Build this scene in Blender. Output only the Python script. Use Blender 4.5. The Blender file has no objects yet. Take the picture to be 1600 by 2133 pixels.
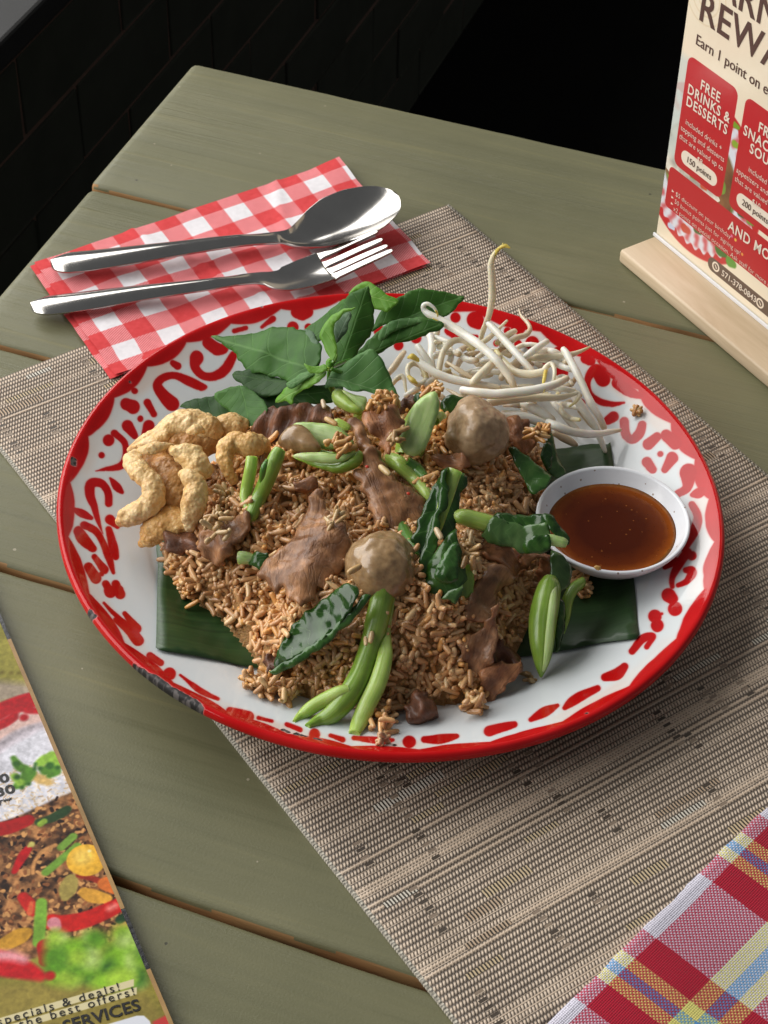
import bpy, math, random
import numpy as np
from mathutils import Vector, Matrix, noise
from mathutils.geometry import delaunay_2d_cdt
random.seed(7); RNG = np.random.default_rng(7)
SC = bpy.context.scene; COL = SC.collection
R = math.radians

# ------------------------------------------------------------------ camera
FPX = 4141.56; CX, CY = 800.0, 1066.5
CAM = np.array([0.21976, -0.61502, 0.64915])
c_r = np.array([0.93426435, 0.35614922, 0.0175457]); c_u = np.array([-0.25949174, 0.645312, 0.71849597]); c_f = np.array([-0.24456933, 0.67581814, -0.69530978])
cd = bpy.data.cameras.new('camera'); cam = bpy.data.objects.new('camera', cd); COL.objects.link(cam)
cd.sensor_fit = 'VERTICAL'; cd.sensor_height = 36; cd.lens = FPX / 2133 * 36
cd.clip_start = 0.05; cd.clip_end = 60
cd.dof.use_dof = True; cd.dof.focus_distance = 0.885; cd.dof.aperture_fstop = 48
cam.matrix_world = Matrix(((c_r[0], c_u[0], -c_f[0], CAM[0]), (c_r[1], c_u[1], -c_f[1], CAM[1]), (c_r[2], c_u[2], -c_f[2], CAM[2]), (0, 0, 0, 1)))
SC.camera = cam

# ------------------------------------------------------------------ light
w = bpy.data.worlds.new('World'); SC.world = w; w.use_nodes = True
bg = w.node_tree.nodes['Background']; bg.inputs[0].default_value = (0.92, 0.96, 1.0, 1); bg.inputs[1].default_value = 0.15
def area(name, loc, target, sx, sy, power, col):
    l = bpy.data.lights.new(name, 'AREA'); l.shape = 'RECTANGLE'; l.size = sx; l.size_y = sy; l.energy = power; l.color = col
    o = bpy.data.objects.new(name, l); COL.objects.link(o); o.location = loc
    o.rotation_euler = (Vector(target) - Vector(loc)).to_track_quat('-Z', 'Y').to_euler()
    return o
area('window_light', (-1.8, 0.1, 1.25), (0, 0.05, 0.05), 4.4, 1.8, 122, (1.0, 0.985, 0.955))
area('far_opening_light', (0.2, 3.2, 1.05), (0.1, 0.1, 0.1), 3.2, 1.1, 5.5, (1.0, 0.84, 0.62))
SC.view_settings.view_transform = 'Standard'; SC.view_settings.look = 'None'; SC.view_settings.exposure = 0; SC.view_settings.gamma = 1
SC.cycles.use_denoising = True; SC.cycles.max_bounces = 8; SC.cycles.transparent_max_bounces = 8
SC.cycles.sample_clamp_indirect = 6

# ------------------------------------------------------------------ helpers: geometry of the view used to measure the real place
def ray(px, py):
    px = np.asarray(px, float); py = np.asarray(py, float)
    return ((px - CX) / FPX)[..., None] * c_r - ((py - CY) / FPX)[..., None] * c_u + c_f
def P(px, py, z=0.0):
    d = ray(px, py); t = (np.asarray(z, float) - CAM[2]) / d[..., 2]
    return CAM + d * t[..., None]
def on_plane(px, py, A, n):
    d = ray(px, py); t = ((A - CAM) @ n) / (d @ n)
    return CAM + d * t[..., None]
def unit(v): return np.asarray(v, float) / np.linalg.norm(v)
def catmull(pts, closed=False, n=8):
    pts = np.asarray(pts, float); N = len(pts); out = []
    for i in range(N if closed else N - 1):
        if closed: a, b, c, d = pts[i - 1], pts[i], pts[(i + 1) % N], pts[(i + 2) % N]
        else: a, b, c, d = pts[max(i - 1, 0)], pts[i], pts[i + 1], pts[min(i + 2, N - 1)]
        for k in range(n):
            t = k / n
            out.append(.5 * ((2 * b) + (c - a) * t + (2 * a - 5 * b + 4 * c - d) * t * t + (3 * b - a - 3 * c + d) * t ** 3))
    if not closed: out.append(pts[-1])
    return np.array(out)
def inside(pts, poly):
    x, y = pts[..., 0], pts[..., 1]; r = np.zeros(x.shape, bool); j = len(poly) - 1
    for i in range(len(poly)):
        xi, yi = poly[i]; xj, yj = poly[j]
        c = ((yi > y) != (yj > y)) & (x < (xj - xi) * (y - yi) / (yj - yi + 1e-15) + xi); r ^= c; j = i
    return r
def seg_dist(pts, poly, closed=True):
    best = np.full(pts.shape[:-1], 1e9); n = len(poly)
    for i in range(n if closed else n - 1):
        a, b = poly[i], poly[(i + 1) % n]; ab = b - a
        t = np.clip(((pts - a) @ ab) / (ab @ ab + 1e-15), 0, 1)
        best = np.minimum(best, np.linalg.norm(pts - a - t[..., None] * ab, axis=-1))
    return best
def nz(p, s, o=3): return noise.fractal(Vector((p[0] * s, p[1] * s, p[2] * s)), 0.9, 2.1, o)

# ------------------------------------------------------------------ helpers: objects
def tag(o, label=None, cat=None, group=None, kind=None):
    if label: o['label'] = label
    if cat: o['category'] = cat
    if group: o['group'] = group
    if kind: o['kind'] = kind
    return o
def empty(name, loc, label=None, cat=None, group=None, rz=0):
    o = bpy.data.objects.new(name, None); o.empty_display_size = .01; COL.objects.link(o); o.location = loc; o.rotation_euler = (0, 0, rz)
    o['_loc'] = list(loc)
    return tag(o, label, cat, group)
def wloc(o):
    v = np.zeros(3)
    while o is not None:
        v += np.array(o.location); o = o.parent
    return v
def mk(name, verts, faces, mat, parent=None, smooth=True, uv=None, tint=None, local=False, mats=None, fmat=None):
    """one mesh object; verts in world space unless local; origin at its lowest middle or, as a part, at the parent's origin"""
    V = np.asarray(verts, float)
    if local: base = np.zeros(3)
    elif parent is not None: base = wloc(parent)
    else: base = np.array([V[:, 0].mean(), V[:, 1].mean(), V[:, 2].min()])
    me = bpy.data.meshes.new(name)
    me.from_pydata((V - base).tolist(), [], faces)
    for m in (mats or [mat]): me.materials.append(m)
    if fmat is not None: me.polygons.foreach_set('material_index', np.asarray(fmat, np.int32))
    if smooth: me.polygons.foreach_set('use_smooth', np.ones(len(me.polygons), bool))
    if uv is not None:
        l = me.uv_layers.new(name='UVMap'); idx = np.zeros(len(me.loops), np.int32); me.loops.foreach_get('vertex_index', idx)
        l.data.foreach_set('uv', np.asarray(uv, np.float32)[idx].ravel())
    if tint is not None:
        a = me.color_attributes.new('tint', 'FLOAT_COLOR', 'POINT'); t = np.asarray(tint, np.float32)
        if t.ndim == 1: t = np.c_[t, t, t, np.ones_like(t)]
        a.data.foreach_set('color', t.ravel())
    me.update()
    o = bpy.data.objects.new(name, me); COL.objects.link(o)
    if parent is not None: o.parent = parent
    else: o.location = base
    return o
def grid_faces(nu, nv, cu=False, cv=False, off=0):
    f = []
    for i in range(nu if cu else nu - 1):
        for j in range(nv if cv else nv - 1):
            a = i * nv + j; b = ((i + 1) % nu) * nv + j; c = ((i + 1) % nu) * nv + (j + 1) % nv; d = i * nv + (j + 1) % nv
            f.append((off + a, off + b, off + c, off + d))
    return f
def box(lo, hi, bev=0.0):
    """bevelled box in 3D: verts, faces"""
    import bmesh
    bm = bmesh.new(); bmesh.ops.create_cube(bm, size=1)
    lo = np.array(lo, float); hi = np.array(hi, float)
    for v in bm.verts: v.co = Vector(lo + (np.array(v.co) + .5) * (hi - lo))
    if bev: bmesh.ops.bevel(bm, geom=bm.edges[:], offset=bev, segments=2, affect='EDGES', profile=.5)
    bm.verts.index_update(); V = [tuple(v.co) for v in bm.verts]; F = [tuple(v.index for v in f.verts) for f in bm.faces]; bm.free()
    return V, F

# ------------------------------------------------------------------ helpers: materials
def srgb(r, g, b, k=1.0):
    def f(c):
        c /= 255; return c / 12.92 if c <= .04045 else ((c + .055) / 1.055) ** 2.4
    return (f(r) * k, f(g) * k, f(b) * k, 1)
def newmat(name):
    m = bpy.data.materials.new(name); m.use_nodes = True; nt = m.node_tree
    return m, nt, nt.nodes['Principled BSDF']
def N(nt, t, **kw):
    n = nt.nodes.new(t)
    for k, v in kw.items():
        if k.startswith('i_'):
            s = n.inputs[int(k[2:])] if k[2:].isdigit() else n.inputs[k[2:].replace('_', ' ')]
            s.default_value = v
        else: setattr(n, k, v)
    return n
def ramp(nt, stops):
    n = nt.nodes.new('ShaderNodeValToRGB'); e = n.color_ramp.elements
    while len(e) < len(stops): e.new(.5)
    for i, (p, c) in enumerate(stops): e[i].position = p; e[i].color = c if len(c) == 4 else (*c, 1)
    return n
def mathn(nt, op, a, b=None, c=None):
    n = nt.nodes.new('ShaderNodeMath'); n.operation = op
    for i, v in enumerate((a, b, c)):
        if v is None: continue
        if isinstance(v, (int, float)): n.inputs[i].default_value = v
        else: nt.links.new(v, n.inputs[i])
    return n.outputs[0]
def mixc(nt, f, a, b, t='MIX'):
    n = nt.nodes.new('ShaderNodeMix'); n.data_type = 'RGBA'; n.blend_type = t
    for s, v in ((n.inputs[0], f), (n.inputs[6], a), (n.inputs[7], b)):
        if hasattr(v, 'links'): nt.links.new(v, s)
        else: s.default_value = v
    return n.outputs[2]
def coords(nt, which='Object', scale=(1, 1, 1), rot=(0, 0, 0), loc=(0, 0, 0)):
    tc = nt.nodes.new('ShaderNodeTexCoord'); mp = nt.nodes.new('ShaderNodeMapping')
    mp.inputs[1].default_value = loc; mp.inputs[2].default_value = rot; mp.inputs[3].default_value = scale
    nt.links.new(tc.outputs[which], mp.inputs[0]); return mp.outputs[0]
def bumpn(nt, bs, h, strength, dist, prev=None):
    b = nt.nodes.new('ShaderNodeBump'); b.inputs['Strength'].default_value = strength; b.inputs['Distance'].default_value = dist
    nt.links.new(h, b.inputs['Height'])
    if prev is not None: nt.links.new(prev, b.inputs['Normal'])
    nt.links.new(b.outputs[0], bs.inputs['Normal']); return b.outputs[0]
def mat(name, stops, scale=120, detail=6, rough=.5, bump=.3, bdist=.0008, bscale=None, coat=0, crough=.1, sss=0, sssr=(.004, .002, .001), spec=.5, coord='Object', stretch=(1, 1, 1), rvar=0, dist=0, metal=0, tint=False, trans=0):
    m, nt, bs = newmat(name); L = nt.links.new
    v = coords(nt, coord, stretch)
    n = N(nt, 'ShaderNodeTexNoise'); n.inputs['Scale'].default_value = scale; n.inputs['Detail'].default_value = detail; n.inputs['Roughness'].default_value = .62; n.inputs['Distortion'].default_value = dist
    L(v, n.inputs['Vector'])
    r = ramp(nt, stops); L(n.outputs[0], r.inputs[0]); col = r.outputs[0]
    if tint:
        a = N(nt, 'ShaderNodeVertexColor', layer_name='tint'); col = mixc(nt, 1.0, col, a.outputs[0], 'MULTIPLY')
    L(col, bs.inputs['Base Color'])
    bs.inputs['Roughness'].default_value = rough; bs.inputs['Specular IOR Level'].default_value = spec
    if rvar:
        L(mathn(nt, 'MULTIPLY_ADD', n.outputs[0], rvar, rough - rvar / 2), bs.inputs['Roughness'])
    bs.inputs['Coat Weight'].default_value = coat; bs.inputs['Coat Roughness'].default_value = crough; bs.inputs['Metallic'].default_value = metal
    if sss:
        bs.inputs['Subsurface Weight'].default_value = sss; bs.inputs['Subsurface Radius'].default_value = sssr; bs.inputs['Subsurface Scale'].default_value = 1.0
    if trans: bs.inputs['Transmission Weight'].default_value = trans
    if bump:
        n2 = N(nt, 'ShaderNodeTexNoise'); n2.inputs['Scale'].default_value = bscale or scale * 1.7; n2.inputs['Detail'].default_value = 5; n2.inputs['Roughness'].default_value = .6
        L(v, n2.inputs['Vector']); bumpn(nt, bs, n2.outputs[0], bump, bdist)
    return m
def image_from(name, arr, noncolor=False):
    h, w_ = arr.shape[:2]
    a = np.ones((h, w_, 4), np.float32); a[..., :arr.shape[2]] = arr
    im = bpy.data.images.new(name, w_, h, alpha=True, float_buffer=False)
    if noncolor: im.colorspace_settings.name = 'Non-Color'
    im.alpha_mode = 'CHANNEL_PACKED'
    im.pixels.foreach_set(np.ascontiguousarray(a).ravel()); im.update(); im.pack(); return im
def imgnode(nt, im, uv):
    n = nt.nodes.new('ShaderNodeTexImage'); n.image = im; n.extension = 'EXTEND'; nt.links.new(uv, n.inputs[0]); return n
def blur(a, s):
    k = int(max(1, round(s * 3))); x = np.arange(-k, k + 1); g = np.exp(-x * x / (2 * s * s)); g /= g.sum()
    for ax in (0, 1):
        p = [(0, 0)] * a.ndim; p[ax] = (k, k); b = np.pad(a, p, 'edge'); o = np.zeros_like(a)
        for i, wgt in enumerate(g):
            sl = [slice(None)] * a.ndim; sl[ax] = slice(i, i + a.shape[ax]); o += wgt * b[tuple(sl)]
        a = o
    return a
class Print:
    """flat print painted in the sheet's own plane: rows run up (v), columns run along (u); colours in sRGB 0..1"""
    def __init__(s, wm, hm, ppm, base, to):
        s.ppm = ppm; s.w = int(wm * ppm); s.h = int(hm * ppm); s.a = np.zeros((s.h, s.w, 3), np.float32) + np.array(base, np.float32) / 255; s.to = to
    def xy(s, pts): return s.to(np.asarray(pts, float)[:, 0], np.asarray(pts, float)[:, 1]) * s.ppm
    def win(s, q, pad):
        x0, y0 = np.maximum(np.floor(q.min(0) - pad), 0).astype(int); x1, y1 = np.ceil(q.max(0) + pad).astype(int)
        x1 = min(x1, s.w); y1 = min(y1, s.h)
        if x1 <= x0 or y1 <= y0: return None
        g = np.stack(np.meshgrid(np.arange(x0, x1) + .5, np.arange(y0, y1) + .5), -1); return x0, y0, x1, y1, g
    def put(s, wn, m, col):
        x0, y0, x1, y1, g = wn; m = m[..., None]
        c = np.array(col, np.float32) / 255 if not isinstance(col, np.ndarray) else col
        s.a[y0:y1, x0:x1] = s.a[y0:y1, x0:x1] * (1 - m) + c * m
    def poly(s, pts, col, soft=1.0, raw=False, smooth=False):
        q = np.asarray(pts, float) * s.ppm if raw else s.xy(pts)
        if smooth: q = catmull(q, True, 5)
        wn = s.win(q, soft * 2 + 2)
        if wn is None: return
        d = seg_dist(wn[4], q); d = np.where(inside(wn[4], q), d, -d); s.put(wn, np.clip(d / soft + .5, 0, 1), col)
    def stroke(s, pts, col, soft=1.0):
        p = np.asarray(pts, float); q = s.xy(p[:, :2]); sc = s.ppm * PXM
        if len(q) == 1: q = np.r_[q, q + .01]; p = np.r_[p, p]
        qq = catmull(np.c_[q, p[:, 2] * sc], False, 7); wn = s.win(qq[:, :2], qq[:, 2].max() + soft * 2 + 2)
        if wn is None: return
        d = np.full(wn[4].shape[:2], -1e9)
        for x, y, r in qq: d = np.maximum(d, r - np.hypot(wn[4][..., 0] - x, wn[4][..., 1] - y))
        s.put(wn, np.clip(d / soft + .5, 0, 1), col)
PXM = 0.000225
def fbm2(h, w_, cell, seed, octv=4):
    rg = np.random.default_rng(seed); out = np.zeros((h, w_)); amp = 1; tot = 0
    for o in range(octv):
        gh, gw = int(h / cell) + 3, int(w_ / cell) + 3; g = rg.random((gh, gw))
        y = np.linspace(0, gh - 2.001, h); x = np.linspace(0, gw - 2.001, w_); yi = y.astype(int); xi = x.astype(int); fy = (y - yi)[:, None]; fx = (x - xi)[None]
        fy = fy * fy * (3 - 2 * fy); fx = fx * fx * (3 - 2 * fx)
        a = g[yi][:, xi]; b = g[yi][:, xi + 1]; c = g[yi + 1][:, xi]; d = g[yi + 1][:, xi + 1]
        out += amp * ((a * (1 - fx) + b * fx) * (1 - fy) + (c * (1 - fx) + d * fx) * fy); tot += amp; amp *= .5; cell = max(1.5, cell / 2)
    return out / tot

# ================================================================== SETTING
FLOOR_Z = -0.75
def dull(m_): m_.node_tree.nodes['Principled BSDF'].inputs['Specular IOR Level'].default_value = .05; return m_
dark_floor = dull(mat('dark_floor_tile', [(.3, (.002, .002, .002)), (.7, (.004, .004, .0038))], 6, rough=.9, bump=.15, bdist=.002))
V, F = box((-8, -6, FLOOR_Z - .1), (8, 8, FLOOR_Z)); tag(mk('floor', V, F, dark_floor, smooth=False), kind='structure')

# low dark brick wall beside the table end, with its ledge and the paving beyond
brick_m = dull(mat('dark_painted_brick', [(.3, (.030, .032, .025)), (.7, (.042, .044, .035))], 12, rough=.85, bump=.15, bdist=.002))
mortar_m = mat('brown_mortar', [(.3, (.075, .04, .028)), (.7, (.11, .058, .04))], 60, rough=.95)
cap_m = mat('black_ledge', [(.3, (.004, .004, .004)), (.7, (.008, .008, .008))], 20, rough=.6)
grey_m = mat('grey_paving_stone', [(.3, (.13, .13, .135)), (.7, (.24, .24, .245))], 60, rough=.85, bump=.5, bdist=.003)
WX = -0.505
wall = empty('low_brick_wall', (WX, 0.9, FLOOR_Z), 'low wall of dark painted bricks below and beyond the table end', 'wall')
V, F = box((WX - .16, -1.0, FLOOR_Z), (WX - .0016, 4.4, -.16)); mk('mortar_core', V, F, mortar_m, wall, smooth=False)
V, F = box((WX - .165, -1.0, -.1595), (WX + .004, 4.4, -.135), .003); mk('coping', V, F, cap_m, wall, smooth=False)
bw, bh = 0.172, 0.0735; brick_mesh = {}
tops = -.163
nb = 0
for row in range(9):
    z1 = tops - row * bh; off = (row % 2) * bw / 2
    for k in range(-1, 26):
        y0 = .0 + off + k * bw + .02
        if y0 > 4.2: continue
        key = (row * 7 + k) % 4
        if key not in brick_mesh:
            v, f = box((-.05, .0022, -bh + .0022), (0, bw - .0022, -.0022), .0012)
            brick_mesh[key] = mk('brick', [(WX + a + random.uniform(-.001, .001), y0 + b, z1 + c) for a, b, c in v], f, brick_m, wall, smooth=False); brick_mesh[key]['o'] = [y0, z1]
        else:
            s = brick_mesh[key]; o = s.copy(); COL.objects.link(o); o.parent = wall
            o.location = (random.uniform(-.0015, .0015), y0 - s['o'][0], z1 - s['o'][1])
        nb += 1
V, F = box((-6, -3, FLOOR_Z), (WX - .17, 5, -.138)); tag(mk('pavement', V, F, grey_m, smooth=False), kind='structure')

# ------------------------------------------------------------------ table
def paint_material():
    m, nt, bs = newmat('olive_painted_wood'); L = nt.links.new
    v = coords(nt, 'Object'); oi = N(nt, 'ShaderNodeObjectInfo')
    off = N(nt, 'ShaderNodeVectorMath', operation='ADD'); L(v, off.inputs[0])
    cmb = N(nt, 'ShaderNodeCombineXYZ'); L(mathn(nt, 'MULTIPLY', oi.outputs['Random'], 7.0), cmb.inputs[0]); L(mathn(nt, 'MULTIPLY', oi.outputs['Random'], 3.0), cmb.inputs[1]); L(cmb.outputs[0], off.inputs[1])
    mp = N(nt, 'ShaderNodeMapping'); mp.inputs[3].default_value = (5, 150, 150); L(off.outputs[0], mp.inputs[0])
    gr = N(nt, 'ShaderNodeTexNoise', i_Scale=1.0, i_Detail=8.0, i_Roughness=.65, i_Distortion=.6); L(mp.outputs[0], gr.inputs['Vector'])
    big = N(nt, 'ShaderNodeTexNoise', i_Scale=9.0, i_Detail=5.0, i_Roughness=.55); L(off.outputs[0], big.inputs['Vector'])
    mp3 = N(nt, 'ShaderNodeMapping'); mp3.inputs[3].default_value = (1.2, 14, 14); L(off.outputs[0], mp3.inputs[0])
    zone = N(nt, 'ShaderNodeTexNoise', i_Scale=1.0, i_Detail=2.0); L(mp3.outputs[0], zone.inputs['Vector'])
    fine = N(nt, 'ShaderNodeTexNoise', i_Scale=900.0, i_Detail=3.0); L(v, fine.inputs['Vector'])
    c1 = ramp(nt, [(.3, (.132, .130, .068)), (.55, (.158, .153, .082)), (.75, (.182, .174, .097))]); L(big.outputs[0], c1.inputs[0])
    c2 = ramp(nt, [(.30, (.80, .81, .79)), (.44, (.95, .95, .95)), (.60, (1.03, 1.02, 1.0)), (.72, (1.25, 1.19, 1.06))]); L(gr.outputs[0], c2.inputs[0])
    col = mixc(nt, .8, c1.outputs[0], c2.outputs[0], 'MULTIPLY')
    # pale nicks and dark pin holes scattered in the paint
    vo = N(nt, 'ShaderNodeTexVoronoi', i_Scale=55.0); L(off.outputs[0], vo.inputs['Vector'])
    wn = N(nt, 'ShaderNodeTexNoise', i_Scale=300.0, i_Detail=2.0); L(v, wn.inputs['Vector'])
    sp = mathn(nt, 'ADD', vo.outputs['Distance'], mathn(nt, 'MULTIPLY', wn.outputs[0], .08))
    nick = mathn(nt, 'LESS_THAN', sp, .085); keep = mathn(nt, 'GREATER_THAN', N(nt, 'ShaderNodeSeparateColor').outputs[0], 2.0)
    sc = nt.nodes[-1] if False else N(nt, 'ShaderNodeSeparateColor'); L(vo.outputs['Color'], sc.inputs[0])
    pale = mathn(nt, 'MULTIPLY', nick, mathn(nt, 'GREATER_THAN', sc.outputs[0], .66)); darkp = mathn(nt, 'MULTIPLY', nick, mathn(nt, 'LESS_THAN', sc.outputs[0], .16))
    col = mixc(nt, mathn(nt, 'MULTIPLY', pale, .6), col, (.42, .37, .27, 1)); col = mixc(nt, mathn(nt, 'MULTIPLY', darkp, .8), col, (.03, .028, .02, 1))
    L(col, bs.inputs['Base Color'])
    L(mathn(nt, 'MULTIPLY_ADD', gr.outputs[0], .3, .29), bs.inputs['Roughness']); bs.inputs['Specular IOR Level'].default_value = .36
    gz = mathn(nt, 'MULTIPLY', gr.outputs[0], mathn(nt, 'MULTIPLY_ADD', zone.outputs[0], 2.4, -.55))
    b1 = bumpn(nt, bs, gz, .75, .0016); b2 = bumpn(nt, bs, fine.outputs[0], .25, .0003, b1)
    # one knot, its rings standing up under the paint
    kp = P(1105, 470, 0); mk_ = N(nt, 'ShaderNodeMapping'); mk_.inputs[1].default_value = (-kp[0] * 26, -kp[1] * 62, 0); mk_.inputs[3].default_value = (26, 62, 0.001); L(v, mk_.inputs[0])
    ln = N(nt, 'ShaderNodeVectorMath', operation='LENGTH'); L(mk_.outputs[0], ln.inputs[0]); dl = mathn(nt, 'ADD', ln.outputs['Value'], mathn(nt, 'MULTIPLY', wn.outputs[0], .25))
    ring = mathn(nt, 'MULTIPLY', mathn(nt, 'SINE', mathn(nt, 'MULTIPLY', dl, 11.0)), mathn(nt, 'POWER', 2.718, mathn(nt, 'MULTIPLY', mathn(nt, 'MULTIPLY', dl, dl), -2.2)))
    bumpn(nt, bs, ring, .4, .0007, b2)
    return m
paint = paint_material()
rawwood = mat('raw_wood', [(.3, (.20, .10, .036)), (.6, (.36, .195, .075)), (.8, (.52, .32, .15))], 1.0, stretch=(20, 200, 200), rough=.8, bump=.5)
table = empty('plank_table', (0.3, 0.0, FLOOR_Z), 'olive green painted plank table with brown wood showing in the gaps', 'table')
def plank(y0, y1, x0, x1, seed):
    T = .038; r = .0030; xs = np.r_[x0, x0 + .0008, x0 + .0022, x0 + .005, np.linspace(x0 + .012, x1, 150)]
    ins = np.r_[.0024, .0011, .0003, np.zeros(len(xs) - 3)]
    prof = []
    for a in np.linspace(0, np.pi / 2, 4): prof.append((0, r - r * np.sin(a), -r + r * np.cos(a), 0))   # far top corner, walked outwards
    rows = []; fm = []
    k = 4
    for i, x in enumerate(xs):
        wob0 = .0007 * noise.noise(Vector((x * 9, seed, 1))) + .0004 * noise.noise(Vector((x * 50, seed, 2))); wob1 = .0007 * noise.noise(Vector((x * 9, seed, 5))) + .0004 * noise.noise(Vector((x * 50, seed, 6)))
        a0, a1 = y0 + wob0 + ins[i], y1 + wob1 - ins[i]; zt = -ins[i]
        ang = np.linspace(0, np.pi / 2, 4)
        sec = [(a0 + .0015, -T)] + [(a0, -.012 + .004 * noise.noise(Vector((x * 60, seed, 9))))] + [(a0 + r - r * np.cos(t), zt - r + r * np.sin(t)) for t in ang] + [(a0 + (a1 - a0) * q, zt) for q in (.25, .5, .75)] + [(a1 - r + r * np.sin(t), zt - r + r * np.cos(t)) for t in ang] + [(a1, -.012), (a1, -T)]
        rows.append([(x, y, z) for y, z in sec])
    n = len(rows[0]); Vv = [p for rw in rows for p in rw]; Ff = grid_faces(len(xs), n, False, True)
    for fi in range(len(Ff)):
        j = fi % n; fm.append(1 if j in (0, 1, n - 2, n - 1) else (1 if j in (2, 3, n - 3, n - 4) and noise.noise(Vector((fi // n * .35, seed, j * 1.3))) > (-.25 if j in (2, n - 3) else .3) else 0))
    Ff.append(tuple(range(n))); fm.append(0); Ff.append(tuple(reversed(range((len(xs) - 1) * n, len(xs) * n)))); fm.append(0)
    o = mk('plank', Vv, Ff, None, table, mats=[paint, rawwood], fmat=fm)
    return o
YS = [(.2026, .3415, -.2575), (.0588, .1996, -.2555), (-.0808, .0558, -.2545), (-.2158, -.0838, -.2560), (-.352, -.2192, -.2550)]
for i, (a, b, x0) in enumerate(YS): plank(a, b, x0, 1.05, i * 3.1 + 1)
for x in (-.17, .96):
    for y in (-.27, .27):
        V, F = box((x - .035, y - .035, FLOOR_Z), (x + .035, y + .035, -.0385), .003); mk('leg', V, F, paint, table, smooth=False)
for x in (-.17, .96):
    V, F = box((x - .02, -.234, -.12), (x + .02, .234, -.0385), .002); mk('rail', V, F, paint, table, smooth=False)

# ------------------------------------------------------------------ woven placemat
mA = np.array([-.2345, .0131]); e_w = unit([.1721, .2458]); e_l = np.array([e_w[1], -e_w[0]]); mW, mL = .300, .447
def mat_image():
    k = 6600; h, w_ = int(mW * k), int(mL * k)                    # rows: along the ribs (e_w), columns: across the ribs (e_l)
    b = (np.arange(w_) + .5)[None] / k * 1000; a = (np.arange(h) + .5)[:, None] / k * 1000
    rg = np.random.default_rng(3); p, q = 1.53, 2.75
    a2 = a + .18 * (fbm2(h, w_, 400, 1, 2) - .5) * 2 + .04 * np.sin(b * 2.2); b2 = b + .25 * (fbm2(h, w_, 300, 2, 2) - .5)
    ti = np.floor(a2 / p).astype(int); ta = a2 / p - ti; rj = np.floor(b2 / q).astype(int); rb = b2 / q - rj
    nr, ntd = int(mL * 1000 / q) + 3, int(mW * 1000 / p) + 3
    phase = rg.integers(0, 2, nr); phase = np.cumsum(np.where(rg.random(nr) < .75, 1, 0)) % 2; solid = rg.random(nr) < .13
    over = .5 + .5 * np.cos(2 * np.pi * (rb - .5)) * 1.0
    st = ((ti + phase[np.clip(rj, 0, nr - 1)]) % 2)
    thr = np.sin(np.pi * ta) ** .6
    slant = np.sin(np.pi * np.mod(ta + .55 * (rb - .5), 1)) ** .7
    hgt = slant * (.52 + .48 * over) * np.where(st == 0, 1.0, .86)
    cord = np.exp(-((rb - .02) / .16) ** 2) + np.exp(-((rb - .98) / .16) ** 2)
    sol = solid[np.clip(rj, 0, nr - 1)] * np.exp(-((rb - .5) / .27) ** 2)
    rib = rg.random(nr)[np.clip(rj, 0, nr - 1)]; hgt = hgt * (.90 + .24 * rib) * (1 - .42 * np.clip(cord, 0, 1) * (rib < .8)); hgt = np.where(rib >= .8, np.maximum(hgt, .74 * cord), hgt); hgt = np.maximum(hgt, .88 * sol)
    light = np.array([206, 186, 164.]); tan = np.array([188, 166, 143.]); dark = np.array([78, 67, 57.])
    tone = (rg.random(ntd) - .5)[np.clip(ti, 0, ntd - 1)] * 14
    col = dark + (light + tone[..., None] - dark) * np.clip((hgt - .16) / .52, 0, 1)[..., None]
    fcord = np.clip(np.maximum(cord * .5, sol), 0, 1)[..., None] * np.clip((hgt - .3) / .4, 0, 1)[..., None]; col = col * (1 - .65 * fcord) + tan * .65 * fcord
    def region(a0, a1, b0, b1): return slice(max(0, int(a0 / 1000 * k)), int(a1 / 1000 * k)), slice(max(0, int(b0 / 1000 * k)), int(b1 / 1000 * k))
    # floats: long parallel threads over dark, white or straw coloured
    for n in range(120):
        j = rg.integers(2, nr - 5); a0 = rg.integers(0, ntd - 30) * p; ln = rg.integers(8, 24) * p; wd = q * rg.choice([1, 1.0, 1.5]); kind = rg.random()
        s = region(a0, a0 + ln, j * q, j * q + wd); f = np.clip((np.sin(np.pi * (a2[s] / p - np.floor(a2[s] / p))) - .38) / .4, 0, 1)
        hgt[s] = .15 + .8 * f; cc = np.array([222, 221, 214.]) if kind < .3 else (np.array([204, 189, 162.]) if kind < .85 else np.array([190, 172, 154.]))
        col[s] = np.array([50, 43, 34.]) + (cc - 50) * f[..., None]
    # ladders: small square floats stepping down the mat
    for n in range(120):
        a0 = rg.integers(2, ntd - 6) * p; b0 = rg.integers(1, nr - 12) * q
        for m_ in range(rg.integers(3, 8)):
            bb = b0 + m_ * q * 1.35; s = region(a0, a0 + 2.4 * p, bb, bb + q * .5)
            col[s] = np.array([72, 62, 52.]) if rg.random() < .35 else np.array([138, 121, 104.]); hgt[s] = .1
            s = region(a0, a0 + 2.4 * p, bb + q * .5, bb + q * .64); col[s] = (188, 170, 150); hgt[s] = .9
            a0 += rg.choice([-1, 0, 0, 0]) * p * .5
    col *= (.93 + .14 * fbm2(h, w_, 500, 5, 3))[..., None]
    ed = 1.6; m_ = (a < ed) | (a > mW * 1000 - ed); col = np.where(m_[..., None], np.array([190, 182, 165.]) * (.5 + .5 * np.abs(np.sin(b * 2.1)))[..., None], col)
    c = np.clip(col, 0, 255).astype(np.float32) / 255
    return image_from('placemat_weave', np.dstack([c, hgt.astype(np.float32)]))
mim = mat_image()
m, nt, bs = newmat('woven_vinyl'); uvn = N(nt, 'ShaderNodeUVMap', uv_map='UVMap'); im = imgnode(nt, mim, uvn.outputs[0])
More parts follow.
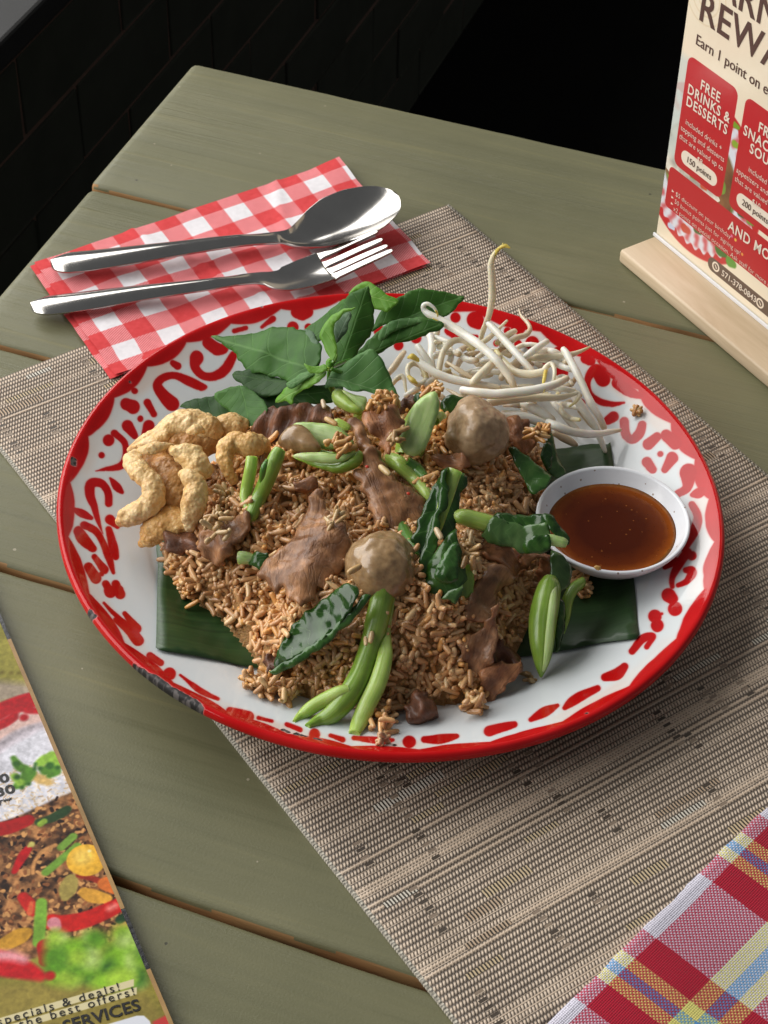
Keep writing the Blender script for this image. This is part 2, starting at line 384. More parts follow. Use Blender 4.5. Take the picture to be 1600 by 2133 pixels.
nt.links.new(im.outputs[0], bs.inputs['Base Color']); bs.inputs['Roughness'].default_value = .5; bs.inputs['Specular IOR Level'].default_value = .45
bumpn(nt, bs, im.outputs[1], .9, .0007); vinyl = m
nu, nv = 61, 41; vs, uv = [], []
for i in range(nu):
    for j in range(nv):
        l_, w_ = i / (nu - 1), j / (nv - 1); p = mA + e_l * l_ * mL + e_w * w_ * mW
        e = min(min(l_, 1 - l_) * mL, min(w_, 1 - w_) * mW)
        z = .0016 + .0006 * noise.noise(Vector((p[0] * 14, p[1] * 14, 3))) * min(1, e / .02)
        vs.append((p[0], p[1], z)); uv.append((l_, w_))
top = len(vs); ring = [i * nv for i in range(nu)] + [(nu - 1) * nv + j for j in range(1, nv)] + [i * nv + nv - 1 for i in range(nu - 2, -1, -1)] + [j for j in range(nv - 2, 0, -1)]
F = grid_faces(nu, nv)
for i in ring: vs.append((vs[i][0], vs[i][1], .0002)); uv.append(uv[i])
for k in range(len(ring)): F.append((ring[k], top + k, top + (k + 1) % len(ring), ring[(k + 1) % len(ring)]))
tag(mk('placemat', vs, F, vinyl, uv=uv), 'woven taupe placemat lying askew under the enamel plate', 'placemat')

# ------------------------------------------------------------------ gingham paper napkin
q0, q1, q2, q3 = [P(*t, .003)[:2] for t in ((65, 550), (700, 335), (890, 550), (232, 783))]
nu_ = unit((q1 - q0) + (q2 - q3)); nv_ = unit((q3 - q0) + (q2 - q1)); nO = q0
nLn, nWn = (np.linalg.norm(q1 - q0) + np.linalg.norm(q2 - q3)) / 2, (np.linalg.norm(q3 - q0) + np.linalg.norm(q2 - q1)) / 2
def gingham():
    k = 7000; w_, h = int(nLn * k), int(nWn * k); x = (np.arange(w_) + .5)[None] / k; y = (np.arange(h) + .5)[:, None] / k
    c = .01275; wob = (fbm2(h, w_, 260, 9, 3) - .5) * .0016
    X = (x + wob + .0052) / c; Y = (y + wob * .7 + .004) / c; fx = np.floor(X).astype(int) % 2; fy = np.floor(Y).astype(int) % 2
    hat = (np.mod((x * .62 + y * 1.0) / .00135, 1) < .52).astype(float); hat = blur(hat, 1.2)
    red = np.array([214, 72, 74.]); wht = np.array([232, 228, 231.]); pk = np.array([236, 176, 178.])
    mid = pk * (1 - hat[..., None]) + np.array([217, 88, 92.]) * hat[..., None]
    r_ = ((fx == 0) & (fy == 0))[..., None]; ww = ((fx == 1) & (fy == 1))[..., None]
    img = np.where(r_, red, np.where(ww, wht, mid)); img = blur(img, 1.0)
    img += ((fbm2(h, w_, 14, 4, 2) - .5) * 14)[..., None]
    return image_from('napkin_print', np.clip(img, 0, 255).astype(np.float32) / 255)
m, nt, bs = newmat('gingham_paper'); uvn = N(nt, 'ShaderNodeUVMap', uv_map='UVMap'); im = imgnode(nt, gingham(), uvn.outputs[0]); nt.links.new(im.outputs[0], bs.inputs['Base Color']); bs.inputs['Roughness'].default_value = .85; bs.inputs['Specular IOR Level'].default_value = .2
v = coords(nt, 'Object'); n1 = N(nt, 'ShaderNodeTexNoise', i_Scale=160.0, i_Detail=5.0); nt.links.new(v, n1.inputs['Vector']); b1 = bumpn(nt, bs, n1.outputs[0], .35, .0006); n2 = N(nt, 'ShaderNodeTexVoronoi', i_Scale=1500.0); nt.links.new(v, n2.inputs['Vector']); bumpn(nt, bs, n2.outputs[0], .15, .0002, b1)
gpaper = m
napkin = empty('paper_napkin', (*((q0 + q2) / 2), .0), 'folded red and white gingham paper napkin under the spoon and fork', 'napkin')
def napkin_layer(k):
    n1_, n2_ = 70, 40; vs, uv = [], []; sh = [(.0, .0), (.0012, -.0008), (-.0012, .0012), (.0016, .0008)][k]; sx = [1, .996, .998, .995][k]
    for i in range(n1_):
        for j in range(n2_):
            a, b = i / (n1_ - 1), j / (n2_ - 1)
            p = (q0 * (1 - a) + q1 * a) * (1 - b) + (q3 * (1 - a) + q2 * a) * b
            p = p + nu_ * (sh[0] + .0007 * noise.noise(Vector((b * 7, k, 1)))) + nv_ * (sh[1] + .0006 * noise.noise(Vector((a * 9, k, 2))))
            base = .0004 + k * .0011
            if p @ e_l > 0 and inside(np.array([p]), np.array([mA, mA + e_w * mW, mA + e_w * mW + e_l * mL, mA + e_l * mL]))[0]: base += .0018
            fold = .0016 * math.exp(-((b - .42 - .1 * a) / .016) ** 2) + .0013 * math.exp(-((a - .3 - .25 * b) / .010) ** 2) + .0010 * math.exp(-((a - .78 + .2 * b) / .012) ** 2) + .0022 * max(0, (a - .9) / .1) * max(0, (.25 - b) / .25) if k == 3 else 0
            z = base + .0011 * noise.noise(Vector((p[0] * 35, p[1] * 35, k))) * (k > 0) + fold
            vs.append((p[0], p[1], z)); uv.append((a, b))
    return mk('napkin_layer', vs, grid_faces(n1_, n2_), gpaper, napkin, uv=uv)
for k in range(4): napkin_layer(k)

# ------------------------------------------------------------------ cutlery
steel = mat('polished_steel', [(.3, (.43, .41, .385)), (.7, (.51, .49, .46))], 40, rough=.16, bump=.02, bdist=.0002, metal=1.0, rvar=.05)
def cutlery_frame(pts):
    """centre line through measured points (px, py, height); returns dense 3D line and its side vectors"""
    q = np.array([P(a, b, c) for a, b, c in pts]); ln = catmull(q, False, 14); s0 = np.r_[0, np.cumsum(np.linalg.norm(np.diff(ln, axis=0), axis=1))]; sv = np.unique(np.r_[s0[-1] * .1 * (1 - np.cos(np.linspace(0, np.pi / 2, 16))), s0[s0 > s0[-1] * .1]]); ln = np.c_[[np.interp(sv, s0, ln[:, i]) for i in range(3)]].T; t = np.gradient(ln, axis=0); side = np.c_[-t[:, 1], t[:, 0], np.zeros(len(t))]; side /= np.linalg.norm(side, axis=1)[:, None]
    s = np.r_[0, np.cumsum(np.linalg.norm(np.diff(ln, axis=0), axis=1))]; return ln, side, s
def loft(name, ln, side, half, dep, th, label, parent=None, nt_=17, crown=None):
    """a pressed steel strip: half widths, depth of hollow (down) and thickness along the line"""
    ts = np.sin(np.linspace(-np.pi / 2, np.pi / 2, nt_)); top = []; bot = []
    for i in range(len(ln)):
        for t in ts:
            zz = -dep[i] * (1 - t * t) + (crown[i] * (1 - t * t) if crown is not None else 0)
            p = ln[i] + side[i] * half[i] * t + np.array([0, 0, zz]); e = th[i] * (.25 + .75 * math.sqrt(max(0, 1 - t ** 6)))
            top.append(p); bot.append(p - np.array([0, 0, e]))
    n = len(ln); V = top + bot; F = grid_faces(n, nt_); F = [tuple(reversed(f)) for f in F]; off = n * nt_; F += [tuple(off + i for i in reversed(f)) for f in F]
    per = [i * nt_ for i in range(n)] + [(n - 1) * nt_ + j for j in range(1, nt_)] + [i * nt_ + nt_ - 1 for i in range(n - 2, -1, -1)] + [j for j in range(nt_ - 2, 0, -1)]
    for k in range(len(per)): a, b = per[k], per[(k + 1) % len(per)]; F.append((a, b, off + b, off + a))
    return V, F
def interp(s, ks, vs): return np.interp(s, ks, vs)
# spoon
ln, side, s = cutlery_frame([(106, 549, .0085), (200, 540, .011), (330, 522, .0125), (470, 503, .0115), (570, 494, .0118), (625, 488, .0128), (690, 462, .0166), (760, 432, .0182), (826, 402, .0200)])
Ls = s[-1]; sb = s[np.argmin(np.abs(ln[:, 0] - P(592, 492, .008)[0]))]
hw = []
for x in s:
    if x < sb:
        u = x / sb; h_ = np.interp(u, [0, .03, .12, .3, .6, .9, 1], [.0030, .0068, .0088, .0080, .0060, .0043, .0048])
        if u < .10: h_ = .0087 * math.sqrt(max(.0004, 1 - (1 - u / .10) ** 2))
    else:
        u = (x - sb) / (Ls - sb); h_ = np.interp(u, [0, .06, .15, .3, .5, .7, .85, .93, .98, 1], [.0048, .0058, .0105, .0170, .0208, .0205, .0163, .0118, .006, .001])
    hw.append(h_)
hw = np.array(hw); sm = np.convolve(np.pad(hw, 2, 'edge'), np.ones(5) / 5, 'valid'); hw[20:-8] = sm[20:-8]
dep = np.array([0 if x < sb else .0085 * math.sin(math.pi * min(1, max(0, (x - sb) / (Ls - sb))) ** .9) ** .8 for x in s]); crown = np.array([.0026 * min(1, (sb - x) / .02) if x < sb else 0 for x in s])
V, F = loft('spoon', ln, side, hw, dep, np.where(s < sb, .0026, .0017), '', crown=crown)
o = mk('spoon', V, F, steel); tag(o, 'polished steel spoon lying on the gingham napkin, behind the fork', 'spoon')
# fork: handle, head and four tines in one pressed piece
ln, side, s = cutlery_frame([(64, 638, .0060), (160, 628, .0085), (300, 608, .0100), (430, 592, .0112), (530, 578, .0108), (590, 580, .0112), (650, 563, .0116), (695, 545, .0134), (750, 520, .0170), (803, 497, .0198)])
ks = s[np.argmin(np.abs(ln[:, 0] - P(540, 578, .007)[0]))]; kr = s[np.argmin(np.abs(ln[:, 0] - P(692, 546, .0085)[0]))]
def fork_half(x):
    if x < ks:
        u = x / ks
        if u < .10: return .0080 * math.sqrt(max(.0004, 1 - (1 - u / .10) ** 2))
        return np.interp(u, [0, .1, .3, .6, .9, 1], [.003, .0080, .0076, .0056, .0040, .0042])
    return np.interp((x - ks) / (kr - ks), [0, .15, .4, .7, 1, 2], [.0042, .005, .0098, .0116, .0122, .0122])
sel = s <= kr + 1e-6; hw = np.array([fork_half(x) for x in s])
cr = np.array([.0025 * min(1, max(0, (ks - x) / .02)) for x in s]); dp = np.array([0 if x < ks else .0022 * math.sin(math.pi / 2 * min(1, (x - ks) / (kr - ks))) for x in s])
V, F = loft('fork', ln[sel], side[sel], hw[sel], dp[sel], np.full(sel.sum(), .0022), '', crown=cr[sel])
tin = ~sel; tin[np.argmax(tin) - 1] = True; tl = ln[tin]; ts_ = side[tin]; u = np.linspace(0, 1, len(tl))
for k in range(4):
    c = -.0122 + .00265 + k * (.0244 - .0053) / 3 
    cl = tl + ts_ * (c * (1 - .03 * u))[:, None]; cl[:, 2] -= dp[tin] * (1 - (c / .0122) ** 2)
    hv = np.interp(u, [0, .1, .7, .93, 1], [.0029, .0021, .0018, .0013, .0004]); V2, F2 = loft('t', cl, ts_, hv, np.zeros(len(cl)), np.interp(u, [0, 1], [.0022, .0015]), '', nt_=7)
    off = len(V); V = list(V) + list(V2); F = F + [tuple(off + i for i in f) for f in F2]
o = mk('fork', V, F, steel); tag(o, 'polished steel four-tined fork lying on the gingham napkin, nearest the plate', 'fork')

# ------------------------------------------------------------------ text
def text(body, parent, loc, rot, size, mat_, bold=0, sx=1.0, align='CENTER', name='lettering', shear=0, space=1.0):
    c = bpy.data.curves.new(name, 'FONT'); c.body = body; c.size = size; c.align_x = align; c.align_y = 'CENTER'; c.offset = bold; c.extrude = .00004; c.shear = shear; c.space_character = space; c.resolution_u = 3
    c.materials.append(mat_); o = bpy.data.objects.new(name, c); COL.objects.link(o)
    dg = bpy.context.evaluated_depsgraph_get(); me = bpy.data.meshes.new_from_object(o.evaluated_get(dg), depsgraph=dg); bpy.data.objects.remove(o)
    o = bpy.data.objects.new(name, me); COL.objects.link(o); o.parent = parent; o.location = loc; o.rotation_euler = rot; o.scale = (sx, 1, 1); return o
def flat(name, col, rough=.6): 
    m_, nt_, b_ = newmat(name); b_.inputs['Base Color'].default_value = col; b_.inputs['Roughness'].default_value = rough; return m_
ink_brown = flat('brown_ink', srgb(84, 58, 50), .4); ink_cream = flat('cream_ink', srgb(236, 222, 205), .4); ink_black = flat('black_ink', srgb(22, 20, 18), .35)

# ------------------------------------------------------------------ table sign in a wooden foot
ZB = .0085
b0 = P(1297, 517, ZB)[:2]; b1 = P(1600, 772, ZB)[:2]; sd = unit(b1 - b0); sn = np.array([sd[1], -sd[0]])       # sn points to the viewer's side
bl = P(1372, 488, ZB)[:2]; fd = abs((bl - b0) @ -sn)                        # foot depth in front of the panel
ang = math.atan2(sd[1], sd[0]); root = P(1367, 491, ZB); SL, SH = .148, .205
sign = empty('table_sign', (root[0], root[1], 0), 'rewards sign standing in a slotted pale wooden foot at the far right', 'sign', rz=ang)
beech = mat('pale_beech', [(.3, (.47, .35, .215)), (.55, (.58, .45, .30)), (.75, (.66, .54, .385))], 1.0, stretch=(12, 90, 160), rough=.5, bump=.15, bdist=.0004, dist=.4)
x0 = (b0 - root[:2]) @ sd; V, F = box((x0, -fd, 0.0003), (x0 + .166, .024, ZB), .0015); mk('wooden_foot', V, F, beech, sign, smooth=True, local=True)
def card_st(px, py):
    d = ray(px, py); n3 = np.array([sn[0], sn[1], 0]); A = np.array([root[0], root[1], 0]); t = ((A - CAM) @ n3) / (d @ n3); X = CAM + d * t[..., None]
    return np.stack([(X[..., :2] - root[:2]) @ sd, X[..., 2] - ZB], -1)
def sign_print():
    pr = Print(SL, SH, 6500, (238, 224, 198), card_st); w_, h = pr.w, pr.h
    yy, xx = np.mgrid[0:h, 0:w_]; pr.a += ((fbm2(h, w_, 300, 3, 2) - .5) * .05)[..., None]
    # faint medallion pattern in the cream
    for cx_, cy_ in ((.012, .150), (.012, .186), (.075, .2)):
        for rr in (.006, .010, .0145):
            d = np.abs(np.hypot(xx / pr.ppm - cx_, yy / pr.ppm - cy_) - rr); mk_ = (d < .0005)[..., None] * .35; pr.a = pr.a * (1 - mk_) + np.array([214, 190, 150], np.float32) / 255 * mk_
    # big plate photograph showing behind the boxes: enamel rim, rice, vegetables
    a_, b_, c3 = card_st(np.array([1409., 1376, 1500]), np.array([170., 455, 553])); M_ = np.array([b_ - a_, c3 - a_]) * 2; cx_, cy_ = np.linalg.solve(M_, [b_ @ b_ - a_ @ a_, c3 @ c3 - a_ @ a_]); R0 = np.hypot(a_[0] - cx_, a_[1] - cy_)
    d = np.hypot((xx / pr.ppm - cx_), (yy / pr.ppm - cy_)); th = np.arctan2(yy / pr.ppm - cy_, xx / pr.ppm - cx_)
    def lay(mask, col): pr.a[:] = pr.a * (1 - mask[..., None]) + np.asarray(col, np.float32) / 255 * mask[..., None]
    lay(np.clip((R0 - d) * 900, 0, 1), (193, 28, 34)); lay(np.clip((R0 - .0045 - .0012 * np.sin(th * 40) - d) * 900, 0, 1), (222, 224, 232))
    mot = ((np.sin(th * 34) + .6 * np.sin(th * 68 + d * 900)) > .15) & (d > R0 - .0145) & (d < R0 - .006); lay(blur(mot.astype(float), 5) * .75, (198, 40, 44))
    food = fbm2(h, w_, 60, 21, 4); hue = fbm2(h, w_, 110, 22, 2); pal = np.where((hue < .42)[..., None], np.array([52, 84, 28.]), np.where((hue < .5)[..., None], np.array([120, 150, 60.]), np.where((hue < .58)[..., None], np.array([120, 82, 50.]), np.array([205, 198, 184.]))))
    lay(np.clip((R0 - .019 - d) * 500, 0, 1), (120, 110, 80)); mk_ = np.clip((R0 - .02 - d) * 500, 0, 1)[..., None]; pr.a = pr.a * (1 - mk_) + (pal * (.55 + .9 * food[..., None]) / 255).astype(np.float32) * mk_
    mk_ = (np.clip((.03 - xx / pr.ppm) * 200, 0, 1) * np.clip((yy / pr.ppm - .05) * 200, 0, 1) * np.clip((.115 - yy / pr.ppm) * 200, 0, 1) * np.clip((R0 + .02 - d) * 500, 0, 1))[..., None] * .85; pr.a = pr.a * (1 - mk_) + np.array([206, 214, 205], np.float32) / 255 * mk_
    for (px, py, r, c) in ((1478, 490, 16, (86, 130, 40)), (1500, 520, 18, (60, 110, 30)), (1450, 478, 10, (70, 100, 40)), (1425, 475, 12, (196, 70, 50)), (1520, 545, 14, (96, 150, 50)), (1530, 300, 9, (140, 170, 50)), (1530, 260, 8, (120, 160, 40)), (1470, 380, 7, (160, 180, 70)), (1440, 366, 6, (110, 150, 60)), (1462, 388, 6, (200, 90, 60)), (1395, 470, 8, (200, 210, 230)), (1560, 460, 9, (110, 160, 60)), (1540, 445, 7, (60, 90, 50))):
        pr.stroke([(px, py, r), (px + 8, py + 6, r * .7)], c, 6)
    q = card_st(np.array([1428., 1532, 1405]), np.array([118., 190, 350]))
    def rbox(s0, s1, t0, t1, r, col):
        a = np.linspace(0, np.pi / 2, 6); pts = [(s1 - r + r * np.cos(t), t1 - r + r * np.sin(t)) for t in a] + [(s0 + r - r * np.sin(t), t1 - r + r * np.cos(t)) for t in a] + [(s0 + r - r * np.cos(t), t0 + r - r * np.sin(t)) for t in a] + [(s1 - r + r * np.sin(t), t0 + r - r * np.cos(t)) for t in a]
        pr.poly(pts, col, 1.2, raw=True)
    def S(px, py): return card_st(np.array(float(px)), np.array(float(py)))
    l = S(1417, 240)[0]; r = S(1521, 300)[0]; b = S(1452, 378)[1]; t = S(1483, 148)[1]
    l2 = S(1528, 360)[0]; r2 = l2 + (r - l)
    red = (189, 32, 38); rbox(l, r, b, t, .0045, red); rbox(l2, r2, b, t, .0045, red)
    bt = S(1452, 388)[1]; lb = S(1388, 400)[0]; bb = S(1500, 505)[1]; rbox(lb, r2 + (l - lb), bb - .004, bt, .003, red)
    pb0, pb1 = S(1458, 352)[1] - .0042, S(1458, 352)[1] + .0042
    rbox(l + .005, r - .005, pb0, pb1, .0041, (238, 224, 205)); rbox(l2 + .005, r2 - .005, pb0, pb1, .0041, (238, 224, 205))
    f = S(1490, 556); rbox(f[0] - .006, SL - .02, f[1] - .0042, f[1] + .0042, .0041, (96, 74, 60))
    for px, py in ((1491, 556), (1583, 632)):
        c = S(px, py); pts = [(c[0] + .0029 * np.cos(t_), c[1] + .0029 * np.sin(t_)) for t_ in np.linspace(0, 2 * np.pi, 20)[:-1]]; pr.poly(pts, (238, 224, 205), 1.2, raw=True)
        c_ = [(c[0] + .0019 * np.cos(t_), c[1] + .0019 * np.sin(t_)) for t_ in np.linspace(0, 2 * np.pi, 20)[:-1]]; pr.poly(c_, (96, 74, 60), 1.2, raw=True); pr.poly([(c[0] - .0012, c[1] + .001), (c[0] - .0004, c[1] + .001), (c[0] + .0011, c[1] - .0006), (c[0] + .0005, c[1] - .0012)], (238, 224, 205), 1.2, raw=True)
    for px, py, c in ((1524, 492, (226, 110, 150)), (1532, 500, (236, 190, 80)), (1546, 530, (230, 150, 70))):
        pr.stroke([(px, py, 4)], c, 2)
    for i, py in enumerate((399, 412, 425)): c = S(1402 - i * 1, py); pr.poly([(c[0] - .001, c[1] + .0008), (c[0] + .001, c[1]), (c[0] - .001, c[1] - .0008)], (238, 224, 205), 1, raw=True)
    return image_from('sign_print', np.clip(pr.a, 0, 1)), dict(l=l, r=r, l2=l2, r2=r2, b=b, t=t, pb=(pb0 + pb1) / 2, lb=lb, bt=bt, f=f)
sim, SB = sign_print()
m, nt, bs = newmat('printed_sign_card'); uvn = N(nt, 'ShaderNodeUVMap', uv_map='UVMap'); im = imgnode(nt, sim, uvn.outputs[0]); nt.links.new(im.outputs[0], bs.inputs['Base Color']); bs.inputs['Roughness'].default_value = .3; bs.inputs['Coat Weight'].default_value = .5; bs.inputs['Coat Roughness'].default_value = .12; sign_m = m
white_edge = flat('white_card_edge', (.75, .75, .77, 1), .4)
vs = [(0, 0, ZB + .0001), (SL, 0, ZB + .0001), (SL, 0, ZB + SH), (0, 0, ZB + SH)]; vs += [(x, .0024, z) for x, y, z in vs]
panel = mk('sign_panel', vs, [(0, 1, 2, 3), (5, 4, 7, 6), (1, 5, 6, 2), (4, 0, 3, 7), (3, 2, 6, 7), (0, 4, 5, 1)], None, sign, smooth=False, uv=[(0, 0), (1, 0), (1, 1), (0, 1)] * 2, local=True, mats=[sign_m, white_edge], fmat=[0, 1, 1, 1, 1, 1])
V, F = box((-.0012, -.0016, ZB + .0001), (SL + .0012, -.0004, ZB + .0022), .0004); mk('slot_lip', V, F, white_edge, sign, smooth=False, local=True)
RX = (math.pi / 2, 0, 0)
def st(px, py): q = card_st(np.array(float(px)), np.array(float(py))); return q[0], q[1]
def sgn(body, x, z, size, m_, bold=0, sx=1, align='CENTER', space=1.0): text(body, panel, (x, -.0002, ZB + z), RX, size, m_, bold, sx, align, space=space)
lc = (SB['l'] + SB['r']) / 2; rc = (SB['l2'] + SB['r2']) / 2
e1 = st(1452, 28); e2 = st(1548, 28 + 95)
zR = (st(1475, 24)[1]); 
sgn('REWARDS', e1[0] + .001, zR, .0225, ink_brown, .0003, .95, 'LEFT', 1.06); sgn('EARNING', e1[0] + .001, zR + .0185, .0225, ink_brown, .0003, .95, 'LEFT', 1.04)
sgn('Earn 1 point on every dollar', st(1450, 80)[0], st(1486, 107)[1], .0082, ink_brown, .00004, .95, 'LEFT')
def block(cx_, rows, px, py, dz, size, bold, sx, m_=ink_cream):
    z = st(px, py)[1]
    for i, t_ in enumerate(rows): sgn(t_, cx_, z - i * dz, size, m_, bold, sx)
z0 = st(1478, 172)[1]
for i, t_ in enumerate(('FREE', 'DRINKS &', 'DESSERTS')): sgn(t_, lc, SB['t'] - .011 - i * .0070, .0078, ink_cream, .00012, .88, space=1.12)
for i, t_ in enumerate(('FREE', 'SNACKS &', 'SOUPS')): sgn(t_, rc, SB['t'] - .011 - i * .0070, .0078, ink_cream, .00012, .88, space=1.12)
for i, t_ in enumerate(('included drinks +', 'topping and desserts', 'that are valued up to', '$8')): sgn(t_, lc, SB['t'] - .0365 - i * .0052, .0044, ink_cream, -.00004, .95)
for i, t_ in enumerate(('included all', 'appetizers and soups', 'that are valued up to', '$10')): sgn(t_, rc, SB['t'] - .0365 - i * .0052, .0044, ink_cream, -.00004, .95)
sgn('150 points', lc, SB['pb'], .0050, ink_brown, 0, .95); sgn('200 points', rc, SB['pb'], .0050, ink_brown, 0, .95)
sgn('AND MORE . .', SL / 2 + .004, SB['bt'] - .0075, .0085, ink_cream, .00012, .88, space=1.1)
for i, t_ in enumerate(('$5 discount on your birthday', '50 bonus points just for signing up!', 'x2 points on special occasion. Ask staff for more details')): sgn(t_, SB['lb'] + .0075, SB['bt'] - .0135 - i * .0047, .0039, ink_cream, -.00006, .98, 'LEFT')
sgn('571-378-0843', SB['f'][0] + .0055, SB['f'][1], .0052, ink_cream, .00003, .95, 'LEFT')

# ------------------------------------------------------------------ menu board, lower left
t0, t1 = P(0, 1290, .004)[:2], P(355, 2133, .004)[:2]; md = unit(t1 - t0); mn = np.array([md[1], -md[0]])       # md along the long edge (towards the viewer), mn into the board (left)
if mn[0] > 0: mn = -mn
MW, MH = .215, .34; mO = t0 - md * .06                       # top right corner
def menu_st(px, py):
    X = P(px, py, .004)[..., :2] - mO; return np.stack([X @ -mn + MW, MH - X @ md], -1)
def menu_print():
    pr = Print(MW, MH, 4600, (150, 142, 66), menu_st); w_, h = pr.w, pr.h
    g = fbm2(h, w_, 500, 31, 2); pr.a += ((g - .5) * .16)[..., None]
    fine = fbm2(h, w_, 22, 32, 4); fi2 = fbm2(h, w_, 12, 33, 3)
    pr.stroke([(-60, 1398, 4), (50, 1402, 4)], (112, 100, 44), 8); pr.poly([(-80, 1410), (70, 1424), (70, 1450), (-80, 1480)], (166, 150, 130), 22)
    def blob(pts, col, soft=10): pr.poly(pts, col, soft, smooth=True)
    # enamel bowl at the top
    blob([(-120, 1520), (0, 1463), (62, 1442), (120, 1437), (140, 1600), (100, 1700), (-100, 1700)], (186, 24, 34), 6)
    blob([(-120, 1580), (0, 1500), (60, 1474), (130, 1462), (150, 1700), (-100, 1720)], (226, 190, 180), 10)
    for s in ([(-40, 1530, 9), (-5, 1512, 10), (25, 1494, 9), (32, 1482, 6)], [(-10, 1512, 6), (10, 1508, 7), (30, 1495, 6)], [(50, 1494, 8)], [(58, 1478, 9), (80, 1480, 7), (100, 1476, 6)], [(40, 1478, 6), (60, 1470, 8), (90, 1455, 10)], [(-30, 1505, 9), (10, 1482, 10), (50, 1464, 9)]): pr.stroke(s, (188, 30, 38), 7)
    blob([(-120, 1640), (0, 1545), (40, 1520), (80, 1508), (150, 1500), (180, 1720), (-100, 1740)], (216, 206, 214), 12)
    pr.stroke([(-60, 1590, 8), (0, 1550, 8), (45, 1523, 7), (84, 1508, 5)], (172, 162, 168), 12)
    # rice mound with single grains at its foot
    blob([(-140, 1680), (0, 1570), (60, 1535), (100, 1520), (170, 1560), (200, 1660), (150, 1655), (60, 1690), (0, 1712), (-120, 1750)], (222, 220, 228), 10)
    rg = np.random.default_rng(5)
    for i in range(620):
        t = rg.random(); x = -120 + 300 * t; y = 1705 - 55 * (x / 150) * (x > 0) - rg.random() ** 1.4 * 95 + (8 if x < 0 else 0); a = rg.uniform(-1, 1.5); ll = rg.uniform(4, 9)
        c = np.array([236, 224, 214]) if rg.random() < .62 else (np.array([214, 190, 160]) if rg.random() < .7 else np.array([196, 172, 150]))
        pr.stroke([(x, y, 1.7), (x + ll * math.cos(a), y + ll * math.sin(a), 1.6)], tuple(c), 1.5)
    for s in ((88, 1622, 12), (70, 1616, 10), (95, 1600, 8)): pr.stroke([s, (s[0] + 14, s[1] + 8, s[2] * .6)], (212, 176, 110), 8)
    for s in ([(28, 1578, 5), (40, 1596, 9), (52, 1600, 8)], [(60, 1610, 14), (50, 1628, 10), (36, 1636, 8)], [(30, 1616, 7), (42, 1630, 8)], [(85, 1588, 10), (100, 1580, 12), (122, 1590, 12)], [(96, 1604, 11), (116, 1606, 10), (104, 1614, 7)], [(108, 1572, 9), (120, 1580, 9)]): pr.stroke(s, (140, 182, 66) if rg.random() < .6 else (84, 132, 44), 6)
    for s in ([(34, 1590, 6)], [(36, 1618, 6)], [(104, 1594, 8)], [(84, 1600, 5)], [(120, 1598, 5)], [(46, 1640, 4)], [(74, 1590, 3), (72, 1602, 3)], [(60, 1632, 4)]): pr.stroke(s, (52, 96, 38), 6)
    # minced meat field
    fld = [(-160, 1760), (0, 1712), (60, 1690), (150, 1650), (200, 1655), (300, 1900), (290, 1940), (200, 1970), (100, 1990), (0, 2010), (-160, 2040)]
    q = pr.xy(fld); yy, xx = np.mgrid[0:h, 0:w_]; msk = inside(np.stack([xx, yy], -1).astype(float), catmull(q, True, 4)).astype(np.float32); msk = blur(msk[..., None], 2)
    tone = np.clip((fine - .3) * 2.4, 0, 1)[..., None]; meat = (np.array([44, 26, 18]) * (1 - tone) + np.array([196, 136, 84]) * tone) / 255; pr.a = pr.a * (1 - msk) + meat.astype(np.float32) * msk
    for i in range(900):
        x = rg.uniform(-120, 280); y = rg.uniform(1660, 1960); a = rg.uniform(0, 6.28); ll = rg.uniform(3, 8)
        if not inside(np.array([[x, y]]), np.array(fld, float))[0]: continue
        k = rg.random(); c = (206, 150, 92) if k < .35 else ((150, 92, 54) if k < .6 else ((92, 54, 32) if k < .8 else (40, 22, 16)))
        pr.stroke([(x, y, rg.uniform(2, 4.2)), (x + ll * math.cos(a), y + ll * math.sin(a), rg.uniform(1.5, 3.2))], c, 2)
    for pts, c in (([(-20, 1730, 14), (20, 1722, 15), (58, 1708, 12)], (160, 22, 24)), ([(30, 1815, 5), (46, 1785, 9), (58, 1768, 7)], (196, 20, 28)), ([(60, 1762, 3), (66, 1758, 6)], (190, 178, 96)), ([(80, 1712, 7), (105, 1705, 9), (130, 1692, 10), (140, 1685, 8)], (40, 66, 36)), ([(84, 1716, 6), (92, 1710, 6)], (140, 170, 60)), ([(128, 1764, 8), (152, 1742, 8)], (120, 160, 62)), ([(96, 1816, 8), (120, 1796, 8), (160, 1762, 8)], (116, 158, 58)), ([(68, 1818, 4), (72, 1795, 4), (90, 1772, 4), (115, 1760, 4)], (206, 146, 88)), ([(136, 1868, 8), (142, 1850, 16), (148, 1832, 12)], (172, 152, 80)), ([(165, 1822, 6), (200, 1832, 6), (215, 1840, 5)], (150, 44, 28)), ([(220, 1840, 14), (240, 1850, 12)], (214, 112, 48)), ([(175, 1858, 10), (195, 1866, 14), (222, 1872, 10)], (222, 160, 60)), ([(48, 1868, 10), (62, 1885, 12), (70, 1900, 8)], (196, 34, 30)), ([(66, 1880, 4), (62, 1900, 6)], (214, 96, 60)),
                   ([(108, 1920, 16), (130, 1924, 18), (175, 1916, 17), (220, 1898, 16), (256, 1880, 14)], (196, 30, 26)), ([(112, 1922, 12), (116, 1930, 10)], (206, 130, 140)), ([(86, 1880, 10), (84, 1920, 11), (80, 1962, 10)], (122, 168, 58)), ([(10, 1966, 14), (40, 1950, 16), (56, 1942, 10)], (206, 150, 50)), ([(94, 1970, 14), (100, 1990, 16), (96, 2000, 12)], (176, 24, 28)), ([(170, 1956, 12), (190, 1958, 10)], (160, 82, 40)), ([(250, 1915, 8), (262, 1908, 8)], (30, 62, 34))): pr.stroke(pts, c, 4)
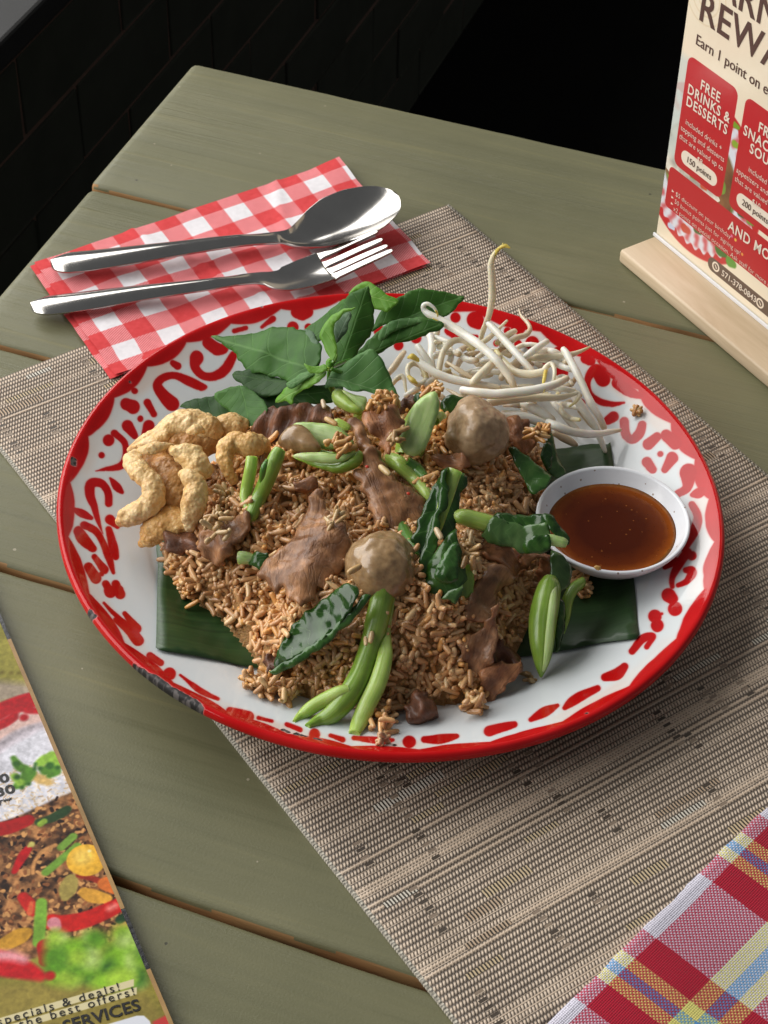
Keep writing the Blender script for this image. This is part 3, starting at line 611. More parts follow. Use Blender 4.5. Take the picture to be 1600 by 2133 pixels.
    pr.stroke([(178, 1790, 33), (182, 1792, 33)], (232, 176, 56), 3); pr.stroke([(172, 1784, 18)], (244, 200, 90), 16); pr.stroke([(186, 1772, 3), (188, 1772, 2)], (252, 226, 150), 3); pr.stroke([(228, 1892, 6), (240, 1886, 6)], (226, 120, 110), 10)
    # blurred lettuce and bowl rim at the foot
    for i in range(70):
        x = rg.uniform(110, 310); y = rg.uniform(1950, 2060) + (x - 210) * .12 - (20 if x > 240 else 0); c = [(126, 176, 40), (160, 196, 60), (90, 144, 34), (176, 204, 110), (62, 110, 34)][rg.integers(5)]
        pr.stroke([(x, y, rg.uniform(9, 20)), (x + rg.uniform(-10, 10), y + rg.uniform(-8, 8), 8)], c, 22)
    pr.stroke([(-60, 1990, 22), (0, 2006, 24), (50, 2020, 18), (84, 2034, 10)], (196, 26, 34), 8); pr.stroke([(-20, 1990, 10), (20, 1990, 10), (50, 1998, 8)], (226, 150, 156), 14); pr.stroke([(104, 2032, 9)], (176, 30, 30), 6)
    pr.poly([(-140, 2050), (90, 2046), (150, 2060), (300, 2066), (330, 2090), (420, 2300), (-140, 2300)], (146, 130, 62), 26)
    pr.a *= (1 + (fbm2(h, w_, 7, 36, 3) - .5) * .30 + (fbm2(h, w_, 40, 37, 3) - .5) * .22)[..., None]
    # caption strips and the white box below the lettering
    def strip(a, b, hw): pr.poly([(a[0], a[1] - hw), (b[0], b[1] - hw), (b[0], b[1] + hw), (a[0], a[1] + hw)], (220, 208, 164), 1.5)
    strip((-30, 2136), (279, 2046), 7.5); strip((-30, 2156), (285, 2063), 7.5)
    pr.poly([(200, 2140), (285, 2115), (300, 2115), (312, 2126), (330, 2180), (200, 2220)], (226, 228, 236), 2, smooth=False)
    pr.poly([(318, 2128), (350, 2112), (380, 2160), (330, 2190)], (196, 60, 60), 5)
    return image_from('menu_print', np.clip(pr.a, 0, 1))
m, nt, bs = newmat('laminated_menu'); uvn = N(nt, 'ShaderNodeUVMap', uv_map='UVMap'); im = imgnode(nt, menu_print(), uvn.outputs[0]); hs = N(nt, 'ShaderNodeHueSaturation', i_Saturation=1.0, i_Value=.9); nt.links.new(im.outputs[0], hs.inputs['Color']); nt.links.new(hs.outputs[0], bs.inputs['Base Color']); bs.inputs['Roughness'].default_value = .5; bs.inputs['Specular IOR Level'].default_value = .2; menu_m = m
gold = mat('gold_trim', [(.3, (.26, .145, .045)), (.7, (.40, .24, .085))], 80, rough=.4, bump=.1); blackm = mat('black_trim', [(.3, (.008, .008, .01)), (.7, (.03, .03, .032))], 300, rough=.3)
menu = empty('menu_board', (*(mO + mn * MW / 2 + md * MH / 2), .0), 'menu board printed with a rice dish and gold edge, at the lower left', 'menu')
cr = [mO + mn * MW + md * MH, mO + md * MH, mO, mO + mn * MW]
vs = [(*c, .0038) for c in cr] + [(*c, .0004) for c in cr]
mb = mk('printed_board', vs, [(0, 1, 2, 3), (7, 6, 5, 4), (0, 4, 5, 1), (1, 5, 6, 2), (2, 6, 7, 3), (3, 7, 4, 0)], None, menu, smooth=False, uv=[(0, 0), (1, 0), (1, 1), (0, 1)] * 2, mats=[menu_m, gold], fmat=[0, 1, 1, 1, 1, 1])
def trim(a, b, m_, nm):
    p, q = mO + md * a, mO + md * b; o_ = -mn * .0011; i_ = mn * .0005
    vs = [(*(p + i_), .0043), (*(q + i_), .0043), (*(q + o_), .0043), (*(p + o_), .0043), (*(p + i_), .0003), (*(q + i_), .0003), (*(q + o_), .0003), (*(p + o_), .0003)]
    mk(nm, vs, [(0, 1, 2, 3), (7, 6, 5, 4), (0, 4, 5, 1), (1, 5, 6, 2), (2, 6, 7, 3), (3, 7, 4, 0)], m_, menu, smooth=False)
def along(px, py): return (P(px, py, .004)[:2] - mO) @ md
trim(0, along(18, 1332), blackm, 'black_edge'); trim(along(18, 1332) + .0001, along(258, 1893), gold, 'gold_edge'); trim(along(258, 1893) + .0001, along(312, 2018), blackm, 'black_edge'); trim(along(312, 2018) + .0001, MH, gold, 'gold_edge')
ta = math.atan2(*(P(280, 2055, .004)[:2] - P(0, 2137, .004)[:2])[::-1])
def mtx(body, px, py, size, bold=0, align='LEFT', sx=1, shear=0, space=1):
    p = P(px, py, .0040); text(body, mb, (p[0] - menu.location[0], p[1] - menu.location[1], .0040), (0, 0, ta), size, ink_black, bold, sx, align, shear=shear, space=space)
mtx('exclusive specials & deals!', 250, 2055, .0052, 0, 'RIGHT', 1.02, 0, 1.28); mtx('for the best offers!', 281, 2064, .0052, 0, 'RIGHT', 1.02, 0, 1.28)
mtx('CATERING SERVICES', 292, 2093, .0070, .00016, 'RIGHT', 1.02)
mtx('$12.50', 19, 1619, .0062, .00018, 'RIGHT', 1.3); mtx('$13.30', 31, 1642, .0062, .00018, 'RIGHT', 1.3); mtx('**SUPPLEMENT**', 22, 1667, .0036, .00005, 'RIGHT', 1.1, .3)

# ------------------------------------------------------------------ plaid cloth, lower right
cO = P(1144, 2129, .003)[:2]; cE = P(1600, 1678, .003)[:2]; ce1 = unit(cE - cO); ce2 = np.array([ce1[1], -ce1[0]]); CS = -.09; CLn, CWd = .33, .17
def s_of(cx_, cy_): return float((P(1100 + cx_ / 3.2, 1650 + cy_ / 3.2, .003)[:2] - cO) @ ce1)
def t_of(cx_, cy_): return float((P(1100 + cx_ / 3.2, 1650 + cy_ / 3.2, .003)[:2] - cO) @ ce2)
def plaid():
    k = 6000; w_, h = int(CLn * k), int(CWd * k); x = (np.arange(w_) + .5)[None] / k + CS; y = (np.arange(h) + .5)[:, None] / k
    Wc, Rc, Yc, Bc = [np.array(c, float) for c in ((226, 222, 236), (186, 24, 52), (236, 226, 130), (92, 160, 220))]
    br = [s_of(140, 1530), s_of(340, 1385), s_of(475, 1240), s_of(530, 1175), s_of(570, 1115), s_of(640, 1062), s_of(775, 930), s_of(1155, 560)]
    seq = [Wc, Rc, Yc, Bc, Yc, Rc, Wc]; per = br[-1] - br[1]
    lens = [br[2] - br[1], br[3] - br[2], br[4] - br[3], br[5] - br[4], br[6] - br[5], br[7] - br[6]]; cols = [Rc, Yc, Bc, Yc, Rc, Wc]; edg = np.cumsum(lens)
    wob = (fbm2(h, w_, 500, 41, 2) - .5) * .002
    def look(pos): q = np.mod(pos - br[1], per); idx = np.clip(np.searchsorted(edg, q), 0, 5); return np.array(cols)[idx]
    warp = look(x + wob)
    e = [t_of(185, 1530 - 0) * 0 + .0062, t_of(1195, 1275), t_of(1300, 1345), t_of(1395, 1400), t_of(1490, 1465)]
    d = e[1] - e[0]; ed2 = np.array([e[0], e[1], e[2], e[3], e[4], e[4] + .022, e[4] + .06, e[4] + .1]); wc = np.array([Wc, Rc, Yc, Bc, Yc, Rc, Wc, Rc, Rc])
    weft = wc[np.clip(np.searchsorted(ed2, y + wob * .6), 0, 8)]
    p = .00088; jx = (fbm2(h, w_, 90, 43, 2) - .5) * .0004; ix = np.floor((x + jx) / p).astype(int); iy = np.floor((y + jx) / p).astype(int); fx = (x + jx) / p - ix; fy = (y + jx) / p - iy
    up = ((ix + iy) % 2 == 0)
    hgt = np.where(up, np.sin(np.pi * fx) ** .5 * (.55 + .45 * np.sin(np.pi * fy)), np.sin(np.pi * fy) ** .5 * (.55 + .45 * np.sin(np.pi * fx)))
    col = np.where(up[..., None], warp * .82 + weft * .18, weft * .82 + warp * .18) * (.62 + .42 * hgt)[..., None]
    col *= (.94 + .12 * fbm2(h, w_, 240, 44, 3))[..., None]
    return image_from('plaid_weave', np.dstack([np.clip(col, 0, 255) / 255, hgt]).astype(np.float32))
m, nt, bs = newmat('plaid_cotton'); uvn = N(nt, 'ShaderNodeUVMap', uv_map='UVMap'); im = imgnode(nt, plaid(), uvn.outputs[0]); nt.links.new(im.outputs[0], bs.inputs['Base Color']); bs.inputs['Roughness'].default_value = .9; bs.inputs['Specular IOR Level'].default_value = .15; bs.inputs['Sheen Weight'].default_value = .15
bumpn(nt, bs, im.outputs[1], .8, .0005); plaid_m = m
def cloth():
    n1_, n2_ = 120, 60; vs, uv = [], []
    for i in range(n1_):
        for j in range(n2_):
            a, b = i / (n1_ - 1), j / (n2_ - 1); s_, t_ = CS + a * CLn, b * CWd
            fray = .0007 * noise.noise(Vector((s_ * 700, 1, 2))) + .0012 * noise.noise(Vector((s_ * 60, 5, 2)))
            p = cO + ce1 * s_ + ce2 * (t_ + fray * (j == 0))
            z = .0034 + .0018 * min(1, t_ / .03) * (noise.noise(Vector((p[0] * 22, p[1] * 22, 7))) + .5) + .0012 * math.sin((s_ * .8 + t_) * 95) * min(1, t_ / .05) * .5
            vs.append((p[0], p[1], z)); uv.append((a, b))
    F = grid_faces(n1_, n2_); n = n1_ * n2_; vs += [(x, y, max(z - .0016, .0018)) for x, y, z in vs]; uv += uv[:n]
    F = [tuple(reversed(f)) for f in F] + [tuple(n + i for i in f) for f in F]
    for i in range(n1_ - 1): F.append((i * n2_, (i + 1) * n2_, n + (i + 1) * n2_, n + i * n2_))
    return mk('cloth_napkin', vs, F, plaid_m, uv=uv)
tag(cloth(), 'red, white, yellow and blue plaid cotton cloth at the lower right corner', 'cloth')

# ================================================================== ENAMEL PLATE
PC = np.array([-.0001, 0.0]); PA, PB, PTH = .1534, .1482, R(154.9)
pax = np.array([math.cos(PTH), math.sin(PTH)]); pay = np.array([-pax[1], pax[0]])
PROF = [(0, .0040), (.30, .0041), (.55, .0044), (.64, .0048), (.69, .0058), (.725, .0078), (.75, .0102), (.80, .0138), (.86, .0178), (.92, .0220), (.955, .0248), (.972, .0264), (.982, .0272), (.990, .0273), (.996, .0267), (.9995, .0256), (1.0, .0245), (.998, .0234), (.992, .0228), (.980, .0228), (.955, .0222), (.90, .0182), (.80, .0110), (.735, .0055), (.70, .0030), (.66, .0022), (.60, .0021), (0, .0022)]
pr_r = np.array([p[0] for p in PROF[:14]]); pr_z = np.array([p[1] for p in PROF[:14]])
def p_rho(x, y):
    d = np.stack([np.asarray(x) - PC[0], np.asarray(y) - PC[1]], -1); return np.hypot(d @ pax / PA, d @ pay / PB)
def plate_z(x, y): return np.interp(p_rho(x, y), pr_r, pr_z, right=.0)
def plate_hit(px, py):
    """where a line of sight meets the plate's upper face"""
    d = ray(px, py); best = None
    for z in np.linspace(.03, .003, 220):
        X = CAM + d * ((z - CAM[2]) / d[..., 2])[..., None]; ok = plate_z(X[..., 0], X[..., 1]) >= z
        if best is None: best = X.copy(); done = np.zeros(ok.shape, bool)
        new = ok & ~done; best[new] = X[new]; done |= ok; best[~done] = X[~done]
    return best
PS = .316; PK = 6500
MOTIF = [[(292, 872, 6)], [(262, 842, 13), (277, 848, 15)], [(307, 839, 9), (320, 863, 8)], [(265, 887, 13), (280, 908, 7)], [(310, 887, 12), (301, 911, 7)], [(226, 917, 14)], [(238, 903, 9), (241, 905, 8), (259, 923, 8), (262, 953, 9), (250, 971, 8), (220, 977, 5), (199, 981, 2)], [(211, 948, 8)],
 [(358, 842, 17), (340, 824, 15), (328, 803, 11), (340, 788, 9), (364, 783, 8), (391, 794, 10), (418, 806, 9), (428, 807, 4)], [(409, 746, 16), (406, 764, 10), (421, 782, 9), (445, 785, 10), (469, 770, 11), (487, 740, 9)], [(433, 716, 12), (451, 728, 13), (466, 728, 9)], [(360, 757, 7), (370, 763, 9)], [(280, 815, 7)],
 [(226, 1049, 9), (224, 1025, 9), (211, 1007, 10), (190, 1007, 11), (187, 1031, 11), (196, 1055, 8), (205, 1088, 5), (214, 1112, 2)], [(229, 996, 3), (242, 1013, 9), (254, 1025, 3)], [(154, 1061, 4), (172, 1070, 8), (190, 1079, 4)], [(163, 1106, 10), (175, 1124, 13), (193, 1142, 8)], [(175, 1094, 8), (199, 1106, 9), (214, 1130, 8), (226, 1160, 7), (236, 1193, 3)], [(229, 1082, 12), (244, 1097, 5)], [(226, 1103, 8), (235, 1136, 11), (241, 1160, 6)],
 [(211, 1196, 4)], [(184, 1181, 9), (199, 1205, 11)], [(196, 1160, 5), (217, 1187, 8)], [(220, 1217, 7), (229, 1235, 9)], [(241, 1217, 8), (250, 1238, 8)], [(241, 1291, 5), (269, 1312, 8), (287, 1334, 9)], [(259, 1278, 4), (284, 1309, 8)], [(216, 1256, 3), (237, 1278, 4), (275, 1309, 4)], [(312, 1366, 6), (334, 1381, 6)], [(353, 1403, 11)], [(375, 1406, 3), (419, 1440, 4), (453, 1456, 3)], [(478, 1480, 7), (517, 1492, 9)], [(538, 1495, 3), (566, 1502, 3)], [(597, 1509, 4), (625, 1520, 5)], [(655, 1529, 10)], [(688, 1532, 4), (713, 1541, 5)], [(737, 1537, 4), (790, 1543, 6), (818, 1541, 3)],
 [(852, 1546, 11)], [(884, 1540, 6), (917, 1540, 9), (951, 1533, 4)], [(1019, 1524, 9), (1045, 1516, 7), (1071, 1509, 5)], [(1105, 1499, 3), (1135, 1482, 7), (1161, 1469, 3)], [(1176, 1475, 4), (1199, 1456, 9), (1244, 1434, 6)], [(1259, 1411, 6), (1285, 1404, 9), (1300, 1389, 6)], [(1316, 1357, 5), (1337, 1332, 7), (1359, 1326, 6), (1347, 1347, 4)],
 [(1378, 1279, 3)], [(1392, 1240, 11), (1400, 1248, 9)], [(1406, 1269, 12)], [(1364, 1284, 11)], [(1369, 1304, 11)], [(1400, 1222, 5), (1400, 1204, 7), (1412, 1179, 9), (1431, 1151, 9)], [(1412, 1219, 5), (1431, 1210, 7), (1441, 1191, 10), (1428, 1188, 6)], [(1384, 1183, 4), (1398, 1172, 9), (1409, 1165, 3)], [(1441, 1158, 9)], [(1441, 1051, 8), (1453, 1076, 9), (1447, 1104, 10), (1425, 1141, 8)], [(1441, 1032, 5), (1456, 1027, 12), (1470, 1019, 4)], [(1434, 985, 19), (1431, 1016, 10), (1412, 1029, 8)],
 [(1375, 946, 7)], [(1350, 926, 13), (1369, 910, 10)], [(1387, 907, 13), (1406, 922, 16)], [(1400, 954, 13), (1384, 979, 8)], [(1347, 963, 12), (1359, 979, 10)], [(1300, 879, 10), (1303, 904, 10), (1316, 916, 10), (1331, 904, 11), (1337, 885, 9)], [(1266, 876, 9), (1278, 868, 11)], [(1285, 797, 12), (1311, 816, 11), (1337, 827, 6)], [(1255, 790, 18), (1240, 771, 13), (1225, 790, 8), (1229, 816, 6), (1247, 835, 7), (1274, 842, 6), (1300, 839, 2)], [(1217, 748, 10), (1230, 752, 11)],
 [(1079, 681, 16)], [(1056, 689, 8)], [(1109, 715, 15)], [(1079, 717, 8)], [(1161, 730, 10), (1187, 749, 8)], [(1169, 775, 15)], [(1034, 715, 8)], [(948, 662, 11)], [(990, 666, 19), (998, 676, 10)], [(932, 690, 8), (960, 704, 8), (992, 704, 6)], [(866, 704, 13)], [(830, 720, 12)], [(618, 651, 13), (630, 660, 9)], [(640, 651, 13), (630, 660, 9)], [(610, 682, 12)], [(642, 682, 8)], [(545, 682, 4), (568, 665, 7)], [(488, 690, 6), (512, 684, 6)], [(900, 668, 9)], [(790, 690, 14)], [(760, 680, 10)], [(700, 700, 9)], [(1130, 760, 9)], [(1210, 840, 10)]]
def plate_image():
    n = int(PS * PK); ax = (np.arange(n) + .5) / PK - PS / 2; X, Y = np.meshgrid(ax, ax); rho = p_rho(X, Y)
    d = np.stack([X - PC[0], Y - PC[1]], -1); th = np.arctan2(d @ pay / PB, d @ pax / PA)
    wob = fbm2(n, n, 90, 51, 3) - .5
    edge = .966 - .021 * np.abs(np.sin(th * 15 + .8 * np.sin(th * 3) + .5)) ** .9 + wob * .010
    red = np.clip((rho - edge) * 240 + .5, 0, 1); lay = np.zeros((n, n))
    for s in MOTIF:
        s = np.array(s, float); s = np.r_[s, s + .01] if len(s) == 1 else s; qq = catmull(s, False, 15); qq[:, 2] *= np.where(qq[:, 1] > 1230, 1.38, 1.0); c_ = plate_hit(qq[:, 0], qq[:, 1])[:, :2]
        k_ = np.maximum(qq[:, 2] * .93, 1.4); ea = plate_hit(qq[:, 0] + k_, qq[:, 1])[:, :2] - c_; eb = plate_hit(qq[:, 0], qq[:, 1] - k_)[:, :2] - c_; la = np.linalg.norm(ea, axis=1); lb = np.linalg.norm(eb, axis=1)
        cap = k_ * PXM * 2.1; ea *= np.minimum(1, cap / np.maximum(la, 1e-9))[:, None]; eb *= np.minimum(1, cap / np.maximum(lb, 1e-9))[:, None]; c_ = (c_ + PS / 2) * PK; ea = ea * PK; eb = eb * PK
        pad = np.abs(np.c_[ea, eb]).max() * 1.5 + 6
        x0, y0 = np.maximum(np.floor(c_.min(0) - pad).astype(int), 0); x1, y1 = np.minimum(np.ceil(c_.max(0) + pad).astype(int), n)
        gx, gy = np.meshgrid(np.arange(x0, x1), np.arange(y0, y1)); dd = np.full(gx.shape, -1e9)
        for i in range(len(qq)):
            M_ = np.array([ea[i], eb[i]]).T
            if abs(np.linalg.det(M_)) < 1e-3: continue
            I_ = np.linalg.inv(M_); u0, u1 = gx - c_[i, 0], gy - c_[i, 1]; rr = np.hypot(I_[0, 0] * u0 + I_[0, 1] * u1, I_[1, 0] * u0 + I_[1, 1] * u1); dd = np.maximum(dd, (1 - rr) * min(np.linalg.norm(ea[i]), np.linalg.norm(eb[i])))
        dd += wob[y0:y1, x0:x1] * 8; lay[y0:y1, x0:x1] = np.maximum(lay[y0:y1, x0:x1], np.clip(dd / 3 + .5, 0, 1))
    ink = np.maximum(red, lay); halo = blur(ink, 4.0); ink = blur(ink, 1.0)
    white = np.array([214, 219, 221.]); rd = np.array([186, 20, 22.]) + (fbm2(n, n, 120, 52, 3) - .5)[..., None] * 26 + np.where((lay > .5)[..., None], np.array([-4, 0, 0.]), 0)
    img = white * (1 - ink[..., None]) + rd * ink[..., None]; hz = np.clip(halo - ink, 0, 1)[..., None] * .55; img = img * (1 - hz) + np.array([206, 128, 110.]) * hz
    rim = np.clip((rho - .905) * 40, 0, 1) * (1 - ink) * np.clip(fbm2(n, n, 260, 56, 3) * 2.4 - .9, 0, 1); img = img * (1 - .35 * rim[..., None]) + np.array([222, 170, 140.]) * .35 * rim[..., None]
    # chipped enamel: the bare dark steel and pale undercoat round it
    chip = np.zeros((n, n)); cn = fbm2(n, n, 26, 53, 4) - .5
    for pts in ([(278, 1392, 6), (296, 1412, 12), (325, 1434, 13), (352, 1450, 12), (382, 1464, 11), (404, 1474, 9), (420, 1482, 4)], [(190, 1284, 5), (196, 1290, 6)], [(591, 1511, 4), (600, 1516, 3)], [(618, 1521, 3), (640, 1526, 2)], [(655, 1530, 2), (668, 1533, 1.5)], [(1222, 1484, 4)], [(152, 955, 4), (152, 964, 3)], [(545, 640, 2)], [(1445, 905, 4), (1450, 912, 3)], [(270, 792, 2)], [(822, 1541, 3)]):
        q = P(np.array([p[0] for p in pts]), np.array([p[1] for p in pts]), .0252 if pts[0][1] > 1200 and pts[0][0] < 450 else .0271)[:, :2]; qq = catmull(np.c_[(q + PS / 2) * PK, [p[2] * PXM * PK * 1.25 for p in pts]], False, 8) if len(pts) > 1 else np.r_[np.c_[(q + PS / 2) * PK, [[pts[0][2] * PXM * PK]]]]
        pad = 40; x0, y0 = np.maximum(np.floor(qq[:, :2].min(0) - pad).astype(int), 0); x1, y1 = np.minimum(np.ceil(qq[:, :2].max(0) + pad).astype(int), n)
        gx, gy = np.meshgrid(np.arange(x0, x1), np.arange(y0, y1)); dd = np.full(gx.shape, -1e9)
        for x, y, r in qq: dd = np.maximum(dd, r - np.hypot(gx - x, gy - y))
        chip[y0:y1, x0:x1] = np.maximum(chip[y0:y1, x0:x1], np.clip((dd + cn[y0:y1, x0:x1] * 16) / 2.5 + .5, 0, 1))
    under = np.clip(blur(chip, 2.6) * 2.2, 0, 1) * (1 - chip); speck = np.clip((fbm2(n, n, 9, 54, 2) - .42) * 4, 0, 1)
    img = img * (1 - under[..., None] * .8) + np.array([222, 170, 160.]) * under[..., None] * .8
    img = img * (1 - chip[..., None]) + (np.array([38, 36, 36.]) + speck[..., None] * np.array([58, 54, 52.])) * chip[..., None]
    # oil smears in the white well
    oil = np.clip((fbm2(n, n, 160, 55, 3) - .56) * 5, 0, 1) * (rho < .8) * .10; img = img * (1 - oil[..., None]) + np.array([206, 178, 120.]) * oil[..., None]
    return image_from('enamel_print', np.dstack([np.clip(img, 0, 255) / 255, 1 - chip]).astype(np.float32))
m, nt, bs = newmat('enamel'); uvn = N(nt, 'ShaderNodeUVMap', uv_map='UVMap'); im = imgnode(nt, plate_image(), uvn.outputs[0]); nt.links.new(im.outputs[0], bs.inputs['Base Color'])
nt.links.new(mathn(nt, 'MULTIPLY_ADD', im.outputs[1], -.47, .54), bs.inputs['Roughness']); bs.inputs['Specular IOR Level'].default_value = .27
v = coords(nt, 'Object'); n1 = N(nt, 'ShaderNodeTexNoise', i_Scale=55.0, i_Detail=4.0); nt.links.new(v, n1.inputs['Vector']); b1 = bumpn(nt, bs, n1.outputs[0], .10, .0012); bumpn(nt, bs, im.outputs[1], .6, .0006, b1); enamel = m
nr_, nth = len(PROF), 260; rows = catmull(np.array(PROF), False, 4); rows[:, 0] = np.clip(rows[:, 0], 0, None); vs, uv = [], []
for t in np.linspace(0, 2 * np.pi, nth, endpoint=False):
    for r_, z in rows:
        ww = 1 + .0016 * noise.noise(Vector((math.cos(t) * 2, math.sin(t) * 2, 1))); p = PC + (pax * PA * math.cos(t) + pay * PB * math.sin(t)) * r_ * ww
        vs.append((p[0], p[1], z + .0003 * r_ * noise.noise(Vector((math.cos(t) * 1.5, math.sin(t) * 1.5, 4))))); uv.append(((p[0] + PS / 2) / PS, (p[1] + PS / 2) / PS))
F = [tuple(reversed(f)) for f in grid_faces(nth, len(rows), True, False)]
tag(mk('enamel_plate', vs, F, enamel, uv=uv), 'white enamel plate with a red floral rim and a dark chip', 'plate')

# ------------------------------------------------------------------ the mound's shape
MO = P(*np.array([(340, 1165), (372, 1240), (450, 1290), (520, 1370), (545, 1420), (600, 1455), (690, 1490), (800, 1497), (890, 1478), (975, 1470), (1040, 1415), (1085, 1345), (1118, 1260), (1140, 1150), (1140, 1050), (1130, 975), (1080, 925), (960, 900), (820, 895), (690, 905), (560, 930), (470, 980), (390, 1080)], float).T, .005)[:, :2]
MO = catmull(MO, True, 4); HG = 320; hx = np.linspace(-.165, .165, HG); GX, GY = np.meshgrid(hx, hx); gp = np.stack([GX, GY], -1)
dm = seg_dist(gp, MO); dm = np.where(inside(gp, MO), dm, 0); MH_ = .038
ln_ = (fbm2(HG, HG, 30, 61, 3) - .5) * .016 * np.clip(dm / .02, 0, 1) + (fbm2(HG, HG, 14, 62, 2) - .5) * .013 * np.clip(dm / .01, 0, 1)
ln_ = ln_ + (fbm2(HG, HG, 8, 64, 2) - .5) * .010 * np.clip(dm / .006, 0, 1)
u_ = np.clip(dm / .062, 0, 1); dome = MH_ * np.sqrt(np.clip(1 - (1 - u_) ** 2, 0, 1))
PZ = plate_z(GX, GY); SMO = np.maximum(PZ, np.where(dm > 0, .0045 + dome, 0)); HF = np.maximum(PZ, np.where(dm > 0, .0045 + dome + ln_, 0))
def samp(G, x, y):
    fx = np.clip((np.asarray(x) + .165) / .33 * (HG - 1), 0, HG - 1.001); fy = np.clip((np.asarray(y) + .165) / .33 * (HG - 1), 0, HG - 1.001); i = fy.astype(int); j = fx.astype(int); a = fy - i; b = fx - j
    return (G[i, j] * (1 - b) + G[i, j + 1] * b) * (1 - a) + (G[i + 1, j] * (1 - b) + G[i + 1, j + 1] * b) * a
def hit(px, py, lift=0.0, G=None):
    G = HF if G is None else G; d = ray(px, py); sh = d.shape[:-1]; best = np.zeros(sh + (3,)); done = np.zeros(sh, bool)
    for z in np.linspace(.075, .001, 300):
        X = CAM + d * ((z - CAM[2]) / d[..., 2])[..., None]; ok = (samp(G, X[..., 0], X[..., 1]) + lift >= z) & ~done; best[ok] = X[ok]; done |= ok
    best[~done] = X[~done]; return best
def mnormal(p, k=.010, G=None):
    G = SMO if G is None else G
    gx = (samp(G, p[0] + k, p[1]) - samp(G, p[0] - k, p[1])) / (2 * k); gy = (samp(G, p[0], p[1] + k) - samp(G, p[0], p[1] - k)) / (2 * k); return unit([-gx, -gy, 1])

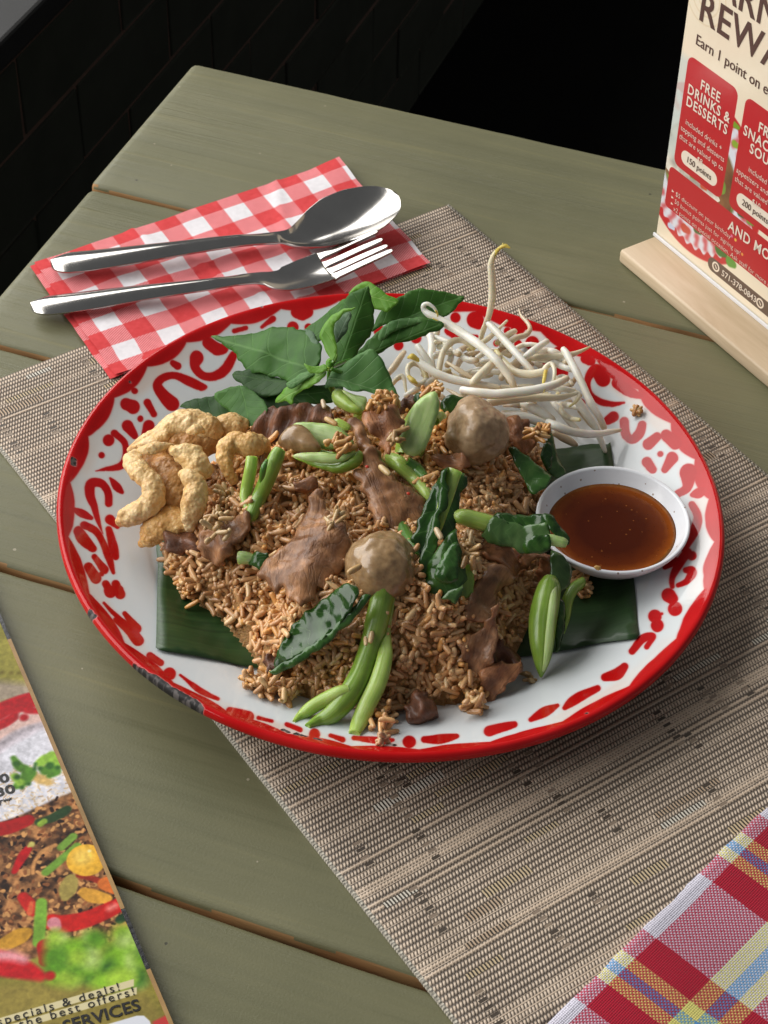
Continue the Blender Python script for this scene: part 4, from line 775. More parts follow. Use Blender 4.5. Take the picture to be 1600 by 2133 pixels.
# ------------------------------------------------------------------ sheets, tubes and lumps of food
COVER = []
def project(X): d = X - CAM; t = d @ c_f; return np.array([CX + FPX * (d @ c_r) / t, CY - FPX * (d @ c_u) / t])
def tcam(X): return (np.asarray(X) - CAM) @ c_f
def clear_shift(px, X, margin, quant=.85, G=None):
    """how far the piece must come forward so that it lies on, not in, the food beneath it"""
    H_ = hit(px[:, 0], px[:, 1], 0, G); return max(0.0, float(np.quantile(tcam(X) - tcam(H_) + margin, quant)))
def sheet(name, px, m, label=None, cat=None, group=None, parent=None, A=None, z=None, lift=.003, nrm=None, up=.35, th=.0016, res=.0016, cu=0, cv=0, cuv=0, amp=.0006, ns=140, R_=None, axis=None, jit=.0003, fn=None, seed=0, tip=None, drape=False, kind=None, minth=.3, clear=True, ext=0):
    """a slice or leaf of real thickness lying on the food: outline measured in the photograph, laid on its own tilted plane (or draped over the surface below)"""
    px = np.asarray(px, float); c = px.mean(0)
    if A is None: A = hit(c[0], c[1], lift) if z is None else P(c[0], c[1], z)
    if nrm is None: nrm = mnormal(A); nrm = unit(nrm * (1 - up) + np.array([0, 0, 1]) * up)
    n = unit(nrm); e1 = unit(c_r - n * (c_r @ n)); e2 = np.cross(n, e1)
    if clear and not drape:
        COVER.append(c + (px - c) * .90)
        pp = np.r_[px, (px + c) / 2, c[None]]; X = on_plane(pp[:, 0], pp[:, 1], A, n); A = A - unit(A - CAM) * (clear_shift(pp, X, th * .5 + .0012) + ext)
    if drape: e1 = np.array([1., 0, 0]); e2 = np.array([0, 1., 0]); n = np.array([0, 0, 1.]); X = hit(px[:, 0], px[:, 1], lift, HF if drape == 1 else PZ) - A
    else: X = on_plane(px[:, 0], px[:, 1], A, n) - A
    q = np.c_[X @ e1, X @ e2]; q = catmull(q, True, 6)
    L_ = np.r_[0, np.cumsum(np.linalg.norm(np.diff(np.r_[q, q[:1]], axis=0), axis=1))]; cnt = max(12, int(L_[-1] / res)); s_ = np.linspace(0, L_[-1], cnt, endpoint=False); qc = np.r_[q, q[:1]]; q = np.c_[np.interp(s_, L_, qc[:, 0]), np.interp(s_, L_, qc[:, 1])]
    if jit: q = q + np.array([[noise.noise(Vector((a * 260, b * 260, seed))), noise.noise(Vector((a * 260, b * 260, seed + 9)))] for a, b in q]) * jit * 2
    lo, hi = q.min(0), q.max(0); gx, gy = np.meshgrid(np.arange(lo[0], hi[0], res), np.arange(lo[1], hi[1], res)); g = np.stack([gx.ravel(), gy.ravel()], -1); g[:, 0] += (np.arange(len(g)) // max(1, gx.shape[1]) % 2) * res * .5
    g = g[inside(g, q)]; 
    if len(g): g = g[seg_dist(g, q) > res * .6]
    allp = np.r_[q, g]; ne = len(q)
    vo, _, fo, *_ = delaunay_2d_cdt([Vector(p) for p in allp], [(i, (i + 1) % ne) for i in range(ne)], [], 1, 1e-7)
    V2 = np.array([(v.x, v.y) for v in vo]); tri = [tuple(f) for f in fo]
    d = seg_dist(V2, q); Rr = R_ or th * 1.2; rnd = np.sqrt(np.clip(1 - (1 - np.clip(d / Rr, 0, 1)) ** 2, 0, 1)); ew = minth + (1 - minth) * rnd
    uc, vc = V2[:, 0], V2[:, 1]
    if axis is not None:
        b0_ = on_plane(np.array([axis[0][0], axis[1][0]], float), np.array([axis[0][1], axis[1][1]], float), A, n) - A; b0_ = np.c_[b0_ @ e1, b0_ @ e2]; dv = b0_[1] - b0_[0]; ll = np.linalg.norm(dv); dv /= ll; dw = np.array([-dv[1], dv[0]])
        U, W_ = (V2 - b0_[0]) @ dv / ll, (V2 - b0_[0]) @ dw / ll
    else: ll = .03; U, W_ = V2[:, 0] / ll, V2[:, 1] / ll
    w_ = cu * U * U * ll * ll + cv * (W_ * ll) ** 2 + cuv * U * W_ * ll * ll
    if amp: w_ = w_ + amp * np.array([noise.fractal(Vector((a * ns, b * ns * .6, seed * 3.7)), .8, 2.0, 3) for a, b in (np.c_[U, W_] * ll)])
    if fn is not None: w_ = w_ + fn(U, W_, d)
    base = A + V2[:, :1] * e1 + V2[:, 1:] * e2
    if drape:
        h_ = samp(HF if drape == 1 else PZ, base[:, 0], base[:, 1]) + lift; base[:, 2] = h_; n = np.array([0, 0, 1.])
    top = base + (w_ + th * .5 * ew)[:, None] * n; bot = base + (w_ - th * .5 * ew)[:, None] * n; nV = len(V2)
    cnt_ = {}
    for t in tri:
        for a, b in ((t[0], t[1]), (t[1], t[2]), (t[2], t[0])): cnt_[(a, b)] = cnt_.get((a, b), 0) + 1
    F_ = list(tri) + [tuple(nV + i for i in reversed(t)) for t in tri] + [(b, a, nV + a, nV + b) for (a, b) in cnt_ if (b, a) not in cnt_]
    o = mk(name, np.r_[top, bot], F_, m, parent, uv=np.tile(np.c_[U, W_ + .5], (2, 1)))
    return tag(o, label, cat, group, kind)
def tube_geo(pts, ns=12, n=10, flat_=1.0, caps='flat', noise_amp=0, nscale=200, seed=0, upv=None, crease=0):
    """swept body through 3D points with radii (x, y, z, r)"""
    q = catmull(np.asarray(pts, float), False, n); c = q[:, :3]; rr = np.maximum(q[:, 3], .00008)
    if caps == 'round':
        L0 = np.linalg.norm(c[1] - c[0]) + 1e-9
        ext = []
        for sgn, end in ((-1, 0), (1, -1)):
            t = unit(c[1] - c[0]) if end == 0 else unit(c[-1] - c[-2]); r0 = rr[end]
            e = [(c[end] + sgn * t * r0 * math.sin(a) * .9, r0 * math.cos(a)) for a in (.5, .9, 1.25, 1.5)]; ext.append(e)
        c = np.r_[[e[0] for e in reversed(ext[0])], c, [e[0] for e in ext[1]]]; rr = np.r_[[e[1] for e in reversed(ext[0])], rr, [e[1] for e in ext[1]]]
    t = np.gradient(c, axis=0); t /= np.linalg.norm(t, axis=1)[:, None] + 1e-12
    u = np.array(upv if upv is not None else (0, 0, 1.)); V = []
    for i in range(len(c)):
        a = u - t[i] * (u @ t[i])
        if np.linalg.norm(a) < 1e-6: a = np.cross(t[i], (1, 0, 0))
        a = unit(a); b = np.cross(t[i], a); u = a if upv is None else np.array(upv)
        for k in range(ns):
            ph = 2 * np.pi * k / ns; r_ = rr[i] * (1 - crease * math.exp(-((ph - math.pi / 2) / .35) ** 2)); p = c[i] + a * math.cos(ph) * r_ * flat_ + b * math.sin(ph) * r_
            if noise_amp:
                dirv = unit(p - c[i]); p = p + dirv * noise_amp * noise.fractal(Vector(p * nscale) + Vector((seed, 0, 0)), .8, 2, 3)
            V.append(p)
    F_ = grid_faces(len(c), ns, False, True); F_ = [tuple(reversed(f)) for f in F_]; F_.append(tuple(range(ns))); F_.append(tuple(reversed(range((len(c) - 1) * ns, len(c) * ns))))
    s_ = np.linspace(0, 1, len(c)); uv = [(s_[i], k / ns) for i in range(len(c)) for k in range(ns)]
    return V, F_, uv
def path3(pts, mode='z', clr=.45):
    """(px, py, height or lift, radius in px) -> 3D points with radius in metres"""
    out = []
    for px, py, h_, r_ in pts:
        X = P(px, py, h_); H_ = hit(np.array([float(px)]), np.array([float(py)]))[0]; k = tcam(X) - tcam(H_) + r_ * PXM * clr
        if clr and k > 0: X = X - unit(X - CAM) * k
        out.append((*X, r_ * PXM))
    return out
def tube(name, pts, m, label=None, cat=None, group=None, parent=None, mode='z', **kw):
    V, F_, uv = tube_geo(path3(pts, mode), **kw); o = mk(name, V, F_, m, parent, uv=uv); return tag(o, label, cat, group)

# ------------------------------------------------------------------ banana leaf under the food
def banana_mat():
    m, nt, bs = newmat('banana_leaf'); L = nt.links.new; v = coords(nt, 'UV')
    mp = N(nt, 'ShaderNodeMapping'); mp.inputs[3].default_value = (1.5, 90, 1); L(v, mp.inputs[0]); n1 = N(nt, 'ShaderNodeTexNoise', i_Scale=1.0, i_Detail=4.0, i_Distortion=.3); L(mp.outputs[0], n1.inputs['Vector'])
    n2 = N(nt, 'ShaderNodeTexNoise', i_Scale=7.0, i_Detail=4.0); L(v, n2.inputs['Vector'])
    wv = N(nt, 'ShaderNodeTexWave', i_Scale=20.0, i_Distortion=.6, i_Detail=1.0); wv.bands_direction = 'Y'; L(v, wv.inputs['Vector'])
    c = ramp(nt, [(.3, (.016, .047, .012)), (.55, (.024, .066, .017)), (.75, (.04, .088, .026))]); L(n1.outputs[0], c.inputs[0]); c2 = ramp(nt, [(.35, (.7, .75, .7)), (.65, (1.1, 1.1, 1.0))]); L(n2.outputs[0], c2.inputs[0])
    L(mixc(nt, 1, c.outputs[0], c2.outputs[0], 'MULTIPLY'), bs.inputs['Base Color']); bs.inputs['Roughness'].default_value = .42; bs.inputs['Specular IOR Level'].default_value = .5
    b1 = bumpn(nt, bs, n1.outputs[0], .3, .0005); bumpn(nt, bs, wv.outputs[0], .03, .0003, b1); return m
def leaf_lift(U, W_, d): return np.zeros_like(U)
sheet('banana_leaf', [(331, 1120), (329, 1180), (327, 1250), (325, 1340), (324.5, 1351), (325, 1353), (328, 1353.5), (340, 1355), (430, 1371), (540, 1392), (700, 1402), (900, 1394), (1080, 1369), (1200, 1350), (1318, 1331), (1331, 1326), (1330, 1310), (1318, 1190), (1290, 1050), (1272, 929), (1266, 926), (1165, 933), (900, 950), (600, 1000), (400, 1080)], banana_mat(), 'dark green cut banana leaf under the rice, edges showing left and right', 'banana leaf', z=.006, nrm=(0, 0, 1), drape=2, lift=.0012, th=.0006, res=.004, amp=.0007, ns=28, jit=0, axis=((325, 1280), (1330, 1230)))

# ------------------------------------------------------------------ sauce dish
dc = P(1277, 1079, .0275); DR = .0348; DH = .0205; dz = dc[2] - DH
dish_prof = [(0, .0), (.016, 0), (.018, .0008), (.0215, .0032), (.0275, .0092), (.0322, .0152), (.0342, .0186), (.0347, .0197), (.0345, .0204), (.0338, .0206), (.0329, .0202), (.0323, .0192), (.0300, .0155), (.0255, .0098), (.0200, .0048), (.016, .0034), (0, .003)]
dp_ = catmull(np.array(dish_prof), False, 4); n = 96; vs = []
for t in np.linspace(0, 2 * np.pi, n, endpoint=False):
    for r_, z in dp_: vs.append((dc[0] + r_ * math.cos(t), dc[1] + r_ * math.sin(t), dz + z))
china = mat('white_melamine', [(.3, (.74, .76, .80)), (.7, (.79, .80, .83))], 30, rough=.22, bump=.04, bdist=.0004)
def speckle(m):
    nt = m.node_tree; bs = nt.nodes['Principled BSDF']; src = bs.inputs['Base Color'].links[0].from_socket; v = coords(nt, 'Object'); vo = N(nt, 'ShaderNodeTexVoronoi', i_Scale=420.0); nt.links.new(v, vo.inputs['Vector'])
    sc = N(nt, 'ShaderNodeSeparateColor'); nt.links.new(vo.outputs['Color'], sc.inputs[0]); f = mathn(nt, 'MULTIPLY', mathn(nt, 'LESS_THAN', vo.outputs['Distance'], .22), mathn(nt, 'GREATER_THAN', sc.outputs[0], .9))
    nt.links.new(mixc(nt, mathn(nt, 'MULTIPLY', f, .75), src, (.22, .12, .05, 1)), bs.inputs['Base Color'])
speckle(china)
tag(mk('sauce_dish', vs, grid_faces(n, len(dp_), True, False), china), 'small round white dish of brown sauce at the right of the plate', 'dish')
def sauce_mat():
    m, nt, bs = newmat('brown_dipping_sauce'); L = nt.links.new; v = coords(nt, 'UV'); gr = N(nt, 'ShaderNodeTexGradient', gradient_type='SPHERICAL'); mp = N(nt, 'ShaderNodeMapping'); mp.inputs[1].default_value = (-1, -1, 0); mp.inputs[3].default_value = (2, 2, 1); L(v, mp.inputs[0]); L(mp.outputs[0], gr.inputs[0])
    n1 = N(nt, 'ShaderNodeTexNoise', i_Scale=16.0, i_Detail=6.0); L(v, n1.inputs['Vector'])
    f = mathn(nt, 'ADD', gr.outputs['Fac'], mathn(nt, 'MULTIPLY_ADD', n1.outputs[0], .1, -.05)); c = ramp(nt, [(.0, (.40, .15, .02)), (.07, (.25, .058, .006)), (.22, (.12, .021, .003)), (.5, (.062, .0092, .002))]); L(f, c.inputs[0])
    vo = N(nt, 'ShaderNodeTexVoronoi', i_Scale=22.0); L(v, vo.inputs['Vector']); sc = N(nt, 'ShaderNodeSeparateColor'); L(vo.outputs['Color'], sc.inputs[0]); sp = mathn(nt, 'MULTIPLY', mathn(nt, 'LESS_THAN', vo.outputs['Distance'], .16), mathn(nt, 'GREATER_THAN', sc.outputs[0], .6))
    v2 = N(nt, 'ShaderNodeTexVoronoi', i_Scale=60.0); L(v, v2.inputs['Vector']); s2 = N(nt, 'ShaderNodeSeparateColor'); L(v2.outputs['Color'], s2.inputs[0]); dk = mathn(nt, 'MULTIPLY', mathn(nt, 'LESS_THAN', v2.outputs['Distance'], .2), mathn(nt, 'GREATER_THAN', s2.outputs[0], .86))
    col = mixc(nt, mathn(nt, 'MULTIPLY', sp, .6), c.outputs[0], (.30, .10, .02, 1)); col = mixc(nt, mathn(nt, 'MULTIPLY', dk, .8), col, (.02, .006, .002, 1)); L(col, bs.inputs['Base Color'])
    bs.inputs['Roughness'].default_value = .12; bs.inputs['Specular IOR Level'].default_value = .22; bumpn(nt, bs, n1.outputs[0], .05, .0003); return m
sr = .0289; rr_ = np.linspace(0, 1, 14); vs, uv = [], []
for t in np.linspace(0, 2 * np.pi, n, endpoint=False):
    for r_ in rr_:
        wv = 1 + .006 * math.sin(3 * t) + .004 * math.sin(7 * t + 1); rad = (sr + .0006) * r_ * wv; vs.append((dc[0] + rad * math.cos(t), dc[1] + rad * math.sin(t), dz + .0138 + .0006 * max(0, (r_ - .93) / .07) ** 2)); uv.append((.5 + .5 * r_ * math.cos(t), .5 + .5 * r_ * math.sin(t)))
k = len(vs); vs.append((dc[0], dc[1], dz + .0035)); uv.append((.5, .5)); nr2 = len(rr_); F = [tuple(reversed(f)) for f in grid_faces(n, nr2, True, False)] + [(k, ((i + 1) % n) * nr2 + nr2 - 1, i * nr2 + nr2 - 1) for i in range(n)]
tag(mk('dipping_sauce', vs, F, sauce_mat(), uv=uv), 'dark brown dipping sauce with pale flecks inside the white dish', 'sauce')

# ------------------------------------------------------------------ fried rice
rice_m = mat('fried_rice_grain', [(.3, (.85, .80, .74)), (.7, (1.0, 1.0, 1.0))], 700, rough=.38, bump=.15, bdist=.0003, tint=True, sss=.35, sssr=(.0014, .0010, .0007), rvar=.2, coat=.3, crough=.12)
def grain_geo(L=.0066, r=.00118, bend=0.0, ns=6):
    prof = [(-.5, .0), (-.485, .5), (-.41, .82), (-.15, 1.0), (.2, .97), (.42, .78), (.485, .46), (.5, 0)]; V = [(L * -.5, 0, bend)]
    for s_, k_ in prof[1:-1]:
        for a in range(ns): t = 2 * math.pi * a / ns; V.append((s_ * L, r * k_ * math.cos(t), .86 * r * k_ * math.sin(t) + bend * (2 * s_) ** 2))
    V.append((L * .5, 0, bend)); m_ = len(prof) - 2; F_ = [(0, 1 + (a + 1) % ns, 1 + a) for a in range(ns)]
    for i in range(m_ - 1):
        for a in range(ns): b = 1 + i * ns; F_.append((b + a, b + (a + 1) % ns, b + ns + (a + 1) % ns, b + ns + a))
    e = len(V) - 1; b = 1 + (m_ - 1) * ns; F_ += [(e, b + a, b + (a + 1) % ns) for a in range(ns)]
    return np.array(V), F_
def grains(name, pts, nrms, label=None, cat=None, kind=None, group=None, parent=None, cols=None, seed=1, lay=.5, size=1.0):
    rg = np.random.default_rng(seed); GV, GF, GT = [], [], []; protos = [grain_geo(.0071 * s_, .00132 * t_, b_) for s_, t_, b_ in ((1.06, 1, .0004), (.92, 1.06, .0007), (1.18, .95, .0003), (.55, 1.05, 0), (1.04, 1.08, .0009))]; off = 0
    for i, (p, nn) in enumerate(zip(pts, nrms)):
        V, F_ = protos[rg.integers(5)]; x = rg.normal(size=3); x = x - nn * (x @ nn) * (lay if rg.random() < .75 else .0); x = unit(x); y = unit(np.cross(nn + .01 * rg.normal(size=3), x)); z = np.cross(x, y); s_ = size * rg.uniform(.82, 1.12)
        GV.append(p + (V * s_) @ np.array([x, y, z])); GF += [tuple(off + a for a in f) for f in F_]; off += len(V)
        if cols is not None: c = cols[i]
        else: c = np.array([.40, .235, .10])
        GT.append(np.tile(np.r_[c * rg.uniform(.9, 1.08), 1], (len(V), 1)))
    return tag(mk(name, np.concatenate(GV), GF, rice_m, parent, tint=np.concatenate(GT)), label, cat, group, kind)
def rice_tone(rg, warm=.0):
    k = rg.random()
    if k < .14: return np.array([.88, .60, .30])
    if k < .62: return np.array([.75, .44, .195]) * rg.uniform(.93, 1.07)
    if k < .9: return np.array([.62, .33, .13]) * rg.uniform(.9, 1.1)
    return np.array([.82, .43, .13])
def rice_mound():
    rg = np.random.default_rng(11); pts, nn, cc = [], [], []; lo, hi = MO.min(0), MO.max(0)
    tone = .5 * fbm2(HG, HG, 40, 63, 2) + .5 * fbm2(HG, HG, 9, 65, 2)
    while len(pts) < 5700:
        p = rg.uniform(lo, hi); d = samp(dm, *p)
        if d <= .0008: continue
        h_ = samp(HF, *p); n_ = mnormal(p, .003, HF)
        if rg.random() > .35 + .65 * min(1, 1.2 / n_[2] - .6): continue
        pj = project(np.array([p[0], p[1], h_]))
        if rg.random() > .06 and any(inside(pj[None], c_)[0] for c_ in COVER if c_[:, 0].min() < pj[0] < c_[:, 0].max() and c_[:, 1].min() < pj[1] < c_[:, 1].max()): continue
        dep = rg.random() ** 1.1 * .0046 - .0014; q = np.array([p[0], p[1], h_]) - n_ * dep; q[2] = max(q[2], samp(PZ, *p) + .0012)
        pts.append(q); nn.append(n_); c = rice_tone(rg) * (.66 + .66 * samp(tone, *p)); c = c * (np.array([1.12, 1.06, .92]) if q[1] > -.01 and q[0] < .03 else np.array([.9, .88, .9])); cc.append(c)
    # stray clumps at the foot of the mound
    for (px, py, n_, sp) in ((560, 1435, 60, 20), (600, 1452, 40, 14), (522, 1428, 26, 14), (985, 1478, 40, 16), (985, 1445, 40, 22), (800, 1500, 40, 30), (1200, 1225, 34, 14), (1215, 1240, 20, 10), (400, 1240, 30, 22), (372, 1175, 16, 18)):
        for _ in range(n_):
            a, b = rg.normal(0, sp * .5, 2); z_ = abs(rg.normal(0, .0032)); q = hit(px + a, py + b, 0); q[2] += .0012 + z_; pts.append(q); nn.append(unit(rg.normal(0, .5, 3) + np.array([0, 0, 1.]))); cc.append(rice_tone(rg) * .9)
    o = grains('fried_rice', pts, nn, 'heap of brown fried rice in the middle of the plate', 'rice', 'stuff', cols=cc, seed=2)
    # the packed core under the outer grains
    st = 2; idx = [(i, j) for i in range(0, HG, st) for j in range(0, HG, st)]; core_v, mp_ = [], {}
    for i, j in idx: mp_[(i, j)] = len(core_v); core_v.append((hx[j], hx[i], max(HF[i, j] - .0014, PZ[i, j] - .0004) if dm[i, j] > .001 else PZ[i, j] - .002))
    F_ = [(mp_[(i, j)], mp_[(i, j + st)], mp_[(i + st, j + st)], mp_[(i + st, j)]) for i in range(0, HG - st, st) for j in range(0, HG - st, st) if max(dm[i, j], dm[i + st, j], dm[i, j + st], dm[i + st, j + st]) > .001]
    used = sorted({a for f in F_ for a in f}); rm = {a: b for b, a in enumerate(used)}
    c = mk('packed_rice', [core_v[a] for a in used], [tuple(rm[a] for a in f) for f in F_], mat('packed_rice', [(.3, (.36, .175, .06)), (.7, (.58, .32, .12))], 420, rough=.35, bump=1.0, bdist=.003, sss=.3), o)
    c['kind'] = 'stuff'

# ================================================================== MEAT, GREENS, CRACKLING, BASIL
def meat_mat(name, a, b, c):
    m, nt, bs = newmat(name); L = nt.links.new; v = coords(nt, 'UV', (1, 1, 1))
    mp = N(nt, 'ShaderNodeMapping'); mp.inputs[3].default_value = (5.0, 22, 1); L(v, mp.inputs[0]); ob = coords(nt, 'Object')
    n1 = N(nt, 'ShaderNodeTexNoise', i_Scale=1.0, i_Detail=7.0, i_Roughness=.7, i_Distortion=.9); L(mp.outputs[0], n1.inputs['Vector'])
    n2 = N(nt, 'ShaderNodeTexNoise', i_Scale=130.0, i_Detail=5.0); L(ob, n2.inputs['Vector']); n3 = N(nt, 'ShaderNodeTexNoise', i_Scale=700.0, i_Detail=4.0); L(ob, n3.inputs['Vector'])
    n4 = N(nt, 'ShaderNodeTexNoise', i_Scale=1.0, i_Detail=3.0, i_Distortion=1.4); mp4 = N(nt, 'ShaderNodeMapping'); mp4.inputs[3].default_value = (2.0, 6.5, 1); L(v, mp4.inputs[0]); L(mp4.outputs[0], n4.inputs['Vector'])
    ridge = mathn(nt, 'MAXIMUM', mathn(nt, 'SUBTRACT', 1.0, mathn(nt, 'MULTIPLY', mathn(nt, 'ABSOLUTE', mathn(nt, 'SUBTRACT', n4.outputs[0], .5)), 26.0)), 0.0)
    c1 = ramp(nt, [(.15, a), (.5, b), (.9, c)]); L(mathn(nt, 'MULTIPLY_ADD', n1.outputs[0], .38, mathn(nt, 'MULTIPLY', n2.outputs[0], .62)), c1.inputs[0]); c2 = ramp(nt, [(.3, (.62, .55, .5)), (.5, (1, 1, 1)), (.7, (1.4, 1.3, 1.18))]); L(n2.outputs[0], c2.inputs[0])
    colm = mixc(nt, 1, c1.outputs[0], c2.outputs[0], 'MULTIPLY'); L(mixc(nt, mathn(nt, 'MULTIPLY', ridge, .30), colm, (.06, .022, .012, 1)), bs.inputs['Base Color']); L(mathn(nt, 'MULTIPLY_ADD', n3.outputs[0], .5, .14), bs.inputs['Roughness']); bs.inputs['Specular IOR Level'].default_value = .5; bs.inputs['Specular IOR Level'].default_value = .32; bs.inputs['Coat Weight'].default_value = .3; bs.inputs['Coat Roughness'].default_value = .16; bs.inputs['Subsurface Weight'].default_value = .12; bs.inputs['Subsurface Radius'].default_value = (.004, .0015, .001); bs.inputs['Subsurface Scale'].default_value = 1
    b0 = bumpn(nt, bs, ridge, .4, -.0006); b1 = bumpn(nt, bs, n1.outputs[0], .75, .0010, b0); b2 = bumpn(nt, bs, n2.outputs[0], .3, .0010, b1); bumpn(nt, bs, n3.outputs[0], .4, .0003, b2); return m
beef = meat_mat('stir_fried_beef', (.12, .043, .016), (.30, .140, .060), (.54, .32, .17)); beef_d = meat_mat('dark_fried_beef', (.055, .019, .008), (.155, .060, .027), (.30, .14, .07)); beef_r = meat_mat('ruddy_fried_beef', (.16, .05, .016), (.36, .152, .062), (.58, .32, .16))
GB = 'beef slices in the fried rice'
def beefs(px, label, m=beef, **k):
    sd_ = k.get('seed', 0); k.setdefault('fn', lambda U, W_, d: .0013 * np.sin(W_ * 13 + U * 3 + sd_) + .0010 * np.sin(U * 8 + W_ * 4 + sd_ * 2.3)); return sheet('beef_slice', px, m, label, 'beef slice', GB, **{**dict(th=.0036, amp=.0017, ns=80, res=.0012, jit=.0011, minth=.35, up=.3), **k})
beefs([(720, 886), (741, 879), (762, 897), (785, 934), (800, 955), (812, 968), (832, 984), (856, 989), (880, 1001), (894, 1040), (886, 1066), (868, 1100), (842, 1106), (818, 1100), (796, 1080), (778, 1052), (764, 1012), (748, 986), (740, 972), (757, 958), (754, 930), (735, 905)], 'long ribbed beef slice running down the centre of the heap to the dark folded leaf', axis=((735, 890), (870, 1090)), lift=.010, cu=-4, cv=-12, seed=1, amp=.0022, ext=.010, th=.004)
beefs([(752, 872), (764, 852), (785, 846), (812, 843), (832, 860), (838, 885), (834, 905), (816, 922), (810, 944), (796, 936), (788, 915), (772, 900)], 'reddish beef piece with crisp orange rice on its top edge', m=beef_r, axis=((760, 850), (805, 945)), z=.062, nrm=(-.05, -.55, .83), seed=2, ext=.004, th=.004)
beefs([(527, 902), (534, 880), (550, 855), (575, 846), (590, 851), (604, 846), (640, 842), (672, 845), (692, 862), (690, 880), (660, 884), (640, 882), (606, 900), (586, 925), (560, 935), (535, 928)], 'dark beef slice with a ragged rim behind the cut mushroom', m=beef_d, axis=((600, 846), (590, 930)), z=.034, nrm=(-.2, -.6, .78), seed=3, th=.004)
beefs([(650, 1026), (664, 1018), (676, 1040), (682, 1066), (706, 1076), (720, 1094), (724, 1122), (712, 1168), (694, 1186), (681, 1212), (652, 1222), (648, 1240), (627, 1254), (606, 1243), (588, 1222), (570, 1228), (548, 1208), (538, 1194), (556, 1168), (578, 1150), (596, 1136), (616, 1098), (632, 1072), (644, 1046)], 'broad beef slice strewn with rice grains at the left of the near meatball', axis=((655, 1030), (600, 1245)), lift=.007, seed=4, amp=.0026, cv=-8, th=.0042, ext=.003)
beefs([(436, 1057), (452, 1054), (466, 1072), (476, 1082), (498, 1072), (521, 1066), (520, 1100), (510, 1118), (490, 1132), (484, 1152), (456, 1172), (432, 1164), (418, 1148), (420, 1120), (414, 1096), (420, 1074)], 'curled beef piece topped with rice beside the crackling', axis=((440, 1060), (470, 1170)), z=.036, nrm=(-.35, -.45, .8), seed=5, amp=.0042, th=.005)
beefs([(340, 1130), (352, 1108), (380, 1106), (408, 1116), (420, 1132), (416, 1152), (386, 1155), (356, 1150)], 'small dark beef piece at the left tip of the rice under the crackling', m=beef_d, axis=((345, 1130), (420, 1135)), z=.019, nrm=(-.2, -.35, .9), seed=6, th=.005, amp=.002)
beefs([(986, 1114), (1002, 1128), (1024, 1136), (1048, 1134), (1072, 1138), (1086, 1150), (1080, 1168), (1086, 1180), (1078, 1200), (1052, 1192), (1030, 1176), (1008, 1158)], 'lumpy beef strip just below the right-hand dark leaf', m=beef_r, axis=((990, 1118), (1080, 1160)), lift=.008, seed=7, amp=.0032, th=.0045)
V, F, uv = tube_geo(path3([(1086, 1176, .030, 14), (1098, 1166, .034, 15), (1116, 1158, .036, 14), (1134, 1158, .035, 13), (1141, 1172, .031, 12), (1134, 1190, .027, 13), (1126, 1206, .023, 9)]), ns=14, flat_=.55, caps='round', noise_amp=.0022, nscale=190, seed=3); tag(mk('beef_slice', V, F, beef_r, uv=uv), 'small hooked beef curl between the strip and the green stalk tip', 'beef slice', GB)
beefs([(1010, 1182), (1030, 1178), (1052, 1186), (1076, 1198), (1066, 1216), (1040, 1228), (1036, 1256), (1028, 1284), (1006, 1296), (990, 1290), (970, 1286), (974, 1256), (986, 1228), (992, 1206)], 'pale ribbed beef slice in the shade right of the folded leaf', axis=((1050, 1180), (985, 1290)), lift=.006, seed=8, amp=.0024)
beefs([(1037, 1256), (1040, 1275), (1036, 1300), (1030, 1340), (1028, 1372), (1006, 1400), (992, 1414), (972, 1412), (962, 1384), (957, 1340), (976, 1324), (996, 1314), (1014, 1288), (1026, 1266)], 'pointed beef flap hanging down the right side of the rice', axis=((1035, 1258), (975, 1410)), z=.024, nrm=(.2, -.72, .66), seed=9, th=.0026, amp=.0016)
beefs([(998, 1378), (1020, 1374), (1042, 1380), (1066, 1380), (1087, 1376), (1084, 1398), (1072, 1414), (1058, 1428), (1040, 1446), (1022, 1466), (1010, 1480), (1000, 1486), (986, 1476), (998, 1456), (1002, 1430), (996, 1404)], 'lowest beef slice at the right foot of the rice, tip on bare plate', m=beef_r, axis=((1080, 1378), (995, 1480)), z=.014, nrm=(.25, -.62, .74), seed=10, th=.003, amp=.0014)
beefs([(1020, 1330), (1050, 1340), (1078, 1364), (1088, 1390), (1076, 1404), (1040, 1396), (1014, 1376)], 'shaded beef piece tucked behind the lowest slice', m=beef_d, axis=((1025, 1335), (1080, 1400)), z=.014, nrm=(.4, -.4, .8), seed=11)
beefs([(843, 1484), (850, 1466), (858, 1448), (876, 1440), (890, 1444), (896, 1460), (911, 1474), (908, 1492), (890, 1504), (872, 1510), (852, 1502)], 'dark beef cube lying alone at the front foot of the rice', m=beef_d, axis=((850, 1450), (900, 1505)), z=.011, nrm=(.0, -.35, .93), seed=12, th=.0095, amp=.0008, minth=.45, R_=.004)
beefs([(1056, 872), (1070, 864), (1090, 876), (1106, 896), (1114, 922), (1104, 944), (1084, 948), (1066, 925), (1058, 898)], 'glazed beef piece between the far meatball and the sprouts', m=beef_r, axis=((1060, 870), (1100, 945)), z=.036, nrm=(.3, -.4, .85), seed=13, th=.005, amp=.003)
beefs([(905, 952), (925, 942), (948, 946), (968, 950), (978, 966), (962, 980), (935, 978), (912, 972)], 'short beef piece in front of the far meatball', m=beef_r, axis=((910, 955), (975, 970)), z=.047, nrm=(0, -.5, .86), seed=14, th=.004)
beefs([(556, 1366), (574, 1360), (592, 1378), (588, 1404), (566, 1412), (550, 1398)], 'dark beef scrap under the tip of the left dark leaf', m=beef_d, axis=((560, 1365), (580, 1410)), z=.014, nrm=(-.2, -.6, .8), seed=15, th=.004)
